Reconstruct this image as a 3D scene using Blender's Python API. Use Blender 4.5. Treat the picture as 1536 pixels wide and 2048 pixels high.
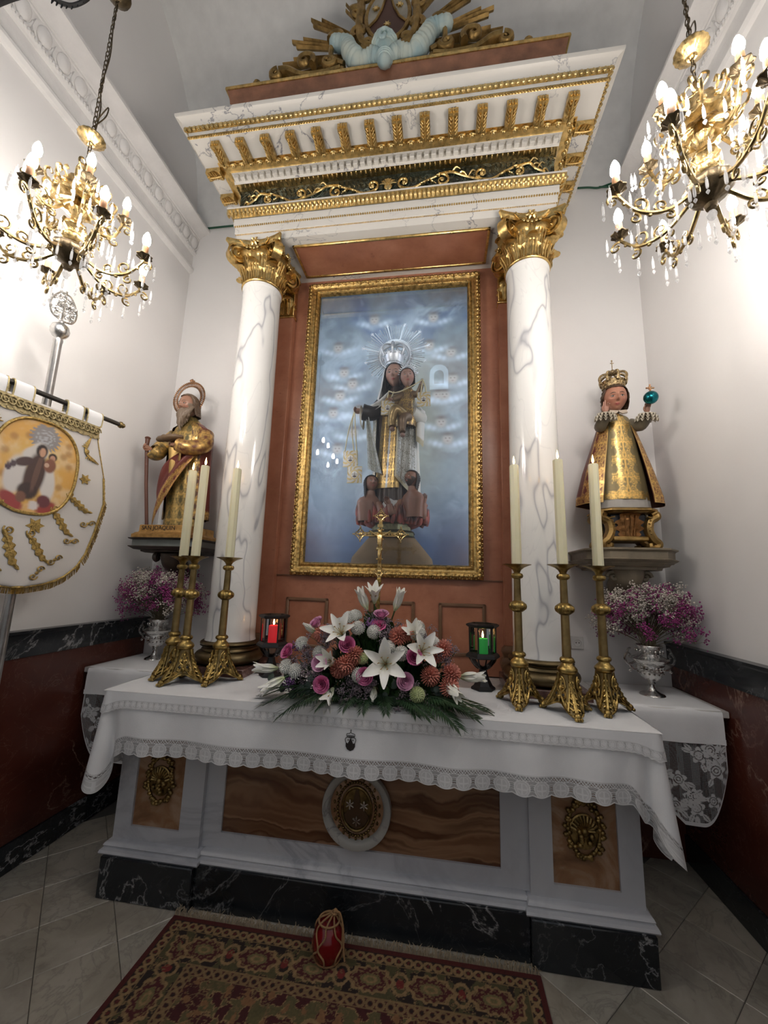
import bpy, math, random
import numpy as np
from math import sin, cos, pi, sqrt, atan2, radians
from mathutils import Matrix, Vector, noise as mnoise
for o in list(bpy.data.objects): bpy.data.objects.remove(o)
SC = bpy.context.scene
COL = SC.collection
# ---------------------------------------------------------------- camera
cam_d = bpy.data.cameras.new('camera')
cam_d.sensor_fit = 'HORIZONTAL'; cam_d.sensor_width = 36.0
cam_d.lens = 795.265 / 1536 * 36.0
cam_d.clip_start = 0.05; cam_d.clip_end = 60
cam = bpy.data.objects.new('camera', cam_d); COL.objects.link(cam)
R_, U_, F_ = (0.98952743, 0.14111311, 0.03037347), (-0.00569402, -0.17209883, 0.98506323), (-0.14423257, 0.97492004, 0.16949302)
cam.matrix_world = Matrix(((R_[0], U_[0], -F_[0], 0), (R_[1], U_[1], -F_[1], 0), (R_[2], U_[2], -F_[2], 1.55), (0, 0, 0, 1)))
SC.camera = cam
# ---------------------------------------------------------------- world, exposure
W = bpy.data.worlds.new('world'); SC.world = W; W.use_nodes = True
W.node_tree.nodes['Background'].inputs[0].default_value = (0.80, 0.88, 1.0, 1)
W.node_tree.nodes['Background'].inputs[1].default_value = 0.38
SC.view_settings.view_transform = 'Standard'; SC.view_settings.look = 'None'
SC.view_settings.gamma = 1.0; SC.view_settings.use_curve_mapping = False
SC.view_settings.exposure = 0.20
SC.cycles.max_bounces=7; SC.cycles.diffuse_bounces=5; SC.cycles.glossy_bounces=3; SC.cycles.transmission_bounces=3; SC.cycles.transparent_max_bounces=10
SC.cycles.caustics_reflective=False; SC.cycles.caustics_refractive=False; SC.cycles.use_adaptive_sampling=True; SC.cycles.adaptive_threshold=.02; SC.cycles.sample_clamp_indirect=6.0
BULB = 218.0
LED = 20.0
# ---------------------------------------------------------------- helpers
CX = -0.385        # axis of the altar and of the chapel
rnd = random.Random(7)

class MB:
    def __init__(s): s.v = []; s.f = []; s.c = None
    def add(s, vs, fs, M=None):
        b = len(s.v)
        if M is not None: vs = [M @ Vector(p) for p in vs]
        s.v += [tuple(p) for p in vs]
        s.f += [tuple(i + b for i in f) for f in fs]
        return s
    def join(s, o, M=None): return s.add(o.v, o.f, M)
    def box(s, x0, x1, y0, y1, z0, z1, M=None):
        vs = [(x0,y0,z0),(x1,y0,z0),(x1,y1,z0),(x0,y1,z0),(x0,y0,z1),(x1,y0,z1),(x1,y1,z1),(x0,y1,z1)]
        return s.add(vs, [(0,3,2,1),(4,5,6,7),(0,1,5,4),(1,2,6,5),(2,3,7,6),(3,0,4,7)], M)
    def bbox(s, x0, x1, y0, y1, z0, z1, b=0.004, M=None):
        # box with chamfered vertical and horizontal edges
        X=[x0,x0+b,x1-b,x1]; Y=[y0,y0+b,y1-b,y1]; 
        def ring(i, z): 
            a,c = (0,3) if i else (1,2)
            return [(X[1],Y[a],z),(X[2],Y[a],z),(X[c],Y[1],z),(X[c],Y[2],z),(X[2],Y[c],z),(X[1],Y[c],z),(X[a],Y[2],z),(X[a],Y[1],z)]
        r = [ring(0,z0), ring(1,z0+b), ring(1,z1-b), ring(0,z1)]
        vs = sum(r, []); fs=[]
        for k in range(3):
            for i in range(8):
                j=(i+1)%8; fs.append((k*8+i,k*8+j,k*8+8+j,k*8+8+i))
        fs.append(tuple(range(7,-1,-1))); fs.append(tuple(range(24,32)))
        return s.add(vs, fs, M)
    def lathe(s, prof, n=24, c=(0,0,0), M=None, mod=None, cap=True):
        vs=[]; m=len(prof)
        for (r,z) in prof:
            for i in range(n):
                a=2*pi*i/n; rr = r if mod is None else r*mod(a,z)
                vs.append((c[0]+rr*cos(a), c[1]+rr*sin(a), c[2]+z))
        fs=[]
        for k in range(m-1):
            for i in range(n):
                j=(i+1)%n; fs.append((k*n+i,k*n+j,k*n+n+j,k*n+n+i))
        if cap:
            if prof[0][0]>1e-6: fs.append(tuple(range(n-1,-1,-1)))
            if prof[-1][0]>1e-6: fs.append(tuple(range((m-1)*n,m*n)))
        return s.add(vs, fs, M)
    def tube(s, pts, r, n=8, M=None, closed=False, cap=True, flat=1.0, up=None):
        P=[Vector(p) for p in pts]; m=len(P)
        rs = r if isinstance(r,(list,tuple)) else [r]*m
        vs=[]; N=None
        for k in range(m):
            if closed: t=P[(k+1)%m]-P[k-1]
            else: t=P[min(k+1,m-1)]-P[max(k-1,0)]
            if t.length<1e-9: t=Vector((0,0,1))
            t.normalize()
            if N is None:
                h = Vector(up) if up else (Vector((0,0,1)) if abs(t.z)<.9 else Vector((1,0,0)))
                N=(h-t*h.dot(t)); N.normalize()
            else:
                N=N-t*N.dot(t)
                if N.length<1e-6: N=t.orthogonal()
                N.normalize()
            B=t.cross(N)
            for i in range(n):
                a=2*pi*i/n; vs.append(P[k]+(N*cos(a)+B*sin(a)*flat)*rs[k])
        fs=[]
        for k in range(m if closed else m-1):
            k2=(k+1)%m
            for i in range(n):
                j=(i+1)%n; fs.append((k*n+i,k*n+j,k2*n+j,k2*n+i))
        if cap and not closed:
            fs.append(tuple(range(n-1,-1,-1))); fs.append(tuple(range((m-1)*n,m*n)))
        return s.add(vs, fs, M)
    def ball(s, c, r, nu=10, nv=7, M=None):
        rx,ry,rz = (r,r,r) if not isinstance(r,(list,tuple)) else r
        vs=[(c[0],c[1],c[2]-rz)]
        for k in range(1,nv):
            t=-pi/2+pi*k/nv
            for i in range(nu):
                a=2*pi*i/nu; vs.append((c[0]+rx*cos(t)*cos(a), c[1]+ry*cos(t)*sin(a), c[2]+rz*sin(t)))
        vs.append((c[0],c[1],c[2]+rz)); fs=[]; L=len(vs)-1
        for i in range(nu): fs.append((0,1+(i+1)%nu,1+i))
        for k in range(nv-2):
            for i in range(nu):
                j=(i+1)%nu; fs.append((1+k*nu+i,1+k*nu+j,1+k*nu+nu+j,1+k*nu+nu+i))
        b=1+(nv-2)*nu
        for i in range(nu): fs.append((b+i,b+(i+1)%nu,L))
        return s.add(vs, fs, M)
    def prism(s, poly, h, M=None, bev=0.0):
        # 2-D polygon (x,y) extruded from z=0 to h, optional inset top
        n=len(poly); cx=sum(p[0] for p in poly)/n; cy=sum(p[1] for p in poly)/n
        def ins(k): return [(cx+(p[0]-cx)*k, cy+(p[1]-cy)*k) for p in poly]
        vs=[(p[0],p[1],0) for p in poly]+[(p[0],p[1],h-bev if bev else h) for p in poly]
        L=2
        if bev:
            sz=max(max(abs(p[0]-cx),abs(p[1]-cy)) for p in poly); vs+=[(p[0],p[1],h) for p in ins(1-bev/sz)]; L=3
        fs=[tuple(range(n-1,-1,-1)), tuple(range((L-1)*n,L*n))]
        for k in range(L-1):
            for i in range(n):
                j=(i+1)%n; fs.append((k*n+i,k*n+j,k*n+n+j,k*n+n+i))
        return s.add(vs, fs, M)
    def grid(s, fn, nu, nv, cu=False, M=None):
        vs=[fn(i/nu, j/nv) for j in range(nv+1) for i in range(nu if cu else nu+1)]
        w=nu if cu else nu+1; fs=[]
        for j in range(nv):
            for i in range(nu):
                i2=(i+1)%w if cu else i+1
                fs.append((j*w+i,j*w+i2,j*w+w+i2,j*w+w+i))
        return s.add(vs, fs, M)
    def build(s, name, mat, parent=None, ang=40, kind=None, label=None):
        me=bpy.data.meshes.new(name); me.from_pydata(s.v, [], s.f); me.update()
        if ang>0:
            me.polygons.foreach_set('use_smooth',[True]*len(me.polygons)); me.set_sharp_from_angle(angle=radians(ang))
        if mat: me.materials.append(mat)
        o=bpy.data.objects.new(name, me); COL.objects.link(o)
        if parent is not None: o.parent=parent
        if kind: o['kind']=kind
        if label: o['label']=label
        return o

def empty(name, loc=(0,0,0), rz=0.0, label=None, cat=None, group=None):
    o=bpy.data.objects.new(name, None); COL.objects.link(o); o.location=loc; o.rotation_euler=(0,0,rz)
    o.empty_display_size=.05
    return tag(o,label,cat,group)
def tag(o, label=None, cat=None, group=None, kind=None):
    if label: o['label']=label
    if cat: o['category']=cat
    if group: o['group']=group
    if kind: o['kind']=kind
    return o
def struct(o): o['kind']='structure'; return o
def copy_tree(o, parent=None):
    c=o.copy(); COL.objects.link(c); c.parent=parent
    for ch in list(o.children): copy_tree(ch, c)
    return c
def inst(proto, M=None, parent=None, name=None):
    c=proto.copy(); COL.objects.link(c)
    if parent is not None: c.parent=parent
    if M is not None: c.matrix_basis=M
    return c
T=Matrix.Translation
def Rx(a): return Matrix.Rotation(a,4,'X')
def Ry(a): return Matrix.Rotation(a,4,'Y')
def Rz(a): return Matrix.Rotation(a,4,'Z')
def S(x,y=None,z=None):
    if y is None: y=z=x
    return Matrix.Diagonal((x,y,z,1))
def frame(o, zdir, xhint=(1,0,0)):
    z=Vector(zdir).normalized(); x=Vector(xhint); x=x-z*x.dot(z)
    if x.length<1e-5: x=z.orthogonal()
    x.normalize(); y=z.cross(x)
    return Matrix(((x.x,y.x,z.x,o[0]),(x.y,y.y,z.y,o[1]),(x.z,y.z,z.z,o[2]),(0,0,0,1)))
def lerp(a,b,t): return a+(b-a)*t
def interp(t, xs, ys): return float(np.interp(t, xs, ys))
def smooth(t): t=max(0,min(1,t)); return t*t*(3-2*t)
def catmull(P, n=6, closed=False):
    P=[Vector(p) for p in P]; out=[]; m=len(P)
    for i in range(m if closed else m-1):
        a=P[i-1] if (i>0 or closed) else P[0]*2-P[1]
        b=P[i]; c=P[(i+1)%m]; d=P[(i+2)%m] if (i+2<m or closed) else P[-1]*2-P[-2]
        for k in range(n):
            t=k/n; out.append(.5*((2*b)+(c-a)*t+(2*a-5*b+4*c-d)*t*t+(3*b-a-3*c+d)*t**3))
    if not closed: out.append(P[-1])
    return out

# ---------------------------------------------------------------- materials
class G:
    def __init__(s, name):
        s.m=bpy.data.materials.new(name); s.m.use_nodes=True; s.t=s.m.node_tree
        s.b=s.t.nodes['Principled BSDF']; s.o=s.t.nodes['Material Output']; s._co=None
    def n(s, typ, **kw):
        nd=s.t.nodes.new('ShaderNode'+typ)
        for k,v in kw.items():
            if k.startswith('_'): setattr(nd,k[1:],v)
            else:
                k2=k.replace('__',' ')
                if isinstance(v, bpy.types.NodeSocket): s.t.links.new(v, nd.inputs[k2])
                else: nd.inputs[k2].default_value=v
        return nd
    def link(s,a,b): s.t.links.new(a,b)
    def co(s, scale=(1,1,1), rot=(0,0,0), loc=(0,0,0), gen='Object'):
        tc=s.n('TexCoord'); mp=s.n('Mapping'); s.link(tc.outputs[gen], mp.inputs[0])
        mp.inputs['Scale'].default_value=scale; mp.inputs['Rotation'].default_value=rot; mp.inputs['Location'].default_value=loc
        return mp.outputs[0]
    def noise(s, vec, scale, detail=4, rough=.55, dist=0):
        return s.n('TexNoise', Vector=vec, Scale=scale, Detail=detail, Roughness=rough, Distortion=dist).outputs[0]
    def ramp(s, fac, stops, interp='LINEAR'):
        r=s.n('ValToRGB', Fac=fac); r.color_ramp.interpolation=interp
        e=r.color_ramp.elements
        while len(e)<len(stops): e.new(.5)
        for el,(p,c) in zip(e,stops):
            el.position=p; el.color=(c,c,c,1) if isinstance(c,(int,float)) else (*c,1)
        return r.outputs[0]
    def mix(s, f, a, b, bt='MIX'):
        m=s.n('Mix'); m.data_type='RGBA'; m.blend_type=bt
        for k,v in ((0,f),(6,a),(7,b)):
            if isinstance(v, bpy.types.NodeSocket): s.link(v, m.inputs[k])
            else: m.inputs[k].default_value = v if k==0 else (*v,1)
        return m.outputs[2]
    def math(s, op, a, b=0.0):
        m=s.n('Math',_operation=op)
        for k,v in ((0,a),(1,b)):
            if isinstance(v, bpy.types.NodeSocket): s.link(v,m.inputs[k])
            else: m.inputs[k].default_value=v
        return m.outputs[0]
    def base(s, c):
        if isinstance(c, bpy.types.NodeSocket): s.link(c, s.b.inputs['Base Color'])
        else: s.b.inputs['Base Color'].default_value=(*c,1)
        return s
    def set(s, rough=.5, metal=0., **kw):
        for k,v in (('Roughness',rough),('Metallic',metal)):
            if isinstance(v, bpy.types.NodeSocket): s.link(v,s.b.inputs[k])
            else: s.b.inputs[k].default_value=v
        for k,v in kw.items():
            k=k.replace('__',' ')
            if isinstance(v, bpy.types.NodeSocket): s.link(v,s.b.inputs[k])
            else: s.b.inputs[k].default_value=v
        return s
    def bump(s, h, strength=.3, dist=.01):
        b=s.n('Bump', Height=h, Strength=strength, Distance=dist); s.link(b.outputs[0], s.b.inputs['Normal']); return s
    def attr(s, name='Col'):
        return s.n('Attribute',_attribute_name=name)

def lin(r,g,b):
    f=lambda c: (c/255/12.92) if c/255<=.04045 else ((c/255+.055)/1.055)**2.4
    return (f(r),f(g),f(b))
MT={}
def plain(name, c, rough=.5, metal=0., bump=0, bscale=60, var=.12, **kw):
    g=G(name); co=g.co()
    nz=g.noise(co, 9, 4)
    dark=tuple(x*(1-var) for x in c); lite=tuple(min(1,x*(1+var)) for x in c)
    g.base(g.ramp(nz,[(.3,dark),(.7,lite)])).set(rough,metal,**kw)
    if bump: g.bump(g.noise(co,bscale,5), bump, .004)
    MT[name]=g.m; return g.m
def veined(name, base, vein, scale=3.0, width=.012, rough=.25, stretch=(1,1,1), rot=(0,0,0), cloud=None, mask=(.42,.6), second=None, coat=0.0, dist=1.2, det=7):
    g=G(name); co=g.co(scale=stretch, rot=rot)
    b=base
    if cloud: b=g.ramp(g.noise(co, scale*.8, 5, .6, .6),[(.3,cloud),(.7,base)])
    nz=g.noise(co, scale, det, .58, dist)
    d=g.math('ABSOLUTE', g.math('SUBTRACT', nz, .5))
    v1=g.ramp(d,[(0,1.0),(width,.25),(width*2.2,0)])
    mk=g.ramp(g.noise(g.co(scale=stretch,rot=rot,loc=(3,1,7)), scale*.55, 3),[(mask[0],0.0),(mask[1],1.0)])
    v=g.math('MULTIPLY', v1, mk)
    if second:
        nz2=g.noise(g.co(scale=stretch,rot=rot,loc=(11,5,2)), scale*second[0], det-1, .6, 1.5)
        d2=g.math('ABSOLUTE', g.math('SUBTRACT', nz2, .5))
        v2=g.math('MULTIPLY', g.ramp(d2,[(0,1.0),(width*1.2,0)]), second[1]); v=g.math('MAXIMUM', v, v2)
    g.base(g.mix(v, b, vein)).set(rough, 0, Coat__Weight=coat)
    MT[name]=g.m; return g.m
plaster=G('white_plaster'); _c=plaster.co()
plaster.base(plaster.ramp(plaster.noise(_c,1.2,5),[(.3,(.82,.80,.785)),(.7,(.86,.845,.83))])).set(.75)
plaster.bump(plaster.noise(_c,45,5),.10,.004); PLASTER=plaster.m
MOULD=plain('moulded_plaster',(.80,.785,.77),.7,bump=.5,bscale=55,var=.05)
VAULT=plain('vault_plaster',(.80,.80,.785),.8,var=.05)
CREAM=veined('painted_cream_marble',(.80,.765,.70),(.17,.17,.20),scale=2.7,width=.006,rough=.35,mask=(.40,.55),dist=.5)
SHAFT=veined('painted_white_marble',(.86,.85,.82),(.46,.46,.48),scale=1.7,width=.008,rough=.14,stretch=(1.5,1.5,.45),rot=(0,.55,0),mask=(.25,.42),second=(1.6,.18),coat=.3,dist=.25,det=3.0)
GREYM=veined('grey_white_marble',(.60,.605,.62),(.36,.37,.40),scale=1.6,width=.03,rough=.3,cloud=(.50,.51,.54),mask=(.4,.7))
BLACKM=veined('black_marble',(.010,.012,.014),(.34,.34,.34),scale=2.0,width=.0045,rough=.18,cloud=(.022,.026,.03),mask=(.44,.56),second=(2.2,.10),dist=.6)
REDM=veined('red_marble',(.115,.030,.018),(.36,.22,.16),scale=1.9,width=.007,rough=.24,cloud=(.055,.014,.010),mask=(.52,.62),second=(2.6,.16),dist=.7)
GREENM=veined('green_black_marble',(.010,.012,.010),(.42,.50,.40),scale=7,width=.012,rough=.15,cloud=(.02,.03,.022),mask=(.42,.62),second=(2.2,.3))
PLINTHM=veined('brown_red_marble',(.13,.060,.050),(.25,.14,.12),scale=16,width=.05,rough=.25,cloud=(.07,.032,.028))
TERRA=G('painted_terracotta_marble'); _c=TERRA.co()
_n=TERRA.noise(_c,5,6,.62); _b=TERRA.ramp(_n,[(.3,(.28,.105,.055)),(.52,(.36,.145,.082)),(.75,(.44,.20,.12))])
_s=TERRA.ramp(TERRA.noise(TERRA.co(scale=(1,1,2.5),rot=(0,.7,0)),14,7,.7),[(.60,0.),(.70,.55)])
TERRA.base(TERRA.mix(_s,_b,(.19,.065,.038))).set(.38); TERRA=TERRA.m
ATTIC=plain('attic_stain',(.33,.15,.085),.4,var=.35)
def metalm(name, c, rough, dark=.35, scale=26, bump=.4, bs=70, dirt=(.35,.62)):
    g=G(name); co=g.co()
    n=g.noise(co,scale,5,.6)
    g.base(g.ramp(n,[(dirt[0],tuple(x*dark for x in c)),(dirt[1],c)])).set(g.ramp(g.noise(co,scale*1.7,3),[(.3,rough+.14),(.7,rough)]),1.0)
    if bump: g.bump(g.noise(co,bs,4),bump,.003)
    MT[name]=g.m; return g.m
GOLD=metalm('gilding',(.80,.56,.22),.26,dark=.55)
GOLDB=metalm('bright_gilding',(.90,.67,.30),.22,dark=.6)
OLDGOLD=metalm('aged_gilding',(.44,.29,.11),.40,dark=.45,scale=14)
FRAMEG=metalm('frame_gilding',(.70,.48,.18),.30,dark=.35,scale=40,bump=.8,bs=120)
BRASS=metalm('antique_brass',(.50,.35,.12),.30,dark=.30,scale=30)
BRASSD=metalm('dull_brass_stem',(.26,.19,.085),.42,dark=.6,scale=12,bump=.1)
BRONZE=metalm('bronze_paint',(.21,.16,.085),.40,dark=.7,scale=8,bump=0)
SILVER=metalm('silver',(.80,.79,.77),.18,dark=.68,scale=22,bump=.3)
STEEL=metalm('steel',(.52,.51,.50),.28,dark=.8,bump=0)
CHBRASS=metalm('chandelier_brass',(.60,.43,.19),.25,dark=.30,scale=34,bump=.5)
CHARM=metalm('chandelier_arm',(.40,.29,.13),.28,dark=.30,scale=34,bump=.4)
CHDARK=metalm('dark_bronze',(.15,.115,.07),.35,dark=.5)
IRON=plain('black_iron',(.016,.016,.017),.45,metal=.3,bump=.2)
WAX=plain('candle_wax',(.72,.68,.47),.45,var=.03,Subsurface__Weight=.25,Subsurface__Radius=(.02,.015,.006))
SOCKETW=plain('brown_sleeve',(.52,.26,.12),.5,var=.1)
def emit(name, c, s):
    g=G(name); g.b.inputs['Base Color'].default_value=(*c,1); g.b.inputs['Emission Color'].default_value=(*c,1); g.b.inputs['Emission Strength'].default_value=s
    MT[name]=g.m; return g.m
BULBM=emit('lit_bulb_glass',(1.0,.93,.86),BULB)
FLAME=emit('candle_flame',(1.0,.55,.18),28.)
LEDM=emit('led_strip',(.74,.88,1.0),LED)
def glassy(name, tint=(1,1,1), ior=1.45, rough=.0, fac=1.0):
    g=G(name); t=g.t; t.nodes.remove(g.b)
    fr=g.n('Fresnel',IOR=ior); tr=g.n('BsdfTransparent'); tr.inputs[0].default_value=(*tint,1)
    gl=g.n('BsdfGlossy'); gl.inputs['Roughness'].default_value=rough
    f=g.math('MULTIPLY', fr.outputs[0], fac); mx=g.n('MixShader'); g.link(f,mx.inputs[0]); g.link(tr.outputs[0],mx.inputs[1]); g.link(gl.outputs[0],mx.inputs[2])
    g.link(mx.outputs[0], g.o.inputs[0]); MT[name]=g.m; return g.m
PANE=glassy('glass_pane',(.97,.985,1.0),1.5,0,.9)
LGLASS=glassy('lantern_glass',(.95,.95,.95),1.45)
g=G('cut_crystal'); g.base((.92,.92,.92)).set(.08,0); tr=g.n('BsdfTransparent'); mx=g.n('MixShader'); mx.inputs[0].default_value=.42; g.link(tr.outputs[0],mx.inputs[1]); g.link(g.b.outputs[0],mx.inputs[2]); g.link(mx.outputs[0],g.o.inputs[0]); CRYST=g.m
def vcol(name, rough=.8, metal=0., alpha=None, bump=0, **kw):
    g=G(name); a=g.attr('Col'); g.base(a.outputs['Color']).set(rough,metal,**kw)
    if alpha: g.link(g.attr('Alp').outputs['Fac'], g.b.inputs['Alpha'])
    if bump: g.bump(g.noise(g.co(),220,3),bump,.002)
    MT[name]=g.m; return g.m
def setcol(o, cols, name='Col'):
    me=o.data; a=me.color_attributes.new(name,'FLOAT_COLOR','POINT')
    buf=np.ones((len(me.vertices),4),dtype=np.float32); buf[:,:3]=cols; a.data.foreach_set('color',buf.ravel())
def setfac(o, vals, name='Alp'):
    a=o.data.attributes.new(name,'FLOAT','POINT'); a.data.foreach_set('value',np.asarray(vals,dtype=np.float32))
PAINTED=vcol('painted_canvas',.42,bump=.15)
POLY=vcol('painted_wood_statue',.34)
EMB=vcol('embroidered_cloth',.8,bump=.2)
LINEN=plain('white_linen',(.85,.85,.855),.85,bump=.25,bscale=350,var=.03)
LACE=vcol('white_lace',.85,alpha=True)
def vnoise(P, s, off=0., oct=4):
    # fractal value noise on an (n,2|3) array, vectorised
    P=np.asarray(P,dtype=np.float64)*s+off; out=np.zeros(len(P)); amp=1.; tot=0
    for o in range(oct):
        i=np.floor(P).astype(np.int64); f=P-i; f=f*f*(3-2*f); acc=0
        D=P.shape[1]
        for c in range(2**D):
            w=np.ones(len(P)); h=np.zeros(len(P),dtype=np.int64)
            for d in range(D):
                b=(c>>d)&1; w*=f[:,d] if b else 1-f[:,d]; h=h*73856093+(i[:,d]+b)*[19349663,83492791,2971215][d]
            h=(h^(h>>13))*1274126177; h=(h^(h>>16))&0xffff
            acc=acc+w*(h/65535.)
        out+=amp*acc; tot+=amp; amp*=.5; P=P*2.03+17.1
    return out/tot
def cmix(a,b,t): t=np.clip(t,0,1)[:,None]; return a*(1-t)+b*t
# ================================================================ the room
XL, XR, YB, ZS = -2.24, 1.44, 2.85, 4.65
def va(t): return (1.5+1.35*cos(t), ZS+1.58*sin(t))
# back wall with the opening of the niche
NX0,NX1,NZ0,NZ1 = -1.030, 0.240, 1.610, 3.845
m=MB()
QX0,QX1,QZ0,QZ1=-1.345,.575,1.56,4.62
m.box(XL-.1,QX0,YB,YB+.1,0,ZS); m.box(QX1,XR+.1,YB,YB+.1,0,ZS); m.box(QX0,QX1,YB,YB+.1,0,QZ0); m.box(QX0,QX1,YB,YB+.1,QZ1,ZS)
struct(m.build('wall_back',PLASTER))
struct(MB().box(XL-.1,XL,-.6,YB,0,6.4).build('wall_left',PLASTER))
struct(MB().box(XR,XR+.1,-.6,YB,0,6.4).build('wall_right',PLASTER))
m=MB(); n=40
vs=[];fs=[]
for k in range(n+1):
    tt=.76*pi*k/n; y,z=va(tt); y2,z2=1.5+1.47*cos(tt), ZS+1.70*sin(tt)
    vs+=[(XL-.1,y,z),(XR+.1,y,z),(XL-.1,y2,z2),(XR+.1,y2,z2)]
for k in range(n):
    a=4*k; fs+=[(a,a+1,a+5,a+4),(a+2,a+6,a+7,a+3),(a,a+4,a+6,a+2),(a+1,a+3,a+7,a+5)]
fs+=[(0,2,3,1),(4*n,4*n+1,4*n+3,4*n+2)]
m.add(vs,fs); struct(m.build('ceiling',VAULT,ang=30))
# floor and its diagonal marble tiles
fl=struct(MB().box(-6,5,-4.5,YB+.1,-.12,-.006).build('floor',plain('tile_grout',(.10,.09,.08),.9)))
g=G('floor_marble'); inf=g.n('ObjectInfo'); co=g.co(); add=g.n('VectorMath',_operation='ADD'); g.link(co,add.inputs[0])
cmb=g.n('CombineXYZ'); rr=g.math('MULTIPLY',inf.outputs['Random'],37.0); g.link(rr,cmb.inputs[0]); g.link(rr,cmb.inputs[1]); g.link(cmb.outputs[0],add.inputs[1])
nz=g.noise(add.outputs[0],3.2,6,.6,1.2); b=g.ramp(nz,[(.3,(.27,.245,.21)),(.5,(.38,.355,.31)),(.72,(.47,.445,.40))])
d=g.math('ABSOLUTE',g.math('SUBTRACT',g.noise(add.outputs[0],5,6,.6,.9),.5)); v=g.math('MULTIPLY',g.ramp(d,[(0,1.),(.03,0.)]),.5)
tint=g.ramp(inf.outputs['Random'],[(0,(.80,.81,.79)),(.3,(1,.94,.85)),(.55,(.84,.84,.81)),(.8,(1,.97,.92)),(1,(.74,.75,.72))])
g.base(g.mix(1.0,g.mix(v,b,(.20,.19,.17)),tint,'MULTIPLY')).set(.28); FLOORM=g.m
a=.274; q=a*sqrt(2)
tm=MB().bbox(-a/2+.001,a/2-.001,-a/2+.001,a/2-.001,-.02,0,.002)
tp=None
U0,V0=.45,-3.17
for i in range(-4,14):
    for j in range(-4,14):
        u=U0+(i+.5)*q; v_=V0+(j+.5)*q; x=(u+v_)/2; y=(u-v_)/2
        if not (XL-.18<x<XR+.18 and 1.18<y<YB+.02): continue
        if -1.45<x<.68 and y>2.35: continue
        M_=T((x,y,0))@Rz(pi/4)
        if tp is None: tp=tm.build('tile',FLOORM,fl,ang=0); o=tp; o.matrix_basis=M_
        else: o=inst(tp,M_,fl)
# rest of the floor behind the viewer, one slab
struct(MB().box(-6,5,-4.5,1.12,-.008,-.001).build('floor_slab',FLOORM))
# dado on the side walls : base, red panel, black cap
for nm,x0,s,k in (('left',XL,1,1),('right',XR,-1,3)):
    def bx(z0,z1,d): 
        xs=sorted((x0,x0+s*d)); return MB().bbox(xs[0],xs[1],-.6,YB,z0,z1,.003)
    struct(bx(0,.145,.028).build('baseboard_'+nm,BLACKM))
    struct(bx(.145,1.085,.018).build('trim_%d'%k,REDM))
    pr=[(0,1.085),(.03,1.085),(.03,1.10),(.034,1.11),(.034,1.20),(.044,1.21),(.044,1.225),(0,1.228)]
    m=MB(); vs=[(x0+s*p,-.6,z) for p,z in pr]+[(x0+s*p,YB,z) for p,z in pr]; L=len(pr)
    m.add(vs,[(i,(i+1)%L,L+(i+1)%L,L+i)[::s] for i in range(L)]+[tuple(range(L))[::-s],tuple(range(L,2*L))[::s]])
    struct(m.build('trim_%d'%(k+1),BLACKM,ang=25))
# back wall low panel behind the ledge
struct(MB().box(XL,XR,YB-.015,YB,0,.93).build('trim_5',REDM))
# moulded plaster cornice on the side walls
prof=[(0,4.19),(.022,4.195),(.036,4.215),(.036,4.235),(.022,4.255),(.012,4.26),(.012,4.37),(.030,4.372),(.040,4.385),(.040,4.398),(.026,4.405),(.030,4.41),(.050,4.515),(.056,4.52),(.056,4.535),(.066,4.537),(.074,4.55),(.10,4.565),(.132,4.585),(.150,4.592),(.150,4.612),(.11,4.625),(0,4.63)]
# one egg : flattened half ellipsoid in its rim
eg=MB(); eg.ball((0,0,0),(.020,.040,.052),12,8)
rim=[(0.0,.050*cos(t),.060*sin(t)-.004) for t in np.linspace(pi*.98,pi*2.02,12)]; eg.tube(rim,.007,6)
eg.prism([(-.006,0.02),(.006,.02),(.010,-.03),(0,-.05),(-.010,-.03)],.014,T((0,.057,0))@Ry(pi/2)@Rz(pi/2))
egp=None
for nm,x0,s,k in (('left',XL,1,6),('right',XR,-1,7)):
    m=MB(); L=len(prof); ys=(.2,YB)
    vs=[(x0+s*p,y,z) for y in ys for p,z in prof]
    m.add(vs,[(i,(i+1)%L,L+(i+1)%L,L+i)[::s] for i in range(L)]+[tuple(range(L))[::-s],tuple(range(L,2*L))[::s]])
    # rope bead
    rp=MB(); y=.9
    while y<2.84: rp.ball((x0+s*.040,y,4.392),(.010,.011,.013),6,4); y+=.020
    tr=struct(m.build('trim_%d'%k,MOULD,ang=30))
    tag(rp.build('bead_strip',MOULD,tr),kind='stuff')
    y=2.80
    while y>.95:
        M_=T((x0+s*.043,y,4.462))@(Ry(.19) if s>0 else Rz(pi)@Ry(.19))
        if egp is None: egp=eg.build('egg',MOULD,tr); egp.matrix_basis=M_
        else: inst(egp,M_,tr)
        y-=.114
# nave wall behind the viewer with its arched window
m=MB(); wx,wz=-.1,7.0
m.box(-6,wx-.26,-4.7,-4.5,0,9); m.box(wx+.26,5,-4.7,-4.5,0,9); m.box(wx-.26,wx+.26,-4.7,-4.5,0,wz-.36); m.box(wx-.26,wx+.26,-4.7,-4.5,wz+.40,9)
struct(m.build('wall_front',PLASTER))
def arch(r,h,z0): return [(-r,z0),(r,z0)]+[(r*cos(t),h+r*sin(t)) for t in np.linspace(0,pi,14)]
Mw=T((wx,-4.52,wz))@Rx(pi/2)
wn=MB().prism(arch(.25,.12,-.34),.02,Mw).build('window_1',emit('daylit_window',(.66,.84,1.0),3.0)); struct(wn)
MB().prism(arch(.13,.06,-.20),.01,T((0,.03,0))@Mw).build('window_dark_arch',plain('window_dark_middle',(.35,.33,.28),.8),wn)  # added dark arch imitating the niche opening mirrored in the window's middle
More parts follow.
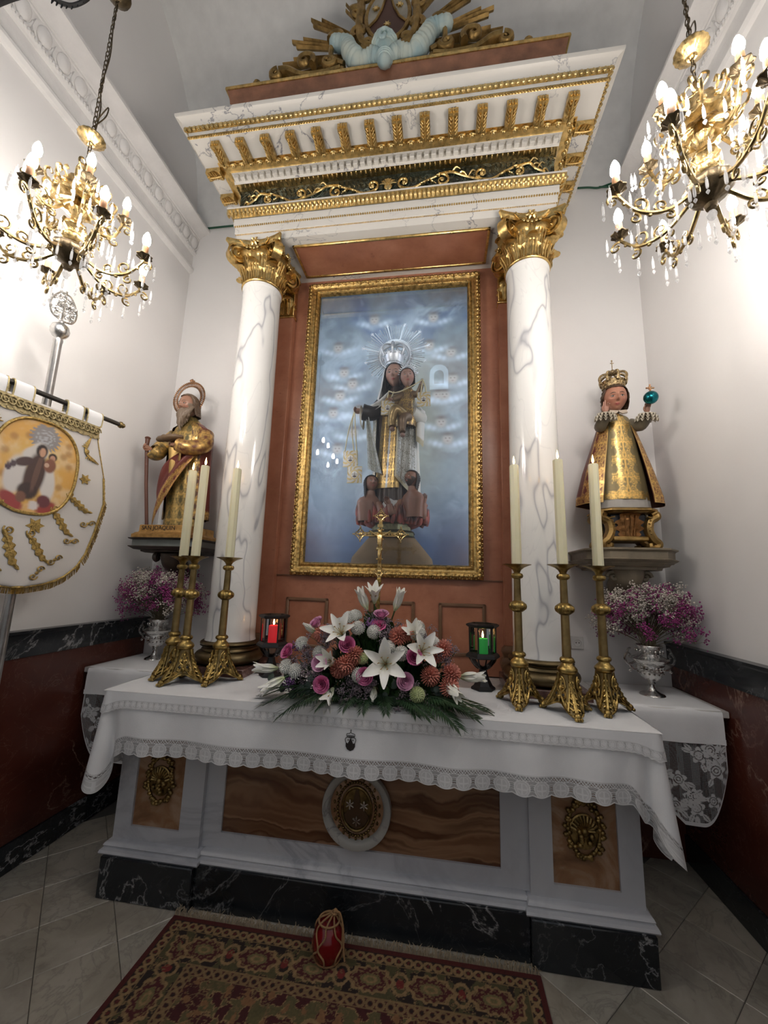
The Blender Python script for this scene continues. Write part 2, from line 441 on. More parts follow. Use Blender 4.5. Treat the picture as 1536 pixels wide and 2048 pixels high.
# cables and socket on the back wall
cabm=plain('green_cable',(.012,.085,.045),.5)
pts=catmull([(1.035,2.842,4.655),(1.12,2.838,4.645),(1.2,2.838,4.632),(1.28,2.838,4.655),(1.36,2.838,4.672),(1.42,2.838,4.66)],5)
m=MB().tube(pts,.007,6); m.tube(catmull([(1.2,2.834,4.634),(1.30,2.834,4.628),(1.40,2.834,4.650)],5),.007,6); m.tube(catmull([(1.035,2.842,4.655),(1.02,2.84,4.675),(1.03,2.84,4.69)],4),.006,6)
tag(m.build('cable',cabm),'green cable running from the cornice to the right side wall','cable')
pts=catmull([(-2.22,2.84,4.64),(-2.05,2.838,4.636),(-1.9,2.838,4.636),(-1.6,2.84,4.634)],5)
tag(MB().tube(pts,.008,6).build('cable',cabm),'green cable along the wall between left cornice and entablature','cable')
so=empty('wall_socket',(.875,2.85,1.19),0,'white electrical socket on the wall behind the right column','socket')
MB().bbox(-.04,.04,-.012,0,-.04,.04,.004).build('cover_plate',plain('white_plastic',(.72,.71,.69),.4),so)
MB().lathe([(.026,-.001),(.026,.005),(.022,.006),(.021,.002),(0,.002)],24,M=T((0,-.012,0))@Rx(pi/2)).build('receptacle',MT['white_plastic'],so)
m=MB()
for sx in (-1,1): m.ball((sx*.009,-.0140,0),(.0035,.002,.0035),8,5)
m.build('contact_hole',IRON,so)
# ================================================================ retable : entablature, columns, backing
def ring(hw,y,z): return [(CX-hw,YB,z),(CX-hw,y,z),(CX+hw,y,z),(CX+hw,YB,z)]
def band(edges, name, mat, parent, ang=25, close=False):
    m=MB(); vs=[]; fs=[]
    for e in edges: vs+=ring(*e)
    for k in range(len(edges)-1):
        for i in range(3): fs.append((k*4+i,k*4+i+1,k*4+5+i,k*4+4+i)[::-1])
    m.add(vs,fs)
    return m.build(name,mat,parent,ang)
# (half width, y, z) from bottom to top
F3=(1.105,2.32,3.93); F3t=(1.105,2.32,3.983); F2=(1.113,2.311,3.989); F2t=(1.113,2.311,4.045); F1=(1.124,2.302,4.051); F1t=(1.124,2.302,4.105)
AG=[(1.130,2.298,4.105),(1.134,2.293,4.115),(1.150,2.275,4.135),(1.160,2.264,4.142),(1.163,2.260,4.150)]
AT=[(1.163,2.260,4.150),(1.163,2.260,4.163),(1.105,2.325,4.166)]
FR=[(1.105,2.325,4.166),(1.105,2.325,4.362)]
LG=[(1.105,2.324,4.360),(1.109,2.30,4.357),(1.114,2.275,4.353),(1.118,2.258,4.350)]
DW=[(1.118,2.258,4.350),(1.120,2.254,4.352),(1.120,2.252,4.362),(1.122,2.250,4.364),(1.122,2.248,4.402),(1.132,2.230,4.405),(1.136,2.226,4.416)]
EG=[(1.136,2.226,4.416),(1.165,2.212,4.424),(1.195,2.185,4.432),(1.210,2.162,4.436)]
SO=[(1.210,2.162,4.436),(1.316,1.998,4.437),(1.316,1.998,4.438)]
BD=[(1.316,1.998,4.436),(1.319,1.993,4.440),(1.316,1.990,4.452)]
CO=[(1.316,1.990,4.455),(1.322,1.988,4.478)]
G1=[(1.322,1.988,4.478),(1.332,1.984,4.484),(1.345,1.978,4.500),(1.353,1.975,4.512)]
CY=[(1.353,1.975,4.512),(1.357,1.972,4.520),(1.362,1.968,4.54),(1.376,1.957,4.555),(1.395,1.943,4.563),(1.402,1.940,4.570),(1.404,1.938,4.588),(1.30,2.05,4.60),(.9,2.6,4.60)]
en=empty('entablature',(0,0,0),0,'cream marbled entablature with gilded mouldings carried by the two columns','entablature')
band([F3,F3t,F2,F2t,F1,F1t],'architrave',CREAM,en); band(AG,'gilded_moulding',GOLD,en); band(AT,'architrave_cap',CREAM,en)
band(FR,'frieze',GREENM,en); band(LG,'gilded_moulding',GOLD,en); band(DW,'dentil_course',CREAM,en); band(EG,'gilded_moulding',GOLD,en)
band(SO,'soffit',CREAM,en); band(BD,'gilded_moulding',GOLD,en); band(CO,'corona',CREAM,en); band(G1,'gilded_moulding',GOLD,en); band(CY,'cornice_crown',CREAM,en)
m=MB(); m.box(CX-1.105,CX+1.105,2.32,YB,3.925,3.93); m.build('architrave_soffit',CREAM,en)
# soffit panel
sx0,sx1,sy0,sy1=CX-.70,CX+.70,2.385,2.695
MB().box(sx0+.012,sx1-.012,sy0+.012,sy1-.012,3.917,3.925).build('soffit_panel',TERRA,en)
m=MB()
for b in ((sx0,sx1,sy0,sy0+.018),(sx0,sx1,sy1-.018,sy1),(sx0,sx0+.018,sy0,sy1),(sx1-.018,sx1,sy0,sy1)): m.bbox(b[0],b[1],b[2],b[3],3.909,3.926,.004)
m.build('soffit_panel_frame',GOLD,en)
# small beads on architrave and corona (too small to pick apart)
def beads(hw,y,z,r,step,name,mat=GOLD):
    m=MB(); x=CX-hw
    while x<=CX+hw: m.ball((x,y,z),r,6,4); x+=step
    yy=y
    while yy<YB: 
        m.ball((CX+hw,yy,z),r,6,4); yy+=step
    tag(m.build(name,mat,en),kind='stuff')
beads(1.112,2.308,4.048,(.007,.008,.008),.016,'bead_strip'); beads(1.106,2.318,3.986,(.005,.006,.005),.011,'bead_strip'); beads(1.319,1.993,4.444,(.009,.008,.010),.018,'bead_strip')
# leaf tongues on three gilded bands
def tongues(hw,y0,z0,y1,z1,step,w,name,hw1,r=.012):
    m=MB(); n=int(2*hw/step); 
    for k in range(n+1):
        x=CX-hw+2*hw*k/n
        P=[(x,y0-.002,z0),(x,lerp(y0,y1,.5)-.010,lerp(z0,z1,.5)-.006),(x,y1-.002,z1)]
        m.tube(catmull(P,3),[.3*w,.55*w,.62*w,.6*w,.5*w,.4*w,.25*w],6,flat=1.0,up=(0,-1,0))
        m.ball((x+step/2,lerp(y0,y1,.5)-.004,lerp(z0,z1,.45)),(.2*w,.008,.35*w),6,4)
    ny=int((YB-y0)/step)
    for k in range(ny):
        y=y0+.02+k*step; P=[(CX+hw1-.03,y,z0),(CX+hw1-.008,y,(z0+z1)/2),(CX+hw1+.004,y,z1)]
        m.tube(P,[.3*w,.6*w,.4*w],6)
    tag(m.build(name,GOLDB,en),kind='stuff')
tongues(1.155,2.296,4.110,2.264,4.148,.030,.0165,'leaf_ornament',1.16)
tongues(1.112,2.316,4.360,2.264,4.353,.034,.0125,'leaf_ornament',1.118)
tongues(1.335,1.986,4.482,1.977,4.510,.032,.018,'leaf_ornament',1.35)
# eggs
eg=MB(); eg.ball((0,0,0),(.017,.016,.018),8,6); eg.tube([(.026*cos(t),-.004,.024*sin(t)+.004) for t in np.linspace(pi,2*pi,9)],.006,6)
eg.ball((.033,-.004,-.004),(.005,.006,.016),6,4)
proto=None
ne=36
for k in range(ne):
    x=CX-1.165+2.33*k/(ne-1)
    M_=T((x,2.190,4.428))@Rx(-1.0)
    if proto is None: proto=eg.build('egg',GOLDB,en); proto.matrix_basis=M_
    else: inst(proto,M_,en)
for k in range(9): inst(proto,T((CX+1.182,2.23+.07*k,4.428))@Rz(pi/2)@Rx(-.9),en)
# dentils
dp=None; nd=46
dm=MB().bbox(-.016,.016,-.030,.002,-.020,.021,.003)
for k in range(nd):
    x=CX-1.095+2.19*k/(nd-1); M_=T((x,2.252,4.383))
    if dp is None: dp=dm.build('dentil',CREAM,en); dp.matrix_basis=M_
    else: inst(dp,M_,en)
# modillions : scrolled brackets with an acanthus leaf
def modillion(L):
    m=MB(); n=12
    side=[]
    for k in range(n+1):
        t=k/n; y=-t*L; d=.030+.012*cos(2*pi*t*1.0)+.008*sin(pi*t); side.append((y,-d))
    w=.031
    vs=[];fs=[]
    for (y,z) in side: vs+=[(-w,y,0),(w,y,0),(w,y,z),(0,y,z-.004),(-w,y,z)]
    for k in range(n):
        for i in range(5): fs.append((k*5+i,k*5+(i+1)%5,k*5+5+(i+1)%5,k*5+5+i))
    fs+=[(4,3,2,1,0),tuple(n*5+i for i in range(5))]
    m.add(vs,fs)
    # front roll and leaf ribs
    for x in (-.017,0,.017): m.ball((x,-L-.002,-.020),(.010,.010,.016),8,6)
    for sx in (-1,1):
        for k in range(5):
            t=.15+.16*k; m.tube([(0,-L*(1-t),-.042),(sx*.012,-L*(1-t)+.012,-.048),(sx*.026,-L*(1-t)-.004,-.038)],[.003,.0055,.003],5)
    m.tube([(0,-L*t,-.044-.006*sin(pi*t)) for t in np.linspace(0,1,8)],.006,6)
    m.tube([(-w,-L*.05,-.030),(w,-L*.05,-.030)],.013,8)
    return m
mp=None; k0=14; L=.135
for k in range(k0):
    x=CX-1.146+2.292*k/(k0-1); M_=T((x,2.158,4.437))
    if mp is None: mp=modillion(L).build('modillion',GOLD,en,35); mp.matrix_basis=M_
    else: inst(mp,M_,en)
for sx in (-1,1):
    for k in range(4): inst(mp,T((CX+sx*1.205,2.22+.195*k,4.437))@Rz(sx*pi/2)@S(1,.80,1),en)
# frieze scrollwork : rinceaux mirrored about the centre
def spiral(c, r0, turns, a0, sgn=1, n=26, r1=.004): 
    return [(c[0]+lerp(r0,r1,k/n)*cos(a0+sgn*turns*2*pi*k/n), 0, c[1]+lerp(r0,r1,k/n)*sin(a0+sgn*turns*2*pi*k/n)) for k in range(n+1)]
def rinceau(sx):
    obs=[]
    xs=[.10,.34,.58,.80]; 
    for i,xc in enumerate(xs):
        m=MB(); up=1 if i%2 else -1; r=(.040,.044,.040,.030)[i]
        sp=spiral((xc,up*-.008),r,1.35,pi*.5*up+ (0 if up>0 else 0),-1)
        m.tube(sp,[lerp(.0085,.004,k/26) for k in range(27)],6)
        m.ball((xc,0,up*-.008),.012,8,6)
        # stem sweeping to the next volute and leaves
        x2=xs[i+1] if i+1<len(xs) else xc+.16
        st=catmull([(xc-.02,0,up*(r-.008)),(xc+.06,0,up*.040),(lerp(xc,x2,.6),0,0.0),(x2-.01,0,-up*.034)],6)
        m.tube(st,[lerp(.008,.006,k/(len(st)-1)) for k in range(len(st))],6)
        for q,(t,dx,dz) in enumerate(((.35,.05,.03),(.55,.055,-.028),(.75,.045,.034),(.9,.04,-.02))):
            p=st[int(t*(len(st)-1))]; e=Vector((p.x+dx,0,max(-.058,min(.058,p.z+up*dz)))); mid=(Vector(p)+e)/2+Vector((0,-.008,up*.012))
            m.tube(catmull([p,mid,e],4),[.003,.008,.011,.012,.011,.009,.006,.004,.002],6,flat=.5,up=(0,-1,0))
        obs.append(m)
    return obs
for sx in (-1,1):
    for m in rinceau(sx):
        o=m.build('scroll_ornament',GOLDB,en); o.matrix_basis=T((CX,2.315,4.268))@S(sx*1.10,1,1.12)
m=MB(); m.ball((0,0,0),(.03,.012,.04),10,7)
for t in np.linspace(.2,pi-.2,7): m.tube([(0,-.004,0),(.035*cos(t),-.012,.04*sin(t)),(.06*cos(t),-.004,.055*sin(t))],[.004,.009,.003],6,flat=.5)
o=m.build('palmette',GOLDB,en); o.location=(CX,2.315,4.265)

# ---- column with base and gilded capital
def acanthus(h, w, out, curl=.3):
    # leaf standing on z=0, plane x-z, bulging to -y ; lobed outline
    m=MB(); n=32
    def fn(u,v):
        s=(u-.5)*2; lob=1+.16*sin(v*pi*7.0)*abs(s)
        half=w*.5*(.55+.6*sin(pi*min(1,v*.85+.1)))*lob*(1 if v<.93 else .75)
        y=-out*(v**2.2)-.006*cos(s*pi*1.5)-.004
        z=h*v
        if v>.78:
            t=(v-.78)/.22; z=h*.78+h*.22*sin(t*pi*.62)*1.0; y=-out*(.78**2.2)-out*curl*2.2*(1-cos(t*pi*.75))
        y+=.010*(s*s)
        return (s*half,y,z)
    m.grid(fn,8,n)
    bk=MB().grid(lambda u,v:(lambda p:(p[0]*.96,p[1]+.006,p[2]-.001))(fn(u,v)),8,n)
    bk.f=[f[::-1] for f in bk.f]; m.join(bk)
    # edge skirt
    w9=9; N=w9*(n+1); ed=[j*w9 for j in range(n+1)]+[n*w9+i for i in range(1,w9)]+[j*w9+8 for j in range(n-1,-1,-1)]
    for a_,b_ in zip(ed[:-1],ed[1:]): m.f.append((a_,b_,N+b_,N+a_))
    for s in (-.5,0,.5):
        m.tube([( s*w*.45*(.7+.4*v), fn(.5+s*.35,v)[1]-.003, fn(.5+s*.35,v)[2]) for v in np.linspace(.02,.85,8)],[.004]*8,5)
    return m
def volute(r=.076, w=.060):
    # scroll in x-z plane (x outward), thickness along y
    n=40; m=MB(); P=[]
    for k in range(n+1):
        t=k/n; a=pi*.5-2.35*2*pi*t; rr=r*(1-t)**.85+.006; P.append((rr*cos(a),rr*sin(a)))
    vs=[];fs=[]
    for k,(x,z) in enumerate(P):
        t=k/n; th=lerp(.011,.004,t); l=sqrt(x*x+z*z)+1e-6; ux,uz=x/l,z/l; ww=w*lerp(1,1.25,t)/2
        vs+=[(x,-ww,z),(x-ux*th,-ww*.9,z-uz*th),(x-ux*th,ww*.9,z-uz*th),(x,ww,z)]
    for k in range(n):
        for i in range(4): fs.append((k*4+i,k*4+(i+1)%4,k*4+4+(i+1)%4,k*4+4+i))
    m.add(vs,fs)
    m.lathe([(.0,-.36*w),(r*.62,-.34*w),(r*.72,-.30*w),(r*.72,.30*w),(r*.62,.34*w),(0,.36*w)],16,M=Rx(pi/2))
    m.ball((0,0,0),(.013,w*.66,.013),8,6)
    return m
COLX=.945; COLY=2.475; Z0=.965; ZC=3.615
def column(x, label):
    r=empty('column',(x,COLY,Z0),0,label,'column','columns of the altarpiece')
    MB().bbox(-.205,.205,-.205,.205,0,.052,.004).build('plinth',PLINTHM,r)
    m=MB(); pr=[(.19,.052)]
    pr+=[(.160+.045*cos(t),.092+.038*sin(t)) for t in np.linspace(-pi/2,pi/2,9)]
    pr+=[(.168,.132),(.166,.140),(.158,.150),(.160,.158),(.176,.160)]
    pr+=[(.158+.020*cos(t),.174+.014*sin(t)) for t in np.linspace(-pi/2,pi/2,7)]+[(.15,.190)]
    m.lathe(pr,48).build('base_moulding',BRONZE,r)
    H=ZC-Z0; pr=[(.155,.188),(.154,.192),(.150,.205),(.1475,.24)]
    for t in np.linspace(0,1,10)[1:]: pr.append((.1475-.014*t**1.6,lerp(.24,H-.03,t)))
    pr+=[(.136,H-.022),(.140,H-.015),(.140,H)]
    MB().lathe(pr,48).build('shaft',SHAFT,r)
    cp=MB().lathe([(.140,0),(.146,.004),(.149,.010),(.146,.016),(.138,.020),(.130,.022),(.128,.06),(.130,.12),(.140,.20),(.158,.245),(.150,.262)],32).build('capital_bell',GOLD,r); cp.location=(0,0,H)
    pl=None
    for row,(n,h,w,out,rad,off,zz) in enumerate(((8,.110,.095,.050,.132,0,.022),(8,.185,.105,.060,.132,.5,.022))):
        lm=acanthus(h,w,out); pl=None
        for k in range(n):
            a=2*pi*(k+off)/n - pi/2
            M_=T((rad*cos(a),rad*sin(a),H+zz))@Rz(a+pi/2)
            if pl is None: pl=lm.build('acanthus_leaf',GOLD,r,50); pl.matrix_basis=M_
            else: inst(pl,M_,r)
    vp=None
    for k in range(4):
        a=pi/4+k*pi/2; M_=T((.200*cos(a),.200*sin(a),H+.212))@Rz(a)
        if vp is None: vp=volute().build('volute',GOLD,r,45); vp.matrix_basis=M_
        else: inst(vp,M_,r)
    # abacus with concave sides
    def aby(k,s): 
        pts=[]
        for q in range(4):
            a=q*pi/2-pi/2
            for t in np.linspace(-.93,.93,9):
                lx=.212*s*t*(1 if abs(t)<.99 else 1); ly=.158*s+.054*s*t*t
                x_,y_=lx,-ly; ca,sa=cos(a+pi/2),sin(a+pi/2); pts.append((x_*ca-y_*sa,x_*sa+y_*ca))
        return pts
    m=MB(); vs=[];fs=[]
    lv=[(.94,.268),(.96,.280),(1.0,.288),(1.02,.294),(1.02,.304),(1.0,.316)]
    for s_,z in lv: vs+=[(p[0],p[1],z) for p in aby(0,s_)]
    n=36
    for k in range(len(lv)-1):
        for i in range(n):
            j=(i+1)%n; fs.append((k*n+i,k*n+j,k*n+n+j,k*n+n+i))
    fs+=[tuple(range(n-1,-1,-1)),tuple(range((len(lv)-1)*n,len(lv)*n))]
    m.add(vs,fs); o=m.build('abacus',GOLD,r); o.location=(0,0,H)
    # egg row between volutes, side tendrils and rosettes
    fm=MB()
    for k in range(6):
        a=k*pi/3; fm.tube([(0,0,0),(.022*cos(a),-.014,.022*sin(a)),(.036*cos(a),-.006,.036*sin(a))],[.006,.012,.006],6,flat=.6)
    fm.ball((0,-.012,0),.010,8,6)
    for s in (-1,1): fm.tube(catmull([(s*.03,.004,-.02),(s*.07,.0,-.010),(s*.105,-.016,.012)],4),[.010,.012,.013,.013,.012,.011,.010,.009,.008],6)
    for k in range(5): fm.ball(((k-2)*.026,-.003-.002*abs(k-2),-.052+.004*abs(k-2)),(.012,.012,.013),8,6)
    fp=None
    for k in range(4):
        a=k*pi/2; M_=Rz(a)@T((0,-.172,H+.285))
        if fp is None: fp=fm.build('rosette',GOLDB,r); fp.matrix_basis=M_
        else: inst(fp,M_,r)
    return r
column(CX-COLX,'white grey-veined column with gilded capital left of the framed niche')
column(CX+COLX,'white grey-veined column with gilded capital right of the framed niche')

# ---- terracotta backing with pilasters
bk=empty('altarpiece_backing',(0,0,0),0,'terracotta painted marble backing panel around the gilded frame','panel')
Y1=2.755; bx0,bx1=CX-1.02,CX+1.02
m=MB(); Y2=Y1+.018; m.box(bx0,NX0,Y1,Y2,Z0,3.93); m.box(NX1,bx1,Y1,Y2,Z0,3.93); m.box(NX0,NX1,Y1,Y2,Z0,NZ0); m.box(NX0,NX1,Y1,Y2,NZ1,3.93); m.box(bx0,bx0+.02,Y2,YB,Z0,3.93); m.box(bx1-.02,bx1,Y2,YB,Z0,3.93); m.box(bx0,bx1,Y2,YB,Z0,Z0+.02)
m.build('backing_board',TERRA,bk,ang=0)
# lower panels with raised frames, and the dado strip joint
pf=MB(); w,h=.306,.335
for (a0,a1,b0,b1) in ((-w/2,w/2,h/2-.022,h/2),(-w/2,w/2,-h/2,-h/2+.022),(-w/2,-w/2+.022,-h/2,h/2),(w/2-.022,w/2,-h/2,h/2)): pf.bbox(a0,a1,-.014,0,b0,b1,.005)
FRM=plain('panel_moulding',(.16,.085,.045),.35,var=.2)
pp=None
for x in (-.932,CX+.055,.135):
    if pp is None: pp=pf.build('panel_moulding',FRM,bk); pp.location=(x,Y1,1.247)
    else: inst(pp,T((x,Y1,1.247)),bk)
MB().box(bx0,bx1,Y1-.012,Y1,1.566,1.572).build('panel_joint',FRM,bk)
MB().bbox(-1.205,.435,Y1-.010,Y1,1.572,3.925,.003).build('field_border',TERRA,bk) if False else None
for sx,lb in ((-1,'l'),(1,'r')):
    xc=CX+sx*(COLX-.01); hw=.15
    MB().bbox(xc-hw,xc+hw,2.70,Y1,Z0+.2,3.585,.003).build('pilaster',TERRA,bk)
    m=MB(); pr=[(.17,0),(.178,.03),(.17,.06),(.158,.07),(.158,.08),(.168,.10),(.165,.12),(.152,.135),(.150,.14)]
    vs=[];fs=[]
    for p,z in pr: d=p-.15; vs+=[(xc-p,Y1,Z0+.06+z),(xc-p,2.70-d,Z0+.06+z),(xc+p,2.70-d,Z0+.06+z),(xc+p,Y1,Z0+.06+z)]
    for k in range(len(pr)-1):
        for i in range(3): fs.append((k*4+i,k*4+i+1,k*4+5+i,k*4+4+i))
    m.add(vs,fs); m.box(xc-.165,xc+.165,2.69,Y1,Z0,Z0+.06); m.build('pilaster_base',FRM,bk)
    cb=MB().bbox(xc-.150,xc+.150,2.695,Y1,3.585,3.93,.003); cb.bbox(xc-.157,xc+.157,2.688,Y1,3.575,3.592,.003); cb.bbox(xc-.17,xc+.17,2.68,Y1,3.90,3.929,.004); cb.build('pilaster_capital',GOLD,bk)
    lm=acanthus(.13,.10,.035); l2=acanthus(.22,.11,.04); a_=None
    for k in range(3):
        o=lm.build('acanthus_leaf',GOLD,bk,50); o.location=(xc+(k-1)*.098,2.70,3.60)
    for k in range(2):
        o=l2.build('acanthus_leaf',GOLD,bk,50); o.location=(xc+(k-.5)*.098,2.70,3.60)
    vp=volute(.055,.05).build('volute',GOLD,bk); vp.location=(xc+.125,2.675,3.83); 
    vp=volute(.055,.05).build('volute',GOLD,bk); vp.matrix_basis=T((xc-.125,2.675,3.83))@Rz(pi)
# ---- gilded picture frame
FX0,FX1,FZ0,FZ1=-1.065,.275,1.570,3.875
fr=empty('gilded_picture_frame',(0,0,0),0,'large carved gilded frame of the glazed niche with the crowned statue','picture frame')
pr=[(0,0),(.0,.030),(.012,.045),(.028,.050),(.040,.044),(.048,.034),(.062,.032),(.070,.038),(.078,.040),(.084,.034),(.092,.018),(.095,.0)]
for side in range(4):
    m=MB(); vs=[];fs=[];L=len(pr)
    for e in range(2):
        for d,h in pr:
            c=[(FX0+d,FZ0+d),(FX1-d,FZ0+d),(FX1-d,FZ1-d),(FX0+d,FZ1-d)][(side+e)%4]; vs.append((c[0],Y1-h,c[1]))
    for i in range(L-1): fs.append((i,i+1,L+i+1,L+i)[::-1])
    m.add(vs,fs); m.build('frame_rail',FRAMEG,fr)
    # carved ornament along the rail
    o_=MB(); a_=[(FX0,FZ0),(FX1,FZ0),(FX1,FZ1),(FX0,FZ1)][side]; b_=[(FX0,FZ0),(FX1,FZ0),(FX1,FZ1),(FX0,FZ1)][(side+1)%4]
    ln=sqrt((b_[0]-a_[0])**2+(b_[1]-a_[1])**2); ux,uz=(b_[0]-a_[0])/ln,(b_[1]-a_[1])/ln; nx,nz=-uz,ux
    s=.03
    while s<ln-.02:
        p=(a_[0]+ux*s+nx*.024,a_[1]+uz*s+nz*.024); k=int(s/.030)
        o_.ball((p[0],Y1-.050,p[1]),(.011+.006*abs(ux),.009,.011+.006*abs(uz)),7,5)
        o_.ball((p[0]+ux*.015-nx*.012*(1 if k%2 else -1),Y1-.047,p[1]+uz*.015-nz*.012*(1 if k%2 else -1)),(.007,.006,.007),6,4)
        p=(a_[0]+ux*s+nx*.006,a_[1]+uz*s+nz*.006); o_.ball((p[0],Y1-.040,p[1]),(.007,.006,.007),6,4)
        s+=.030
    s=.09
    while s<ln-.08:
        p=(a_[0]+ux*s+nx*.078,a_[1]+uz*s+nz*.078); o_.ball((p[0],Y1-.040,p[1]),(.004+.005*abs(ux),.005,.004+.005*abs(uz)),6,4); s+=.016
    tag(o_.build('carved_ornament',FRAMEG,fr),kind='stuff')
# ---- attic strip and crest above the cornice
at=empty('attic_strip',(0,0,0),0,'stained orange attic strip with gold lip standing on the cornice','moulding')
AY=2.145
hwA=1.150
m=MB(); vs=[];fs=[]
pr=[(0,4.59),(0,4.90),(.004,4.94),(.012,4.98),(.022,5.01)]
for p,z in pr: vs+=[(CX-hwA-p,2.6,z),(CX-hwA-p,AY-p,z),(CX+hwA+p,AY-p,z),(CX+hwA+p,2.6,z)]
for k in range(len(pr)-1):
    for i in range(3): fs.append((k*4+i,k*4+i+1,k*4+5+i,k*4+4+i))
fs.append((16,17,18,19)); m.add(vs,fs); m.build('attic_body',ATTIC,at)
m=MB(); m.bbox(CX-hwA-.035,CX+hwA+.035,AY-.036,2.62,5.01,5.032,.008); m.build('attic_lip',GOLD,at)
# ---- gilded crest : oval shield, clouds, scrolls and rays
cr=empty('gilded_crest',(0,0,5.03),0,'gilded crest with oval shield, blue clouds and rays above the cornice','crest')
SY=2.17; SCX=CX-.015
def ov(rx,rz,n=36): return [(rx*cos(2*pi*k/n),rz*sin(2*pi*k/n)) for k in range(n)]
SZ=5.50-5.03
Ms=T((SCX,SY,SZ))@Rx(pi/2)
sh=MB().prism(ov(.150,.215),.02,Ms).build('shield',plain('shield_brown',(.075,.030,.020),.5),cr)
m=MB()   # the two pale upper fields, an arched chape
for s in (-1,1):
    P=[(s*.0,.213),(s*.02,.16),(s*.045,.06),(s*.085,-.03),(s*.135,-.085)]
    for t in np.linspace(-.42,pi/2-.03,10): P.append((s*.149*cos(t),.213*sin(t)))
    if s<0: P=P[::-1]
    m.prism(P,.006,T((SCX,SY-.02,SZ))@Rx(pi/2))
m.build('shield_field',plain('shield_grey',(.33,.31,.26),.5,var=.3),cr)
m=MB(); m.tube([(SCX+.155*cos(t),SY-.016,SZ+.222*sin(t)) for t in np.linspace(0,2*pi,49)[:-1]],.017,8,closed=True)
for s in (-1,1): m.tube([(SCX+s*a,SY-.026,SZ+b) for a,b in ((0,.213),(.02,.16),(.045,.06),(.085,-.03),(.135,-.085))],.008,6)
m.build('shield_border',OLDGOLD,cr)
for (a,b) in ((0,-.10),(-.085,.06),(.085,.06)):
    m=MB(); P=[]
    for k in range(12): r_=.026 if k%2==0 else .010; t=k*pi/6; P.append((r_*cos(t),r_*sin(t)))
    m.prism(P,.012,T((SCX+a,SY-.028,SZ+b))@Rx(pi/2)); m.build('star',GOLDB,cr)
# carved cartouche around the shield
m=MB()
for s in (-1,1):
    for (a,b,r_) in ((.20,-.10,.055),(.23,.08,.06),(.19,.24,.06),(.13,-.22,.045)):
        sp=[(SCX+s*(a+ (r_*(1-k/22)+.004)*cos(2.6*pi*k/22+b*9)),SY-.01-.02*(k/22),SZ+b+(r_*(1-k/22)+.004)*sin(2.6*pi*k/22+b*9)) for k in range(23)]
        m.tube(sp,[lerp(.026,.008,k/22) for k in range(23)],7)
    m.tube(catmull([(SCX+s*.10,SY,SZ-.27),(SCX+s*.19,SY-.01,SZ-.18),(SCX+s*.205,SY-.01,SZ),(SCX+s*.20,SY-.01,SZ+.2)],6),.032,8)
m.build('cartouche',OLDGOLD,cr)
# scrolls lying on the attic
def leafscroll(P,R0,R1,n=6): 
    c=catmull(P,n); k=len(c); m_=MB(); m_.tube(c,[lerp(R0,R1,i/(k-1)) for i in range(k)],8,flat=1.25); return m_
for s in (-1,1):
    def W_(px,pz,dy=0): return (SCX+s*px*1.08,SY-.02+dy,pz)
    m=leafscroll([W_(.30,.06),W_(.42,.035),W_(.56,.045),W_(.66,.11),W_(.72,.115)],.020,.030)
    def curl(cx,cz,r0,a0,turn,w0=.028):
        n=24; return MB().tube([W_(cx+(r0*(1-k/n)+.003)*cos(a0+turn*2*pi*k/n),cz+(r0*(1-k/n)+.003)*sin(a0+turn*2*pi*k/n),-.02*k/n) for k in range(n+1)],[lerp(w0,.010,k/n) for k in range(n+1)],8,flat=1.3)
    m.join(curl(.545,.165,.062,pi*1.2,-1.3)); m.join(curl(.735,.085,.045,pi*.5,-1.2,.024)); m.join(curl(.87,.035,.022,pi*.5,-1.2,.013))
    m.tube(catmull([W_(.74,.045),W_(.80,.02),W_(.86,.045)],5),.012,6)
    m.join(curl(.33,.33,.05,0,1.3,.026)); m.tube(catmull([W_(.28,.10),W_(.36,.16),W_(.37,.26),W_(.33,.37)],6),.018,7)
    m.join(curl(.385,.13,.045,pi,1.2,.024))
    for k in range(4): m.ball(W_(.29+.03*k,.045+.012*(k%2)),(.022,.02,.03),8,6)
    m.build('scroll',OLDGOLD,cr)
    # rays
    for ang,L0,L1,w in ((.32,.3,.78,.034),(.05,.3,.80,.034),(-.15,.32,.74,.028),(.62,.3,.74,.032),(1.0,.3,.62,.03)):
        for dd,off in ((0,0),(-.055,-.05),(.05,-.08)):
            a=ang+dd; m=MB(); c0=(SCX,SY+.06,.27)
            d=(s*cos(a),0,sin(a)); p0=[c0[i]+d[i]*L0 for i in range(3)]; p1=[c0[i]+d[i]*(L1+off) for i in range(3)]
            m.tube([p0,p1],[w*.45,w*.55],4,flat=.5,up=(0,-1,0)); m.build('ray',OLDGOLD,cr,20)
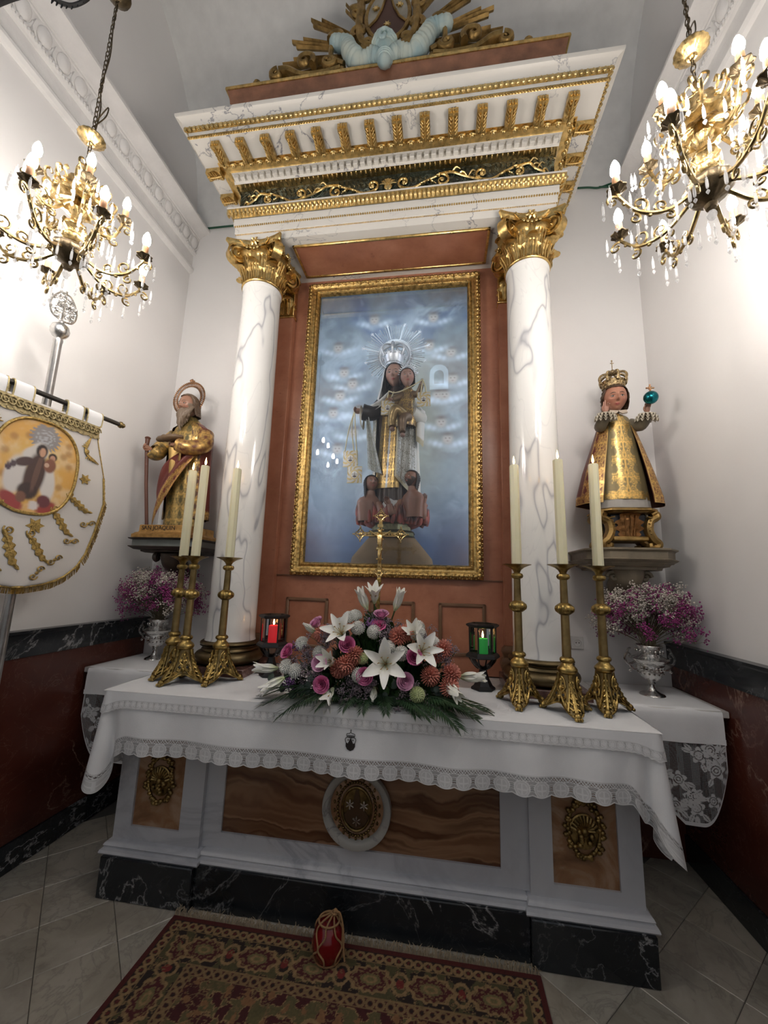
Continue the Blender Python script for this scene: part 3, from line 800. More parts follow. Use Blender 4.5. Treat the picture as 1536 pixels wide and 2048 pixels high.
# clouds
cl=G('cloud_paint'); _p=cl.co(); cl.base(cl.ramp(cl.noise(_p,6,3),[(.35,(.36,.52,.55)),(.65,(.62,.68,.60))])).set(.45); CLOUDM=cl.m
def cloud(P,R):
    m=MB(); c=catmull(P,14); k=len(c)
    rs=[R*(.84+.16*(((i*.23)%1.0)**.6))*lerp(1.0,.72,i/(k-1)) for i in range(k)]
    m.tube(c,rs,14); m.ball(c[0],rs[0],12,8); m.ball(c[-1],rs[-1],12,8)
    for i in range(0,k,1): # swirl ridges
        if False:
            t=(c[i+1]-c[i-1]).normalized(); N=t.orthogonal(); B=t.cross(N)
            m.tube([c[i]+(N*cos(a)+B*sin(a))*rs[i]*.97 for a in np.linspace(0,2*pi,15)[:-1]],rs[i]*.10,6,closed=True)
    return m
for P,R in (([(-.01,-.05,.15),(.0,-.06,.09)],.105),([(.0,-.07,.01),(.0,-.08,-.03)],.068),([(-.055,-.06,.05),(-.085,-.05,.06)],.060),([(.055,-.06,.05),(.085,-.05,.06)],.060),([(-.07,-.04,.09),(-.15,-.03,.08),(-.19,-.02,.10)],.065),([(.07,-.04,.09),(.15,-.03,.08),(.20,-.02,.10)],.065),
            ([(-.20,-.03,.09),(-.255,-.03,.17),(-.285,-.02,.26),(-.37,-.02,.30)],.072),([(.21,-.03,.10),(.27,-.03,.19),(.31,-.02,.28),(.41,-.02,.31)],.072)):
    cloud([(SCX+a,SY+b,c) for a,b,c in P],R).build('cloud',CLOUDM,cr,60)
m=MB().tube([(SCX+(.035*(1-k/26)+.004)*cos(2.2*pi*k/26),SY-.16,.06+(.055*(1-k/26)+.004)*sin(2.2*pi*k/26)) for k in range(27)],.013,8); m.build('cloud_swirl',CLOUDM,cr)

# ================================================================ altar
al=empty('altar',(CX,2.1,0),0,'grey marble altar with banded onyx panels and black plinth','altar')
def A(mb,name,mat,**k):
    o=mb.build(name,mat,al,**k); o.matrix_parent_inverse=al.matrix_basis.inverted() if False else Matrix.Identity(4); o.location=(-CX,-2.1,0); return o
xl0,xl1,xr0,xr1=-1.64,-1.17,.39,.85
yF,yC=2.05,2.075
A(MB().bbox(xl0-.005,xl1+.012,yF-.06,2.45,0,.178,.004),'plinth',BLACKM); A(MB().bbox(xr0-.012,xr1+.012,yF-.06,2.45,0,.178,.004),'plinth',BLACKM)
A(MB().bbox(xl1+.012,xr0-.012,yC-.06,2.45,0,.178,.004),'plinth',BLACKM)
def mould(x0,x1,y,nm):
    pr=[(.045,.178),(.050,.186),(.045,.196),(.030,.200),(.028,.205),(.034,.212),(.028,.220),(.014,.226),(.0,.230)]
    m=MB(); vs=[];fs=[]
    for p,z in pr: vs+=[(x0-p*.6,2.45,z),(x0-p*.6,y-p,z),(x1+p*.6,y-p,z),(x1+p*.6,2.45,z)]
    for k in range(len(pr)-1):
        for i in range(3): fs.append((k*4+i,k*4+i+1,k*4+5+i,k*4+4+i))
    m.add(vs,fs); return m
for x0,x1,y in ((xl0,xl1,yF),(xr0,xr1,yF),(xl1+.03,xr0-.03,yC)): A(mould(x0,x1,y,0),'base_moulding',GREYM)
def framed(x0,x1,y,p0,p1,pz):   # marble face with a recessed panel opening
    m=MB(); m.box(x0,p0,y,2.45,.228,.90); m.box(p1,x1,y,2.45,.228,.90); m.box(p0,p1,y,2.45,.228,pz); m.box(p0,p1,y,2.45,.80,.90); m.box(p0,p1,y+.06,2.44,pz,.80); return m
A(framed(xl0,xl1,yF,-1.547,-1.283,.292),'pier',GREYM,ang=0); A(framed(xr0,xr1,yF,.487,.757,.283),'pier',GREYM,ang=0); A(framed(xl1,xr0,yC,-1.073,.269,.299),'centre_block',GREYM,ang=0)
g=G('banded_onyx'); co=g.co(); 
dis=g.noise(g.co(scale=(1.3,1,1.6)),1.7,4,.5); sep=g.n('SeparateXYZ'); g.link(co,sep.inputs[0])
h=g.math('ADD',g.math('MULTIPLY',sep.outputs[2],1.0),g.math('MULTIPLY',dis,.30)); w=g.n('CombineXYZ'); g.link(g.math('MULTIPLY',h,1.0),w.inputs[2]); g.link(g.math('MULTIPLY',sep.outputs[0],.06),w.inputs[0])
st=g.noise(w.outputs[0],9,2.5,.55); g.base(g.ramp(st,[(.30,(.07,.028,.014)),(.40,(.18,.085,.042)),(.45,(.10,.042,.020)),(.51,(.30,.165,.09)),(.57,(.20,.095,.048)),(.63,(.11,.045,.022)),(.72,(.38,.25,.17))])).set(.22); ONYX=g.m
g=G('mottled_onyx'); n_=g.noise(g.co(),4.0,5,.55,1.6); g.base(g.ramp(n_,[(.3,(.16,.070,.030)),(.48,(.30,.155,.075)),(.6,(.42,.27,.17)),(.8,(.22,.095,.045))])).set(.24); ONYX2=g.m
A(MB().box(-1.073,.269,yC+.012,yC+.03,.299,.80),'onyx_panel',ONYX); A(MB().box(-1.547,-1.283,yF+.012,yF+.03,.292,.80),'onyx_panel',ONYX2); A(MB().box(.487,.757,yF+.012,yF+.03,.283,.80),'onyx_panel',ONYX2)
# medallion
mc=(-.393,yC,.478); RX,RZ=.166,.172
m=MB()
def orng(sx): return [(sx*RX*cos(t),sx*RZ*sin(t)) for t in np.linspace(0,2*pi,49)[:-1]]
pr=[(1.0,.0),(1.0,.022),(.985,.028),(.86,.028),(.80,.020),(.77,.006),(.77,-.01)]
vs=[];fs=[]
for s_,d in pr: vs+=[(mc[0]+a,mc[1]-d,mc[2]+b) for a,b in orng(s_)]
for k in range(len(pr)-1):
    for i in range(48): fs.append((k*48+i,k*48+(i+1)%48,k*48+48+(i+1)%48,k*48+48+i))
m.add(vs,fs); A(m,'medallion_ring',veined('medallion_stone',(.42,.40,.36),(.2,.19,.18),scale=4,width=.02,rough=.4,cloud=(.34,.33,.30)))
Mm=T(mc)@Rx(pi/2)
A(MB().prism([(a*.78,b*.78) for a,b in orng(1.0)],.004,Mm),'medallion_field',ONYX2)
DGOLD=metalm('dark_gilt_relief',(.27,.18,.07),.38,dark=.4,scale=30)
m=MB(); m.tube([(.070*cos(t),.092*sin(t),.012) for t in np.linspace(0,2*pi,41)[:-1]],.007,7,closed=True,M=Mm)
for k in range(44):
    t=2*pi*k/44; m.ball((.092*cos(t),.114*sin(t),.010),.0075,6,5,M=Mm)
    if k%2: m.ball((.110*cos(t),.130*sin(t),.006),(.006,.010,.005),6,4,M=Mm)
A(m,'wreath_relief',DGOLD)
m=MB(); m.prism([(.066*cos(t),.088*sin(t)) for t in np.linspace(0,2*pi,33)[:-1]],.009,Mm)
A(m,'shield_relief',DGOLD)
m=MB(); m.prism([(-.060,-.03),(-.02,.02),(-.006,.088),(.006,.088),(.02,.02),(.06,-.03),(.045,-.062),(0,-.086),(-.045,-.062)],.013,Mm); A(m,'shield_point',plain('relief_brown',(.085,.045,.020),.45,metal=.4))
for a,b in ((-.032,.018),(.036,.018),(.002,-.050)):
    for k in range(6):
        t=k*pi/3+pi/6; m=MB(); P=[(0,0),(.010*cos(t-.35),.010*sin(t-.35)),(.021*cos(t-.12),.021*sin(t-.12)),(.021*cos(t+.12),.021*sin(t+.12)),(.010*cos(t+.35),.010*sin(t+.35))]
        if k==0: st_=MB()
        st_.prism(P,.004,T((mc[0]+a,mc[1]-.014,mc[2]+b))@Rx(pi/2))
    A(st_,'star',SILVER,ang=0)
# two oval laurel emblems with shell
def emblem(xc,zc,y):
    Me=T((xc,y,zc))@Rx(pi/2); m=MB()
    for s in (-1,1):
        for k in range(26):
            t=-pi/2+.15+ (pi-.35)*k/25; rx,rz=.072,.108
            p=(s*rx*cos(t),rz*sin(t)); m.ball((p[0]+s*rnd.uniform(-.012,.012),p[1]+rnd.uniform(-.008,.008),.008),(.013,.011,.010),6,5,M=Me)
        m.tube([(s*.066*cos(t),.104*sin(t),.006) for t in np.linspace(-pi/2,pi/2,14)],.007,6,M=Me)
        m.tube(catmull([(-s*.005,.095,.01),(s*.016,.118,.012),(s*.034,.128,.008)],4),[.005,.008,.009,.009,.008,.008,.007,.005,.003],6,M=Me)
    m.ball((0,.112,.012),.011,8,6,M=Me)
    for k in range(11):
        t=pi*(.06+.88*k/10); m.tube([(.012*cos(t),-.005+.012*sin(t),.012),(.040*cos(t),-.005+.045*sin(t),.022),(.056*cos(t),-.005+.062*sin(t),.012)],[.004,.006,.007],6,M=Me)
    m.tube([(.058*cos(t),-.005+.064*sin(t),.008) for t in np.linspace(0,pi,18)],.006,6,M=Me)
    for k in range(9): m.ball((rnd.uniform(-.03,.03),-.03+rnd.uniform(-.03,.03),.012),(.014,.014,.014),7,5,M=Me)
    m.ball((0,-.005,.014),(.016,.02,.016),8,6,M=Me)
    m.lathe([(.06,0),(.058,.004),(0,.006)],24,M=Me@T((0,-.01,0))@S(1,1.2,1))
    return m
A(emblem(-1.415,.515,yF+.010),'emblem_relief',metalm('emblem_gilt',(.40,.27,.10),.34,dark=.35,scale=30)); A(emblem(.622,.505,yF+.010),'emblem_relief',MT['emblem_gilt'])
TX0,TX1,TY0,TY1,TZ=-1.655,.885,1.895,2.44,.962
A(MB().bbox(TX0,TX1,TY0,TY1,.89,TZ,.006),'mensa_slab',GREYM)

# ---- marble ledge along the back wall and its cloths
m=MB(); m.bbox(XL+.02,TX0-.01,2.34,YB-.015,.925,.957,.004); m.bbox(TX1+.01,XR-.02,2.34,YB-.015,.925,.957,.004); m.box(TX0-.01,TX1+.01,TY1+.005,YB-.015,.925,.957)
le=tag(m.build('marble_ledge',veined('ledge_marble',(.62,.60,.57),(.4,.4,.4),scale=2,width=.02,rough=.3)),'white marble ledge running along the back wall behind the altar','ledge')
def ledge_cloth(x0,x1,label,vis):
    r=empty('ledge_cloth',((x0+x1)/2,2.5,.958),0,label,'cloth','cloths on the side ledges')
    W=(x1-x0)/2
    def fn(u,v):
        x=lerp(-W,W,u)
        # v: from back to the front edge, then down
        L1=.46; L2=.155; s=v*(L1+L2)
        if s<L1: return (x, .30-s, .003+.001*sin(x*30)*(s/L1))
        d=s-L1; return (x,-.163-.006*min(1,d*20)-.004*sin(x*22+1)*d/L2, .003-d)
    MB().grid(fn,40,30).build('linen_panel',LINEN,r,60)
    # band hem
    def fh(u,v): x=lerp(-W,W,u); return (x,-.1725-.004*sin(x*22+1),-.128-.026*v)
    MB().grid(fh,40,2).build('hem_band',LINEN,r,60)
    # filet lace panel with rounded corners
    nu,nv=120,150; H=.37
    def fl(u,v):
        x=lerp(-W*.985,W*.985,u); dep=H*(1-.75*max(0,abs(u-.5)*2-.35)**2.2/.65**2.2*.9)
        if u<.5 and vis>0: dep=H*(1-.6*max(0,.5-u)*2*.9)
        return (x,-.170-.006*sin(x*18)*v,-.152-dep*v)
    o=MB().grid(fl,nu,nv)
    P=np.array(o.v)[:,[0,2]]
    o=o.build('lace_panel',LACE,r,60)
    # pattern : roses and leaves as radial blobs, over an open net
    al_=np.full(len(P),.10); net=((np.abs(np.sin(P[:,0]*420))>.93)|(np.abs(np.sin(P[:,1]*420))>.93)); al_[net]=.35
    rr=random.Random(3)
    for k in range(15):
        c=np.array([rr.uniform(-W*.9,W*.9),rr.uniform(-.49,-.17)]); d=P-c; R=np.hypot(d[:,0],d[:,1]); a=np.arctan2(d[:,1],d[:,0]); sz=rr.uniform(.025,.036)
        rose=(R<sz*(1+.22*np.sin(5*a)))&~((np.abs(R-sz*.62)<.0028)|(np.abs(R-sz*.28)<.0025))
        al_[rose]=.85
        for q in range(4):
            aa=rr.uniform(0,2*pi); cc=c+np.array([cos(aa),sin(aa)])*sz*1.75; d2=P-cc; uu=d2[:,0]*cos(aa)+d2[:,1]*sin(aa); vv=-d2[:,0]*sin(aa)+d2[:,1]*cos(aa)
            leaf=(np.abs(vv)<.011*(1-(uu/.024)**2))&(np.abs(uu)<.024)&(np.abs(vv)>.0012); al_[leaf]=.8
    v=np.tile(np.linspace(0,1,nv+1)[:,None],(1,nu+1)).ravel(); al_[v>.955]=.9
    u=np.tile(np.linspace(0,1,nu+1)[None,:],(nv+1,1)).ravel(); al_[(u>.985)|(u<.015)]=.8
    setcol(o,np.full((len(P),3),.74)); setfac(o,al_)
    return r
ledge_cloth(.955,1.385,'white ledge cloth with flowered lace end hanging right of the altar',1)
ledge_cloth(-2.185,-1.72,'white ledge cloth hanging left of the altar beside the red marble wall',-1)

# ---- altar cloths
def clothpath(side_len):
    # returns list of (x,y,nx,ny,corner) around left side, front, right side
    P=[]; r=.03
    ys=np.linspace(TY0+side_len,TY0+r,26)
    for y in ys: P.append((TX0,y,-1,0,0.))
    for t in np.linspace(0,pi/2,14)[1:-1]: P.append((TX0+r-r*cos(t),TY0+r-r*sin(t),-cos(t),-sin(t),sin(2*t)))
    for x in np.linspace(TX0+r,TX1-r,300): P.append((x,TY0,0,-1,0.))
    for t in np.linspace(0,pi/2,14)[1:-1]: P.append((TX1-r+r*sin(t),TY0+r-r*cos(t),sin(t),-cos(t),sin(2*t)))
    for y in ys[::-1]: P.append((TX1,y,1,0,0.))
    return P
def drape(base_off, top, bottom, name, parent, mat, nv, flare=0., folds=0., z_extra=None, pathside=.5):
    P=clothpath(pathside); n=len(P); s=[0]
    for a,b in zip(P[:-1],P[1:]): s.append(s[-1]+sqrt((a[0]-b[0])**2+(a[1]-b[1])**2))
    # distance to nearest corner along the path
    cl_=[s[i] for i in range(n) if P[i][4]>.98]; cA,cB=min(cl_),max(cl_)
    m=MB(); vs=[]; info=[]
    for j in range(nv+1):
        v=j/nv
        for i in range(n):
            x,y,nx,ny,c=P[i]; dc=min(abs(s[i]-cA),abs(s[i]-cB)); k=math.exp(-(dc/.070)**2)
            sidef=1.0 if (i<26 or i>=n-26) else 0.0
            bt=bottom(s[i],cA,cB,k,sidef,x,y); z=lerp(top,bt,v); d=top-z
            off=base_off+d*flare*(.25+.15*k)+folds*d*sin(s[i]*17+3*sin(s[i]*2.3))*.5*(1-k)
            off+=folds*d*1.5*k*(cos((s[i]-(cA if abs(s[i]-cA)<abs(s[i]-cB) else cB))*52)-.7)
            vs.append((x+nx*off,y+ny*off,z)); info.append((s[i],v,d,k,sidef,bt))
    fs=[(j*n+i,j*n+i+1,j*n+n+i+1,j*n+n+i) for j in range(nv) for i in range(n-1)]
    m.add(vs,fs); o=m.build(name,mat,parent,70); return o,info,(cA,cB)
c1=empty('altar_cloth',(CX,TY0,TZ),0,'long white altar cloth with deep medallion lace border','tablecloth')
def fix(o): o.location=(-CX,-TY0,-TZ); return o
fix(MB().bbox(TX0-.004,TX1+.004,TY0-.004,TY1-.02,TZ,TZ+.004,.002).build('cloth_top',LINEN,c1))
def b1(s,cA,cB,k,sd,x,y):
    f=.775-.03*sin(2.4*(x+.3))*0
    return f-.17*k*(1+.25*sin(s*60))-.14*sd*(1-k)*(0.6+.4*sin(s*9))
o,info,cc=drape(.008,TZ+.004,b1,'cloth_fall',c1,LINEN,14,flare=.16,folds=.12,pathside=.42); fix(o)
# lace border : continues the fall downward, scalloped, computed pattern as alpha
def b2(s,cA,cB,k,sd,x,y):
    per=.0785; return b1(s,cA,cB,k,sd,x,y)-.080+.010*(1-abs(sin(pi*s/per)))**1.0
P=clothpath(.42)
def dense(P,f):
    out=[]
    for a,b in zip(P[:-1],P[1:]):
        for q in range(f): t=q/f; out.append(tuple(lerp(a[i],b[i],t) for i in range(5)))
    return out+[P[-1]]
_cp=clothpath
def clothpath(sl,f=[3]): return dense(_cp(sl),3)
P3=clothpath(.42)
def drape_lace(top_fn,bot_fn,name,parent,nv,flare,folds,base_off,top0,pattern,side,col):
    P=dense(_cp(side),3); n=len(P); s=[0]
    for a,b in zip(P[:-1],P[1:]): s.append(s[-1]+sqrt((a[0]-b[0])**2+(a[1]-b[1])**2))
    cl_=[s[i] for i in range(n) if P[i][4]>.98]; cA,cB=min(cl_),max(cl_)
    vs=[]; I=[]
    for j in range(nv+1):
        v=j/nv
        for i in range(n):
            x,y,nx,ny,c=P[i]; dc=min(abs(s[i]-cA),abs(s[i]-cB)); k=math.exp(-(dc/.070)**2)
            sd=1.0 if (i<26*3-2 or i>=n-26*3+2) else 0.0
            za=top_fn(s[i],cA,cB,k,sd,x,y); zb=bot_fn(s[i],cA,cB,k,sd,x,y); z=lerp(za,zb,v); d=top0-z
            off=base_off+d*flare*(.25+.15*k)+folds*d*sin(s[i]*17+3*sin(s[i]*2.3))*.5*(1-k)
            off+=folds*d*1.5*k*(cos((s[i]-(cA if abs(s[i]-cA)<abs(s[i]-cB) else cB))*52)-.7)
            vs.append((x+nx*off,y+ny*off,z)); I.append((s[i],v))
    m=MB().add(vs,[(j*n+i,j*n+i+1,j*n+n+i+1,j*n+n+i) for j in range(nv) for i in range(n-1)])
    o=m.build(name,LACE,parent,70); I=np.array(I); setcol(o,np.full((len(I),3),col)); setfac(o,pattern(I[:,0],I[:,1])); return fix(o)
def pat1(s,v):
    per=.0785; u=(s/per)%1.0-.5; a=np.full(len(s),.45)
    lat=(v<.26); t1=np.abs(((s/.012+v*6)%1)-.5); t2=np.abs(((s/.012-v*6)%1)-.5); a[lat]=np.where((t1[lat]<.17)|(t2[lat]<.17),.95,.18)
    a[(v<.04)|((v>.24)&(v<.29))]=.98
    y=(v-.63)*.080; x=u*per; R=np.hypot(x,y); low=v>=.29
    a=np.where(low&(R<.030),.80,a); a=np.where(low&(np.abs(R-.030)<.0022),1.,a); a=np.where(low&(np.abs(R-.021)<.0016),.98,a)
    a=np.where(low&(R<.019)&((np.abs(x)<.0026)|(np.abs(y-.003)<.0026)),1.,a)
    a=np.where(low&(R>.0325)&(np.abs(u)>.36)&(v<.8),.28+.5*(np.sin(v*60)>.2),a)
    a=np.where(v>.93,.97,a); return a
drape_lace(b1,b2,'lace_border',c1,26,.16,.12,.009,TZ+.004,pat1,.42,.70)
# embroidered emblem on the front
em=MB(); Me=T((-.395,TY0-.0235,.842))@Rx(pi/2-.03)
em.prism([(-.021,-.004),(-.021,-.020),(-.014,-.032),(0,-.038),(.014,-.032),(.021,-.020),(.021,-.004),(.012,-.008),(0,.016),(-.012,-.008)],.0012,Me)
for s in (-1,1):
    em.tube(catmull([(s*.021,-.004,.001),(s*.024,.010,.001),(s*.014,.018,.001),(0,.016,.001)],4),.0014,5,M=Me)
    em.ball((s*.011,.006,.001),(.003,.003,.001),6,4,M=Me)
    em.tube(catmull([(0,.020,.001),(s*.016,.020,.001),(s*.018,.031,.001),(s*.005,.034,.001),(0,.042,.001)],4),.0013,5,M=Me)
em.tube([(-.016,.024,.001),(.016,.024,.001)],.0016,5,M=Me); em.tube([(-.004,.046,.001),(.004,.046,.001)],.001,4,M=Me); em.tube([(0,.042,.001),(0,.050,.001)],.001,4,M=Me)
o=em.build('embroidered_emblem',plain('brown_thread',(.018,.012,.010),.7),c1); fix(o)
# upper runner with narrow lace
c2=empty('altar_runner',(CX,TY0,TZ+.005),0,'white lace-edged runner covering the top of the altar','tablecloth')
def fix2(o): o.location=(-CX,-TY0,-TZ-.005); return o
def top2(u,v):
    x=lerp(TX0-.006,TX1+.006,u); y=lerp(TY0-.012,TY1-.03,v); w=.0035*sin(9*x+2*sin(5*y))*sin(14*y+x)*(1 if .05<v<.95 else .2)
    return (x,y,TZ+.0085+abs(w)*.7)
m=MB().grid(top2,150,34); fix2(m.build('runner_top',LINEN,c2,70))
def d1(s,cA,cB,k,sd,x,y): return TZ+.008-.034-.26*sd*(1-k)-.03*k
def d2(s,cA,cB,k,sd,x,y): return d1(s,cA,cB,k,sd,x,y)-.042+.005*abs(sin(pi*s/.024))
fixo=fix; fix=fix2
clothpath=_cp
o,_,_=drape(.014,TZ+.0085,d1,'runner_fall',c2,LINEN,6,flare=.22,folds=.05,pathside=.40); fix2(o)
def pat2(s,v):
    per=.032; x=((s/per)%1.0-.5)*per; y=(v-.45)*.042; R=np.hypot(x,y*.9); a=np.full(len(s),.72)
    a=np.where((R<.009)|(np.abs(R-.0125)<.0015),1.,a); a=np.where((R>.0135)&(np.sin(s*900)*np.sin(v*40)>.5),.35,a); a=np.where((v<.06)|(v>.9),1.,a); return a
drape_lace(d1,d2,'lace_border',c2,14,.22,.05,.015,TZ+.0085,pat2,.40,.80)
# ================================================================ chandeliers
def scr(c, r0, a0, turns, n=18, r1=.004): return [(c[0]+lerp(r0,r1,k/n)*cos(a0+turns*2*pi*k/n), 0, c[1]+lerp(r0,r1,k/n)*sin(a0+turns*2*pi*k/n)) for k in range(n+1)]
def chandelier(loc, rz, ztop, label):
    r=empty('chandelier',loc,rz,label,'chandelier','crystal chandeliers')   # origin at the middle of the bowl
    m=MB(); m.lathe([(0,-.085),(.016,-.08),(.022,-.066),(.012,-.056),(.024,-.048),(.050,-.036),(.072,-.012),(.080,.010),(.074,.026),(.060,.036),(.034,.046),(.030,.052)],56,mod=lambda a,z:1+.03*cos(14*a)*(1 if -.04<z<.03 else 0)); m.build('bowl',CHDARK,r)
    m=MB(); m.lathe([(.030,.05),(.046,.066),(.050,.085),(.040,.10),(.026,.11),(.032,.125),(.046,.14),(.040,.16),(.022,.175),(.020,.21),(.030,.225),(.036,.24),(.024,.255),(.020,.30)],40,mod=lambda a,z:1+.06*cos(10*a)); m.build('stem',CHBRASS,r)
    # pierced crown dome
    m=MB(); m.lathe([(.020,.30),(.075,.262),(.105,.270),(.110,.282),(.098,.30),(.088,.335),(.070,.375),(.045,.40),(.022,.41),(.012,.43),(.016,.44),(.0,.455)],72,mod=lambda a,z:1+.05*cos(12*a)); 
    for k in range(12):
        a=2*pi*k/12; M_=Rz(a)
        m.tube(catmull([(.108,0,.285),(.135,0,.30),(.145,0,.335),(.128,0,.352),(.118,0,.335)],4),.006,5,M=M_)
        m.ball((.103,0,.302),(.010,.018,.014),6,5,M=M_)
        m.tube(catmull([(.088,0,.335),(.108,0,.36),(.10,0,.385),(.088,0,.375)],4),.005,5,M=M_)
    m.build('crown',CHBRASS,r)
    m=MB()
    for k in range(4):
        a=2*pi*k/4; m.tube(catmull([(.0,0,.455),(.030,0,.465),(.045,0,.49),(.028,0,.515),(.012,0,.505)],5),.005,6,M=Rz(a))
    m.lathe([(.010,.44),(.014,.47),(.008,.50),(.006,.53)],10); m.build('finial',CHBRASS,r)
    # chain with canopy and flex
    m=MB(); z=.53; k=0; top=(ztop-loc[2])/CHS
    while z<top-.01:
        M_=T((0,0,z+.016))@Rz(k*pi/2); m.tube([(.0085*cos(t),0,.019*sin(t)) for t in np.linspace(0,2*pi,13)[:-1]],.0024,5,closed=True,M=M_); z+=.030; k+=1
    m.build('chain',CHDARK,r)
    m=MB(); m.tube(catmull([(.004,.006,.70),(.014,.004,.85),(-.006,.006,1.0),(.012,.004,1.2),(0,.004,1.4),(0,.004,top)],8),.0035,5)
    m.tube(catmull([(.0,.0,.74),(.05,.0,.80),(.055,.0,.86),(.02,.0,.80),(.0,0,.76)],5),.003,5); m.build('flex_cord',CHDARK,r)
    m=MB(); m.lathe([(.004,.640),(.018,.632),(.028,.638),(.052,.655),(.060,.664),(.056,.672),(.030,.690),(.012,.70),(.010,.715),(.004,.72)],64,mod=lambda a,z:1+.02*cos(16*a)); m.build('canopy',CHBRASS,r)
    m=MB(); m.lathe([(.006,top-.05),(.03,top-.04),(.055,top-.02),(.06,top)],20); m.build('ceiling_rose',CHDARK,r)
    # arm prototypes
    def arm(R,z0,dz,ph):
        a_=MB()
        P=catmull([(.062,0,z0),(.062+.35*(R-.062),0,z0-.055),(.062+.72*(R-.062),0,z0-.045),(R-.01,0,z0+dz*.5),(R,0,z0+dz)],7)
        a_.tube(P,[lerp(.0085,.006,k/(len(P)-1)) for k in range(len(P))],6)
        for c,r0,a0,t in (((.062+.40*(R-.062),z0-.030),.028,-1.6,1.2),((.062+.70*(R-.062),z0-.012),.034,-1.5,-1.2),((.062+.78*(R-.062),z0-.075),.024,1.5,1.2),((R+.018,z0+dz*.25),.026,2.4,-1.3),((.062+.30*(R-.062),z0-.075),.020,1.5,1.2)):
            a_.tube(scr(c,r0,a0,t),[lerp(.0055,.003,k/18) for k in range(19)],5)
        for k in range(5):
            t=.25+.15*k; p=P[int(t*(len(P)-1))]; a_.ball((p.x,0,p.z+.008*(-1)**k),(.010,.006,.008),6,4)
        pan=MB().lathe([(.004,0),(.012,.002),(.019,.010),(.027,.016),(.034,.019),(.035,.022),(.028,.021),(.018,.016),(.014,.02)],32,mod=lambda a,z:1+.09*cos(8*a)*(1 if z>.008 else 0))
        for k in range(8): pan.tube([(.016*cos(k*pi/4),.016*sin(k*pi/4),.006),(.030*cos(k*pi/4),.030*sin(k*pi/4),.016)],.0022,4)
        sl=MB().lathe([(.013,.016),(.014,.02),(.0135,.075),(.012,.080),(.010,.082)],14)
        bl=MB().lathe([(.009,.080),(.017,.098),(.0185,.112),(.015,.132),(.008,.150),(0,.161)],10)
        return a_,pan,sl,bl,(R,0,z0+dz)
    bd=[]
    for (n,R,z0,dz,ph) in ((8,.315,-.01,.045,.2),(5,.185,.215,.05,.5)):
        a_,pan,sl,bl,tip=arm(R,z0,dz,ph); pr=None
        for k in range(n):
            M_=Rz(ph+2*pi*k/n)
            if pr is None:
                pr=a_.build('arm',CHARM,r); pr.matrix_basis=M_
                for q,nm,mt in ((pan,'drip_pan',CHDARK),(sl,'candle_sleeve',SOCKETW),(bl,'bulb',BULBM)):
                    o=q.build(nm,mt,pr); o.location=tip
            else:
                c=copy_tree(pr,r); c.matrix_basis=M_
            for t_ in np.linspace(0,1,3): bd.append((M_@Vector((R+(.040 if t_!=.5 else -.045),(t_-.5)*.07,z0+dz+.008))))
            bd.append(M_@Vector((.062+.45*(R-.062),0,z0-.08))); bd.append(M_@Vector((.062+.75*(R-.062),0,z0-.085)))
            if n==8: bd.append(M_@Vector((R+.01,0,z0-.03)))
    for k in range(12): bd.append(Rz(2*pi*k/12)@Vector((.118,0,.262)))
    for k in range(16): bd.append(Rz(2*pi*k/16+.1)@Vector((.20,0,.02+.012*(k%2)))); bd.append(Rz(2*pi*k/16)@Vector((.13,0,-.045)))
    for k in range(10): bd.append(Rz(2*pi*k/10+.3)@Vector((.235,0,.215)))
    d=MB(); d.tube([(0,0,0),(0,0,-.012)],.0008,4); d.ball((0,0,-.015),.004,6,4); d.lathe([(.0,-.064),(.0045,-.060),(.0055,-.045),(.0045,-.022),(.0,-.018)],6); d.lathe([(0,-.090),(.006,-.080),(.0065,-.074),(0,-.066)],6)
    dp=None
    for p in bd:
        M_=T(p)@S(rnd.uniform(.9,1.15))
        if dp is None: dp=d.build('crystal_drop',CRYST,r,20); dp.matrix_basis=M_
        else: inst(dp,M_,r)
    o=MB().lathe([(0,-.045),(.010,-.036),(.017,-.020),(.012,-.006),(0,0)],8,c=(0,0,-.088)).build('crystal_pendant',CRYST,r,20)
    return r
CHS=.845
def vz(y): return ZS+1.58*sqrt(max(0,1-((y-1.5)/1.35)**2))
for x_,rz_,lb in ((-1.755,.15,'brass crystal chandelier hanging at the left above the banner'),(.985,.55,'brass crystal chandelier hanging at the right beside the cornice')):
    r=chandelier((x_*CHS,1.42*CHS,1.55+1.48*CHS),rz_,4.165,lb); r.scale=(CHS,)*3
# wrought-iron arms that carry the chandeliers
for s_,xc_,xw,lb in ((1,-1.755*CHS,XL,'dark iron wall arm from which the left chandelier chain hangs'),(-1,.985*CHS,XR,'dark iron wall arm from which the right chandelier chain hangs')):
    y_=1.42*CHS; L_=abs(xc_-xw); o=empty('iron_arm',(xw,y_,4.30),0 if s_>0 else pi,lb,'bracket')
    MB().tube([(0,0,0),(L_-.01,0,0),(L_,0,-.012),(L_,0,-.13)],.011,8).build('arm_bar',IRON,o)
    MB().bbox(0,.015,-.035,.035,-.10,.06,.004).build('wall_plate',IRON,o)
    m=MB(); m.tube(catmull([(.01,0,-.06),(.20,0,-.02),(.36,0,-.05),(.46,0,-.12),(.53,0,-.145),(.60,0,-.11),(.61,0,-.01)],6),.009,8)
    for k in range(7): x=.40+.03*k; z_=interp(x,[.36,.46,.53,.60],[-.05,-.12,-.145,-.11]); m.tube([(x,0,z_),(x-.006,0,z_-.026)],[.006,.002],5)
    m.build('scroll_brace',IRON,o)
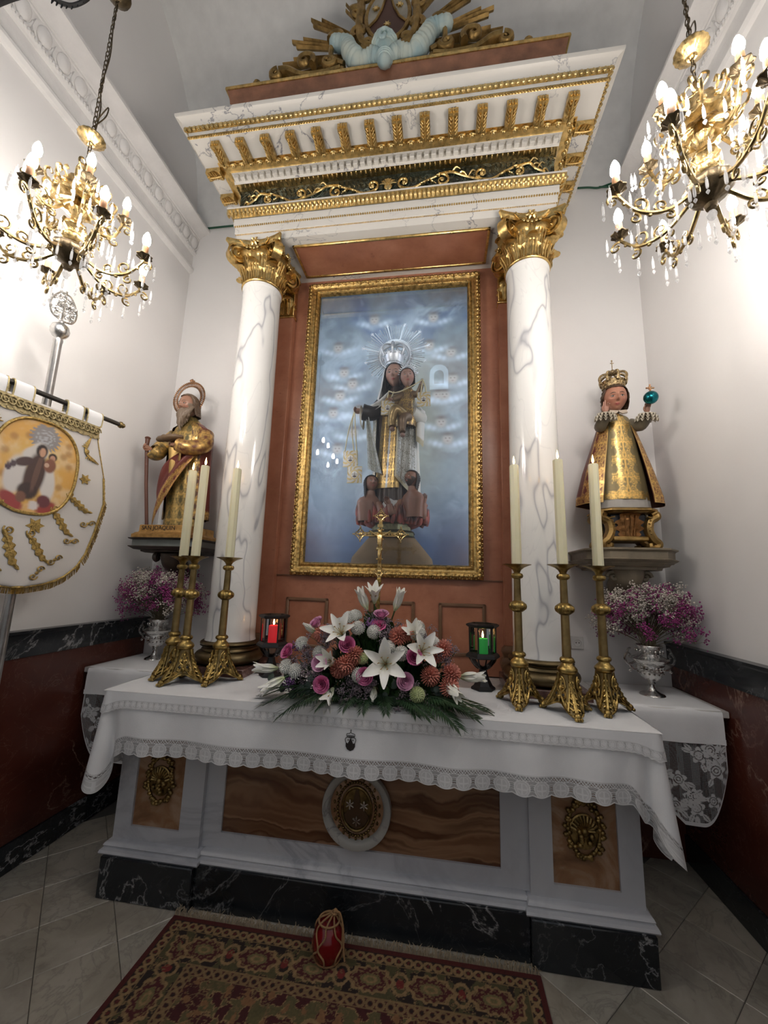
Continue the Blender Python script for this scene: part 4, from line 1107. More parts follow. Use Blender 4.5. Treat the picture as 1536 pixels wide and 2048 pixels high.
# ================================================================ figure tools (polychrome wooden statues)
g=G('gilt_polychromy'); a=g.attr('Col'); g.base(a.outputs['Color']); mt=g.attr('Met'); g.set(g.ramp(mt.outputs['Fac'],[(0,.42),(1,.30)]),mt.outputs['Fac']); g.bump(g.noise(g.co(),90,4),.12,.003); GILT=g.m
def gsm(A,w):
    A=np.asarray(A,dtype=float); B=A.reshape(len(A)//w,w,-1); P_=np.pad(B,((1,1),(1,1),(0,0)),mode='edge'); R=(2*P_[1:-1,1:-1]+P_[:-2,1:-1]+P_[2:,1:-1]+P_[1:-1,:-2]+P_[1:-1,2:])/6.; return R.reshape(A.shape)
def fig(mb,name,parent,col,met=None,ang=60,label=None,gw=None):
    o=mb.build(name,GILT,parent,ang,label=label); n=len(mb.v)
    col=np.asarray(col,dtype=float)
    if col.ndim==1: 
        P=np.array(mb.v); col=np.tile(col,(n,1))*(.85+.3*vnoise(P,14.,3.,3))[:,None]
    if gw:
        col=gsm(col,gw); met=gsm(met,gw) if met is not None and not np.isscalar(met) else met
    setcol(o,col); setfac(o,np.zeros(n) if met is None else (np.full(n,met) if np.isscalar(met) else met),'Met'); return o
def tub(u0,keys,nu,nv,nf=9,fa=.05,ph=0.,a0=0.,a1=2*pi,closed=True,thick=0):
    """lofted garment. keys: (v? z, cx, cy, rx, ry, fold) bottom to top. angle 0 = +x, -pi/2 = front"""
    K=np.array(keys,dtype=float); zs=K[:,0]
    def fn(u,v):
        z=lerp(zs[0],zs[-1],v) if u0 is None else 0
        c=[float(np.interp(z,zs,K[:,i])) for i in range(1,6)]
        a=lerp(a0,a1,u); w=1+c[4]*(.6*sin(nf*a+ph+2.2*v)+.4*sin((nf*.53)*a-ph*2+1.3+3*v))
        return (c[0]+c[2]*w*cos(a), c[1]+c[3]*w*sin(a), z)
    m=MB(); m.grid(fn,nu,nv,cu=closed)
    return m
def UV(nu,nv,closed): 
    w=nu if closed else nu+1
    u=np.tile((np.arange(w)/nu)[None,:],(nv+1,1)).ravel(); v=np.tile((np.arange(nv+1)/nv)[:,None],(1,w)).ravel(); return u,v
def brocade(u,v,s=1.):
    """damask : mirrored spirals on a stem with leaves, on a unit lattice"""
    x=u*s; y=v*s; cx=np.abs((x%1.)-.5)*2; cy=(y%1.)-.5
    out=(np.abs(cx-.06-.05*np.sin(6.283*cy))<.055)
    for (px,py,sg,R0) in ((.42,.20,1,.30),(.50,-.22,-1,.28),(.92,.02,1,.16)):
        dx=cx-px; dy=(cy-py)*1.0; r=np.hypot(dx,dy); th=np.arctan2(dy,dx)*sg
        sp=(r/.115-th/6.283)%1.; out|=(sp<.42)&(r<R0)&(r>.03); out|=(r<.045)
        out|=((np.abs(r-R0-.02)<.05)&(np.sin(7*th)>.55))
    return out
def head(h, skin, hair_line=.30, brow=(.05,.03,.02), lips=(.35,.10,.08), iris=(.03,.02,.015), beard=None, male=False, blush=.5):
    """head facing -y, centre at the origin, total height h. returns mb, colours"""
    nu,nv=96,80; V=[];
    m=MB()
    def gs(x,z,x0,z0,sx,sz): return math.exp(-((x-x0)/sx)**2-((z-z0)/sz)**2)
    vs=[]
    for j in range(nv+1):
        t=-pi/2+pi*j/nv
        for i in range(nu):
            a=2*pi*i/nu-pi/2
            x=.37*cos(t)*cos(a); y=.44*cos(t)*sin(a); z=.5*sin(t)
            # taper toward the chin, flatten the face
            if z<0: k=1-.38*(-z/.5)**1.5; x*=k; y*=1-.22*(-z/.5)**1.4
            if y<0:
                fr=min(1,-y/.3)
                d=0
                d+=.110*gs(x,z,0,-.125,.052,.050)+.065*gs(x,z,0,-.03,.034,.11)      # nose
                d+=.020*(gs(x,z,.13,.05,.10,.035)+gs(x,z,-.13,.05,.10,.035))           # brow
                d-=.055*(gs(x,z,.14,-.010,.075,.05)+gs(x,z,-.14,-.010,.075,.05))       # sockets
                d+=.022*(gs(x,z,.14,-.012,.045,.025)+gs(x,z,-.14,-.012,.045,.025))     # eyeballs
                d+=.030*gs(x,z,0,-.255,.075,.022)+.026*gs(x,z,0,-.295,.065,.022)-.012*gs(x,z,0,-.275,.08,.009)
                d+=.035*gs(x,z,0,-.41,.09,.06)
                d+=.022*(gs(x,z,.2,-.14,.09,.08)+gs(x,z,-.2,-.14,.09,.08))
                y-=d*fr
            vs.append((x*h,y*h,z*h))
    fs=[]
    for j in range(nv):
        for i in range(nu): fs.append((j*nu+i,j*nu+(i+1)%nu,j*nu+nu+(i+1)%nu,j*nu+nu+i))
    m.add(vs,fs)
    P=np.array(vs)/h; X,Y,Z=P[:,0],P[:,1],P[:,2]; C=np.tile(np.array(skin,dtype=float),(len(P),1)); fr=Y<-.02
    def G2(x0,z0,sx,sz): return np.exp(-((X-x0)/sx)**2-((Z-z0)/sz)**2)*fr
    for s in (-1,1): C=cmix(C,np.array([[.42,.13,.09]]),blush*.6*G2(s*.19,-.16,.09,.08))
    C=cmix(C,np.array([lips]),np.minimum(1,1.5*G2(0,-.275,.075,.030)))
    for s in (-1,1):
        pass
    C=cmix(C,np.array([[.10,.04,.03]]),.5*G2(.03,-.165,.018,.012)+.5*G2(-.03,-.165,.018,.012))
    if beard is not None:
        bm=fr*((Z<-.20)&~((np.abs(X)<.07)&(Z>-.31)&(Z<-.245))|((Z<.0)&(np.abs(X)>.26))); C=cmix(C,np.array([beard]),bm*1.)
    return m,C
FEAT={}
def put_head(h,M,parent,name='head',lidded=.0,**kw):
    hm,hc=head(h,**kw); V=np.array(hm.v)/h; fr=V[:,1]<0
    def sy(x,z):
        d=(V[:,0]-x)**2+(V[:,2]-z)**2+np.where(fr,0,9); k=np.argsort(d)[:4]; return float(V[k,1].mean())
    hm.v=[tuple(M@Vector(q)) for q in hm.v]; o=fig(hm,name,parent,hc)
    if not FEAT:
        FEAT.update(w=plain('eye_white',(.62,.58,.54),.2,var=.03),i=plain('eye_iris',(.012,.008,.006),.08,var=.1),b=plain('eye_line',(.035,.018,.012),.5,var=.1),l=plain('lip_paint',(.42,.10,.085),.35,var=.1),g=plain('grey_brow',(.12,.085,.06),.6))
    for s in (-1,1):
        x0,z0=s*.14,-.012; y0=sy(x0,z0)
        MB().ball((x0*h,(y0-.002)*h,z0*h),(.052*h,.024*h,.024*h),14,9,M=M).build('eye',FEAT['w'],o)
        MB().ball(((x0+.0)*h,(y0-.016)*h,(z0+.001)*h),(.024*h,.014*h,.022*h),12,8,M=M).build('iris',FEAT['i'],o)
        MB().tube([((x0+t*.060)*h,(y0-.020+.016*t*t)*h,(z0+.026*(1-t*t)-.004)*h) for t in np.linspace(-1,1,9)],.0085*h,6,M=M).build('eyelid',FEAT['b'],o)
        MB().tube([((x0+t*.085)*h,(sy(x0+t*.085,.085)-.004)*h,(.080+.022*(1-t*t)-.012*max(0,t*s))*h) for t in np.linspace(-1,1,9)],[(.006+.006*(1-abs(t)))*h for t in np.linspace(-1,1,9)],6,M=M).build('eyebrow',FEAT['g'] if kw.get('male') else FEAT['b'],o)
    if kw.get('beard') is None:
        for dz,r0,w in ((-.262,.013,.070),(-.286,.015,.058)):
            MB().tube([(t*w*h,(sy(t*w,dz)-.003)*h,(dz+(.006 if dz>-.27 else .004)*(abs(t)) )*h) for t in np.linspace(-1,1,9)],[r0*h*max(.25,1-t*t) for t in np.linspace(-1,1,9)],7,M=M).build('lip',FEAT['l'],o)
    return o
def hair(h, col, name, parent, M, length=.2, back=.1, vol=1.10, part=True, curl=10, front=.33, seed=1, side=.05):
    """cap of hair with strands ; hair line set by front"""
    nu,nv=64,40; V=[]
    for j in range(nv+1):
        v=j/nv
        for i in range(nu):
            a=2*pi*i/nu-pi/2; f=max(0,-sin(a))   # f=1 at the front
            low=lerp(-.5-length,front,smooth((max(-.6,-sin(a))-side)/.5))
            t=v; 
            zt=lerp(low,.5,t)
            zz=max(-.5,min(.5,zt)); rr=sqrt(max(0,1-(zz/.5)**2)) if zt>-.1 else sqrt(max(0,1-.04))*(1-.10*min(1,(-.1-zt)))
            rad=vol*(1+.035*sin(curl*a*2+5*t+seed)+.03*sin(curl*1.0*zt*6+4*a+seed))
            x=.38*rr*cos(a)*rad; y=.45*rr*sin(a)*rad+ (back*max(0,-.1-zt))
            V.append((x*h,y*h,zt*h*(1.04 if zt>0 else 1)))
    m=MB().add(V,[(j*nu+i,j*nu+(i+1)%nu,j*nu+nu+(i+1)%nu,j*nu+nu+i) for j in range(nv) for i in range(nu)])
    P=np.array(V)/h; st=.7+.6*vnoise(np.c_[np.arctan2(P[:,1],P[:,0])*6,P[:,2]*1.5],2.2,seed,3)
    m.v=[tuple(M@Vector(p)) for p in m.v]
    return fig(m,name,parent,np.array([col])*st[:,None])
def hand(L, M, curl=.5, spread=.25, thumb=.7, flip=1, two=False):
    """hand of length L along +z, palm facing -y"""
    m=MB(); k=L
    m.tube([(0,0,-.12*k),(0,0,.02*k),(0,-.01*k,.22*k),(0,-.01*k,.44*k)],[.13*k,.16*k,.22*k,.20*k],10,flat=.5,up=(1,0,0))
    for q,(x,l) in enumerate(((-.165,.40),(-.055,.50),(.055,.47),(.165,.36))):
        c=curl*(1 if not two or q>1 else .05); P=[Vector((x*k,-.01*k,.40*k))]; a=.12+.0*q; d=Vector((spread*x,0,1)).normalized()
        ang=0
        for s in range(3):
            ang+=c*.9; st=l*k*(.42,.33,.25)[s]; P.append(P[-1]+Vector((d.x*cos(ang)*1.0,-sin(ang),cos(ang)))*st)
        m.tube(P,[.062*k,.060*k,.054*k,.040*k],7)
        m.ball(P[-1],.040*k,7,5)
    P=[Vector((-.16*k*flip,-.02*k,.10*k)),Vector((-.27*k*flip,-.07*k,.24*k)),Vector((-.29*k*flip,-.15*k*thumb,.38*k)),Vector((-.25*k*flip,-.22*k*thumb,.48*k))]
    m.tube(P,[.085*k,.070*k,.058*k,.042*k],7); m.ball(P[-1],.042*k,7,5)
    m.v=[tuple(M@Vector(p)) for p in m.v]; return m
def wool(P,rad,n,rng,parent,name,col,sw=.25,r0=.010): 
    m=MB()
    return m
SKIN=(.40,.205,.135); SKIND=(.22,.105,.065)
GOLDC=np.array([.80,.52,.17])
def cols(n,c): return np.tile(np.array(c,dtype=float),(n,1))

# ================================================================ bearded saint with staff (left bracket)
BLx,BLy=-1.885,2.615
sb=empty('wall_bracket',(-1.885,2.64,1.79),0,'dark wooden bracket shelf with grey band under the bearded saint','shelf')
WOODD=plain('dark_wood',(.035,.022,.014),.4,var=.3,bump=.2)
def slab(hw,y0,prs,mat,name,par):
    m=MB(); vs=[];fs=[]
    for p,z in prs: vs+=[(-hw-p,.205,z),(-hw-p,y0-p,z),(hw+p,y0-p,z),(hw+p,.205,z)]
    L=len(prs)
    for k in range(L-1):
        for i in range(4): fs.append((k*4+i,k*4+(i+1)%4,k*4+4+(i+1)%4,k*4+4+i))
    fs+=[(3,2,1,0),tuple((L-1)*4+i for i in range(4))]; m.add(vs,fs); return m.build(name,mat,par,25)
slab(.25,-.185,[(-.01,-.012),(0,-.008),(.006,0),(0,.0)],WOODD,'shelf_top',sb); slab(.235,-.17,[(0,-.055),(0,-.012)],plain('grey_green_paint',(.20,.22,.21),.5,var=.1),'shelf_band',sb)
slab(.225,-.16,[(-.05,-.098),(-.03,-.09),(-.03,-.082),(0,-.078),(.012,-.07),(.026,-.060),(.026,-.055)],WOODD,'shelf_cornice',sb)
m=MB()
for t in np.linspace(0,1,1): pass
cv=catmull([(0,.19,-.36),(0,.15,-.33),(0,.13,-.27),(0,.05,-.20),(0,-.04,-.15),(0,-.05,-.095)],6); m.tube(cv,[lerp(.03,.085,k/(len(cv)-1)) for k in range(len(cv))],10)
for s in (-1,1): m.tube([(s*.10+.0,-.08+(.035*(1-k/16))*cos(.5+k*.5),-.13+(.035*(1-k/16))*sin(.5+k*.5)) for k in range(17)],.016,6)
m.build('console',WOODD,sb)
base=empty('statue_plinth',(-1.885,2.615,1.79),0,'gilded statue base lettered on the front under the bearded saint','plinth')
slab_=lambda prs,mat,nm: None
m=MB(); vs=[];fs=[]
pr=[(.215,0),(.215,.022),(.208,.026),(.200,.034),(.185,.040),(.182,.048),(.182,.086),(.178,.090)]
for p,z in pr: vs+=[(-p,-p*.86,z),(p,-p*.86,z),(p,p*.86,z),(-p,p*.86,z)]
for k in range(len(pr)-1):
    for i in range(4): fs.append((k*4+i,k*4+(i+1)%4,k*4+4+(i+1)%4,k*4+4+i))
fs+=[(3,2,1,0),tuple(28+i for i in range(4))]; m.add(vs,fs); m.build('plinth_block',metalm('ochre_gilt',(.55,.33,.12),.42,dark=.6,bump=.2),base,25)
fc=bpy.data.curves.new('lettering','FONT'); fc.body='SAN JOAQUIN'; fc.size=.040; fc.extrude=.0008; fc.align_x='LEFT'; fc.align_y='CENTER'
fo=bpy.data.objects.new('lettering_curve',fc); COL.objects.link(fo); bpy.context.view_layer.update()
me=bpy.data.meshes.new_from_object(fo.evaluated_get(bpy.context.evaluated_depsgraph_get())); bpy.data.objects.remove(fo)
lt=bpy.data.objects.new('lettering',me); COL.objects.link(lt); me.materials.clear(); me.materials.append(plain('dark_lettering',(.02,.012,.008),.6)); lt.parent=base; lt.matrix_basis=T((-.165,-.1575,.067))@Rx(pi/2)@S(.98,1,1)
js=empty('bearded_saint_statue',(BLx,BLy,1.88),0,'painted wooden statue of a grey-bearded man in red and gold robes with a staff','statue')
# tunic
nu,nv=200,130
K=[(0,.03,0,.135,.105,.05),(.12,.02,0,.125,.10,.05),(.35,.01,0,.13,.10,.05),(.55,.0,0,.135,.10,.03),(.68,.0,.01,.140,.095,.02),(.75,.0,.02,.125,.085,.01),(.80,0,.02,.07,.06,0),(.84,-.01,.01,.045,.045,0)]
mb=tub(None,K,nu,nv,11); u,v=UV(nu,nv,True); b=brocade(u*10,v*9); C=np.where(b[:,None],GOLDC*.8,np.array([[.10,.085,.035]])); fig(mb,'tunic',js,C,np.where(b,.9,.3),gw=nu)
# red mantle : over the left shoulder (viewer right), down the sides and back, swept across the front
K2=[(.06,.03,.02,.165,.125,.07),(.3,.02,.02,.165,.13,.07),(.5,.01,.02,.165,.125,.05),(.66,.01,.02,.165,.115,.03),(.745,.0,.02,.145,.10,.01),(.79,.0,.025,.085,.075,0)]
mb=tub(None,K2,nu,nv,8,a0=-pi*.36,a1=pi*1.24,closed=False); u,v=UV(nu,nv,False)
bord=(u<.10)|(u>.93)|(v<.09); b=brocade(u*12,v*8)&bord; C=np.where(b[:,None],GOLDC,np.array([[.150,.030,.022]])); C=np.where((bord&~b)[:,None],np.array([[.09,.04,.02]]),C); fig(mb,'mantle',js,C,b*.95,gw=nu+1)
# diagonal swag of the mantle across the belly
def swag(u,v):
    x=lerp(-.150,.145,u); top=lerp(.33,.60,u**.8); z=top-(.30*(1-u)**.7+.06)*v
    y=-.118-.028*sin(pi*u)-.012*sin(v*9+u*5)-.01*v+.05*(abs(u-.5)*2)**3
    return (x,y,z)
mb=MB().grid(swag,120,70); u,v=UV(120,70,False); bord=(v>.60); b=brocade(u*5,v*5)&bord; C=np.where(b[:,None],GOLDC,np.array([[.155,.032,.024]])); fig(mb,'mantle_swag',js,C,b*.95,gw=121)
def swag2(u,v):   # gold lining flap hanging at the middle
    x=lerp(-.05,.06,u)+.03*v*(1-u); z=.60-.30*v*(1-.35*u); y=-.150-.01*sin(u*8)+.015*v
    return (x,y,z)
fig(MB().grid(swag2,10,16),'lining_fold',js,(.42,.27,.09),.6)
# arms : viewer-left arm reaching down to the staff, right arm folded holding a cloth
C_=lambda P: catmull(P,5)
P=catmull([(-.12,.01,.70),(-.165,-.05,.60),(-.175,-.10,.535),(-.195,-.125,.55)],16); mb=MB().tube(P,[lerp(.055,.058,k/(len(P)-1)) for k in range(len(P))],44); n=len(mb.v); b=brocade((np.arange(n)%44)/44*5,np.arange(n)//44/49*4); fig(mb,'sleeve',js,np.where(b[:,None],GOLDC,np.array([[.10,.07,.03]])),b*.9,gw=44)
P=catmull([(.13,.0,.70),(.165,-.06,.60),(.10,-.14,.555),(.03,-.165,.575)],16); mb=MB().tube(P,[lerp(.06,.048,k/(len(P)-1)) for k in range(len(P))],44); n=len(mb.v); b=brocade((np.arange(n)%44)/44*5,np.arange(n)//44/49*4); fig(mb,'sleeve',js,np.where(b[:,None],GOLDC,np.array([[.13,.035,.022]])),b*.9,gw=44)
fig(hand(.085,frame((-.200,-.135,.555),(-.35,-.5,.10),(0,0,1)),curl=.8),'hand',js,SKIN); fig(hand(.085,frame((.025,-.165,.575),(-1,-.12,.12),(0,0,-1)),curl=.4),'hand',js,SKIN)
mb=MB(); P=C_([(-.105,-.185,.600),(-.05,-.20,.605),(.02,-.195,.615),(.07,-.16,.625)]); mb.tube(P,[.012+.012*sin(pi*k/15)+.003*sin(k*2.4) for k in range(16)],12,flat=1.5); fig(mb,'folded_cloth',js,(.14,.085,.045))
M_=T((-.005,-.035,.925))@Rz(-.28)@Rx(.12)
put_head(.170,M_,js,skin=(.33,.17,.11),beard=(.20,.145,.10),male=True)
hair(.170,(.15,.10,.065),'hair',js,M_,length=.02,front=.34,vol=1.09,curl=13,side=.02)
mb=MB(); 
for k in range(84):
    a=rnd.uniform(-1.12,1.12); x0=.058*a; z0=-.045-.03*(1-abs(a))*rnd.random()+.035*max(0,abs(a)-.6); L=rnd.uniform(.09,.15)*(1-.35*abs(a)); y0=-.068+.042*abs(a)**1.7
    w=rnd.uniform(-.012,.012); Pn=[(x0,y0,z0),(x0*.9+w,y0-.016,z0-L*.35),(x0*.7-w,y0-.018,z0-L*.7),(x0*.5+w*.5,y0-.008,z0-L)]
    mb.tube(catmull(Pn,3),[.012,.012,.011,.011,.010,.009,.008,.007,.005,.003],6)
mb.v=[tuple(M_@Vector(p)) for p in mb.v]; fig(mb,'beard',js,(.20,.145,.10))
st=MB(); st.tube([(-.222,-.145,.625),(-.222,-.145,.58),(-.20,-.13,.3),(-.165,-.115,.003)],[.016,.013,.0115,.011],10); st.ball((-.222,-.145,.632),(.02,.02,.012),10,6)
o=st.build('walking_staff',plain('staff_wood',(.12,.045,.028),.4)); o.location=(BLx,BLy,1.88); tag(o,'thin reddish-brown walking staff held by the bearded saint','staff')
# pierced halo
m=MB(); hc_=Vector((-.040,.000,1.000)); R0=.124
Mh=T(hc_)@Rx(pi/2-.10)
for rr_,w in ((R0-.026,.004),(R0,.0045)): m.tube([(rr_*cos(t),rr_*sin(t)*1.1,0) for t in np.linspace(-1.15,pi+1.15,50)],w,6,M=Mh)
for k in range(54):
    t=lerp(-1.15,pi+1.15,k/53); ca,sa=cos(t),sin(t)*1.1
    m.tube([((R0-.026)*ca,(R0-.026)*sa,0),((R0-.013)*cos(t+.04),(R0-.013)*sin(t+.04)*1.1,.004),(R0*ca,R0*sa,0)],.0035,5,M=Mh); m.ball((R0*ca*1.03,R0*sa*1.03,0),.006,6,4,M=Mh); m.ball(((R0-.032)*ca,(R0-.032)*sa,0),(.004,.004,.004),5,4,M=Mh)
for k in range(8): m.ball((rnd.uniform(-.02,.02),R0*1.1+rnd.uniform(-.012,.024),0),(.011,.011,.006),7,5,M=Mh)
o=m.build('halo',metalm('copper_gilt',(.36,.19,.10),.36,dark=.5),js)

# ================================================================ infant king statue (right bracket)
RX_,RY_=1.110,2.63
rb=empty('wall_bracket',(1.108,2.65,1.775),0,'carved grey-brown bracket shelf under the crowned infant statue','shelf')
STONE=plain('grey_brown_paint',(.20,.165,.115),.5,var=.25,bump=.15)
def octslab(prs,mat,name,par,sy=.72,back=.198):
    m=MB(); vs=[];fs=[]
    for p,z in prs: vs+=[(-p,back,z),(-p,-sy*p*.55,z),(-p*.62,-sy*p*1.15,z),(p*.62,-sy*p*1.15,z),(p,-sy*p*.55,z),(p,back,z)]
    L=len(prs)
    for k in range(L-1):
        for i in range(6): fs.append((k*6+i,k*6+(i+1)%6,k*6+6+(i+1)%6,k*6+6+i))
    fs+=[tuple(range(5,-1,-1)),tuple((L-1)*6+i for i in range(6))]; m.add(vs,fs); return m.build(name,mat,par,25)
octslab([(.235,-.085),(.24,-.078),(.255,-.07),(.262,-.062),(.245,-.055),(.245,-.020),(.250,-.014),(.262,-.008),(.262,.0),(.255,.003)],STONE,'shelf_top',rb)
octslab([(.18,-.12),(.185,-.105),(.215,-.098),(.225,-.085)],STONE,'shelf_underside',rb)
m=MB(); cv=catmull([(0,.18,-.36),(0,.15,-.33),(0,.13,-.28),(0,.06,-.21),(0,-.02,-.17),(0,-.03,-.11)],6); m.tube(cv,[lerp(.03,.105,k/(len(cv)-1)) for k in range(len(cv))],10); 
for s in (-1,1): m.tube([(s*.09+(.035*(1-k/16))*cos(k*.5)*s,-.06,-.16+(.035*(1-k/16))*sin(k*.5)) for k in range(17)],.014,6)
m.build('console',STONE,rb)
# scrolled pedestal
pd=empty('scroll_pedestal',(1.112,2.63,1.778),0,'black and gilt scroll-legged pedestal under the crowned infant statue','pedestal')
m=MB(); m.bbox(-.105,.105,-.075,.09,.055,.215,.01); m.build('core_block',plain('blue_black_paint',(.012,.016,.026),.35),pd)
m=MB(); vs=[];fs=[]
pr=[(.12,.212),(.14,.216),(.15,.224),(.165,.228),(.165,.238),(.155,.245)]
for p,z in pr: vs+=[(-p,.75*p,z),(-p,-.5*p,z),(-p*.66,-.8*p,z),(p*.66,-.8*p,z),(p,-.5*p,z),(p,.75*p,z)]
for k in range(len(pr)-1):
    for i in range(6): fs.append((k*6+i,k*6+(i+1)%6,k*6+6+(i+1)%6,k*6+6+i))
fs+=[tuple(range(5,-1,-1)),tuple(30+i for i in range(6))]; m.add(vs,fs); m.build('pedestal_top',OLDGOLD,pd,25)
MB().bbox(-.10,.10,-.10,.08,.048,.075,.006).build('lower_rail',OLDGOLD,pd)
for s,y in ((-1,-.075),(1,-.075),(-1,.075),(1,.075)):
    m=MB(); P=catmull([(s*.125,y,.205),(s*.150,y,.215),(s*.155,y,.19),(s*.115,y,.165),(s*.105,y,.11),(s*.125,y,.06),(s*.150,y,.035),(s*.145,y,.012),(s*.115,y,.012),(s*.11,y,.035)],5)
    m.tube(P,[.016+.010*sin(pi*k/(len(P)-1)) for k in range(len(P))],8,flat=1.7)
    for k in range(6): m.tube([(s*(.112+.004*k),y-.025,.08+.02*k),(s*(.10-.01*(k%2)),y-.045,.09+.02*k)],[.006,.004],5)
    m.build('scroll_leg',OLDGOLD,pd)
lf=acanthus(.135,.13,.03).build('acanthus_leaf',metalm('brown_gilt',(.36,.18,.07),.38,dark=.5),pd); lf.location=(0,-.085,.075)
ks=empty('infant_king_statue',(RX_,RY_,2.022),0,'crowned child statue in gold brocade gown and red cape raising one hand','statue')
nu,nv=260,150
# lace underskirt
K=[(0,0,0,.165,.115,.015),(.06,0,0,.16,.112,.015),(.12,0,0,.15,.105,.01)]
mb=tub(None,K,96,10,24,fa=.02); mb.v=[(x,y,z-.006*abs(sin(12*atan2(y,x)))*(1 if z<.001 else 0)) for x,y,z in mb.v]; fig(mb,'underskirt',ks,(.36,.34,.31))
K=[(.055,0,0,.158,.118,.02),(.2,0,0,.143,.108,.022),(.36,0,0,.118,.092,.02),(.48,0,0,.105,.08,.01),(.56,0,.0,.098,.072,.0),(.605,0,.0,.075,.058,0),(.63,0,0,.036,.036,0)]
mb=tub(None,K,nu,nv,10); u,v=UV(nu,nv,True); fa_=np.exp(-((u-.75)/.085)**2); cb=brocade((u-.75)*6.5+.5,v*5+.3); b=(cb&(fa_>.30))|((v<.09)&brocade(u*16,v*11)); C=np.where(b[:,None],GOLDC*1.05,np.array([[.24,.19,.095]])); fig(mb,'gown',ks,C,np.where(b,.95,.45),gw=nu)
# cape, open at the front
K=[(.035,0,.015,.255,.155,.05),(.08,0,.015,.25,.155,.05),(.25,0,.015,.205,.135,.04),(.42,0,.012,.15,.11,.02),(.53,0,.01,.115,.085,.01),(.60,0,.01,.075,.062,0)]
mb=tub(None,K,nu,nv,7,a0=-pi*.5+.62,a1=pi*1.5-.62,closed=False); u,v=UV(nu,nv,False); w_=np.minimum(u,1-u); bord=(w_<.15)|(v<.10); b=brocade(u*9,v*6.5)&bord; C=np.where(b[:,None],GOLDC,np.array([[.15,.035,.028]])); C=np.where(((w_<.008)|(v<.012))[:,None],GOLDC*.8,C); fig(mb,'cape',ks,C,np.where(b,.95,.15),gw=nu+1)
mb2=MB(); mb2.v=[(x*.975,y*.97,z) for x,y,z in mb.v]; mb2.f=[f[::-1] for f in mb.f]; fig(mb2,'cape_lining',ks,(.13,.045,.03))
# sleeves, ruffs and hands
for s,P,hd in ((-1,[(-.085,-.01,.565),(-.115,-.06,.535),(-.105,-.105,.570),(-.100,-.115,.600)],0),(1,[(.085,-.01,.565),(.120,-.06,.535),(.135,-.100,.565),(.140,-.110,.592)],1)):
    c=catmull(P,5); fig(MB().tube(c,[lerp(.038,.030,k/(len(c)-1)) for k in range(len(c))],12),'sleeve',ks,(.13,.11,.075))
    e=Vector(P[-1]); d=Vector((.02*s,-.25,1)).normalized(); Mf=frame(e,d)
    m=MB()
    for q,(r0,zz) in enumerate(((.064,-.020),(.060,-.004),(.048,.012))):
        m.grid(lambda a,b,r0=r0,zz=zz:(lerp(.02,r0,b)*cos(2*pi*a),lerp(.02,r0,b)*sin(2*pi*a),zz-.004+b*.010*sin(2*pi*a*14)-b*.016),96,4,cu=True,M=Mf)
    fig(m,'lace_ruff',ks,(.50,.45,.36))
    if hd==0: fig(hand(.078,Mf@T((0,0,.008))@Rz(0),curl=.55,two=True),'hand',ks,(.42,.22,.16))
    else: fig(hand(.078,Mf@T((0,0,.008))@Rz(0),curl=.30,spread=.6),'hand',ks,(.24,.12,.08))
e=Vector((.142,-.165,.672)); m=MB().ball(e,.040,24,16); m.build('globe',metalm('teal_enamel',(.02,.22,.26),.18,dark=.5,bump=0),ks)
m=MB(); z=e.z+.038
m.tube([e+Vector((0,0,.036)),e+Vector((0,0,.075))],.0035,6); 
for a in range(4): 
    t=a*pi/2; m.tube([e+Vector((0,0,.062)),e+Vector((.022*cos(t),0,.062+.022*sin(t)))],[.003,.006],6)
for a in range(4): t=a*pi/2+pi/4; m.tube([e+Vector((0,0,.062)),e+Vector((.014*cos(t),0,.062+.014*sin(t)))],.0025,5)
m.build('globe_cross',metalm('rose_gilt',(.62,.36,.20),.3,dark=.6),ks)
m=MB()
for s in (-1,1): m.prism([(0,.0),(s*.05,.004),(s*.052,-.018),(s*.02,-.026),(s*.004,-.012)][::s],.008,T((0,-.050,.640))@Rx(pi/2-.3))
fig(m,'collar',ks,(.50,.42,.33))
hs=.190; M_=T((.002,-.012,.742))@Rz(-.16)@Rx(.12)
put_head(hs,M_,ks,skin=(.43,.20,.13),blush=.8)
hair(hs,(.075,.045,.025),'hair',ks,M_,length=-.10,front=.30,vol=1.10,curl=8,seed=4)
cw=empty('filigree_crown',(RX_+.002,RY_-.008,2.022+.742+.066),0,'tall pierced gilt crown worn by the infant statue','crown'); cw.scale=(.90,.90,.95)
CRG=metalm('crown_gilt',(.58,.44,.24),.28,dark=.30,scale=60,bump=.7,bs=160)
m=MB(); m.lathe([(.062,0),(.066,.004),(.066,.014),(.077,.040),(.082,.050),(.080,.056),(.072,.050),(.060,.010)],72,mod=lambda a,z:1+.02*cos(18*a)); 
for k in range(36): a=2*pi*k/36; m.ball((.072*cos(a),.072*sin(a),.010+.022*(k%2)),(.006,.006,.007),6,4)
m.build('crown_band',CRG,cw)
ap=MB(); P=catmull([(.080,0,.040),(.092,0,.060),(.092,0,.082),(.078,0,.102),(.054,0,.113),(.028,0,.116),(.006,0,.114)],5); ap.tube(P,[.0065,.0065,.0065,.0065,.006]*6+[.004],6,flat=1.3)
for k in range(0,26,2): ap.ball((P[k].x*1.04,0,P[k].z+.005),(.006,.008,.006),6,4)
ap.ball((.086,0,.050),(.010,.016,.016),7,5)
a_=None
for k in range(8):
    if a_ is None: a_=ap.build('crown_arch',CRG,cw)
    else: inst(a_,Rz(k*pi/4),cw)
m=MB(); m.ball((0,0,.130),.019,12,8); m.tube([(0,0,.145),(0,0,.215)],.003,6); m.tube([(-.012,0,.198),(.012,0,.198)],.003,6); m.ball((0,0,.215),(.006,.004,.008),6,5); m.build('crown_orb',CRG,cw)
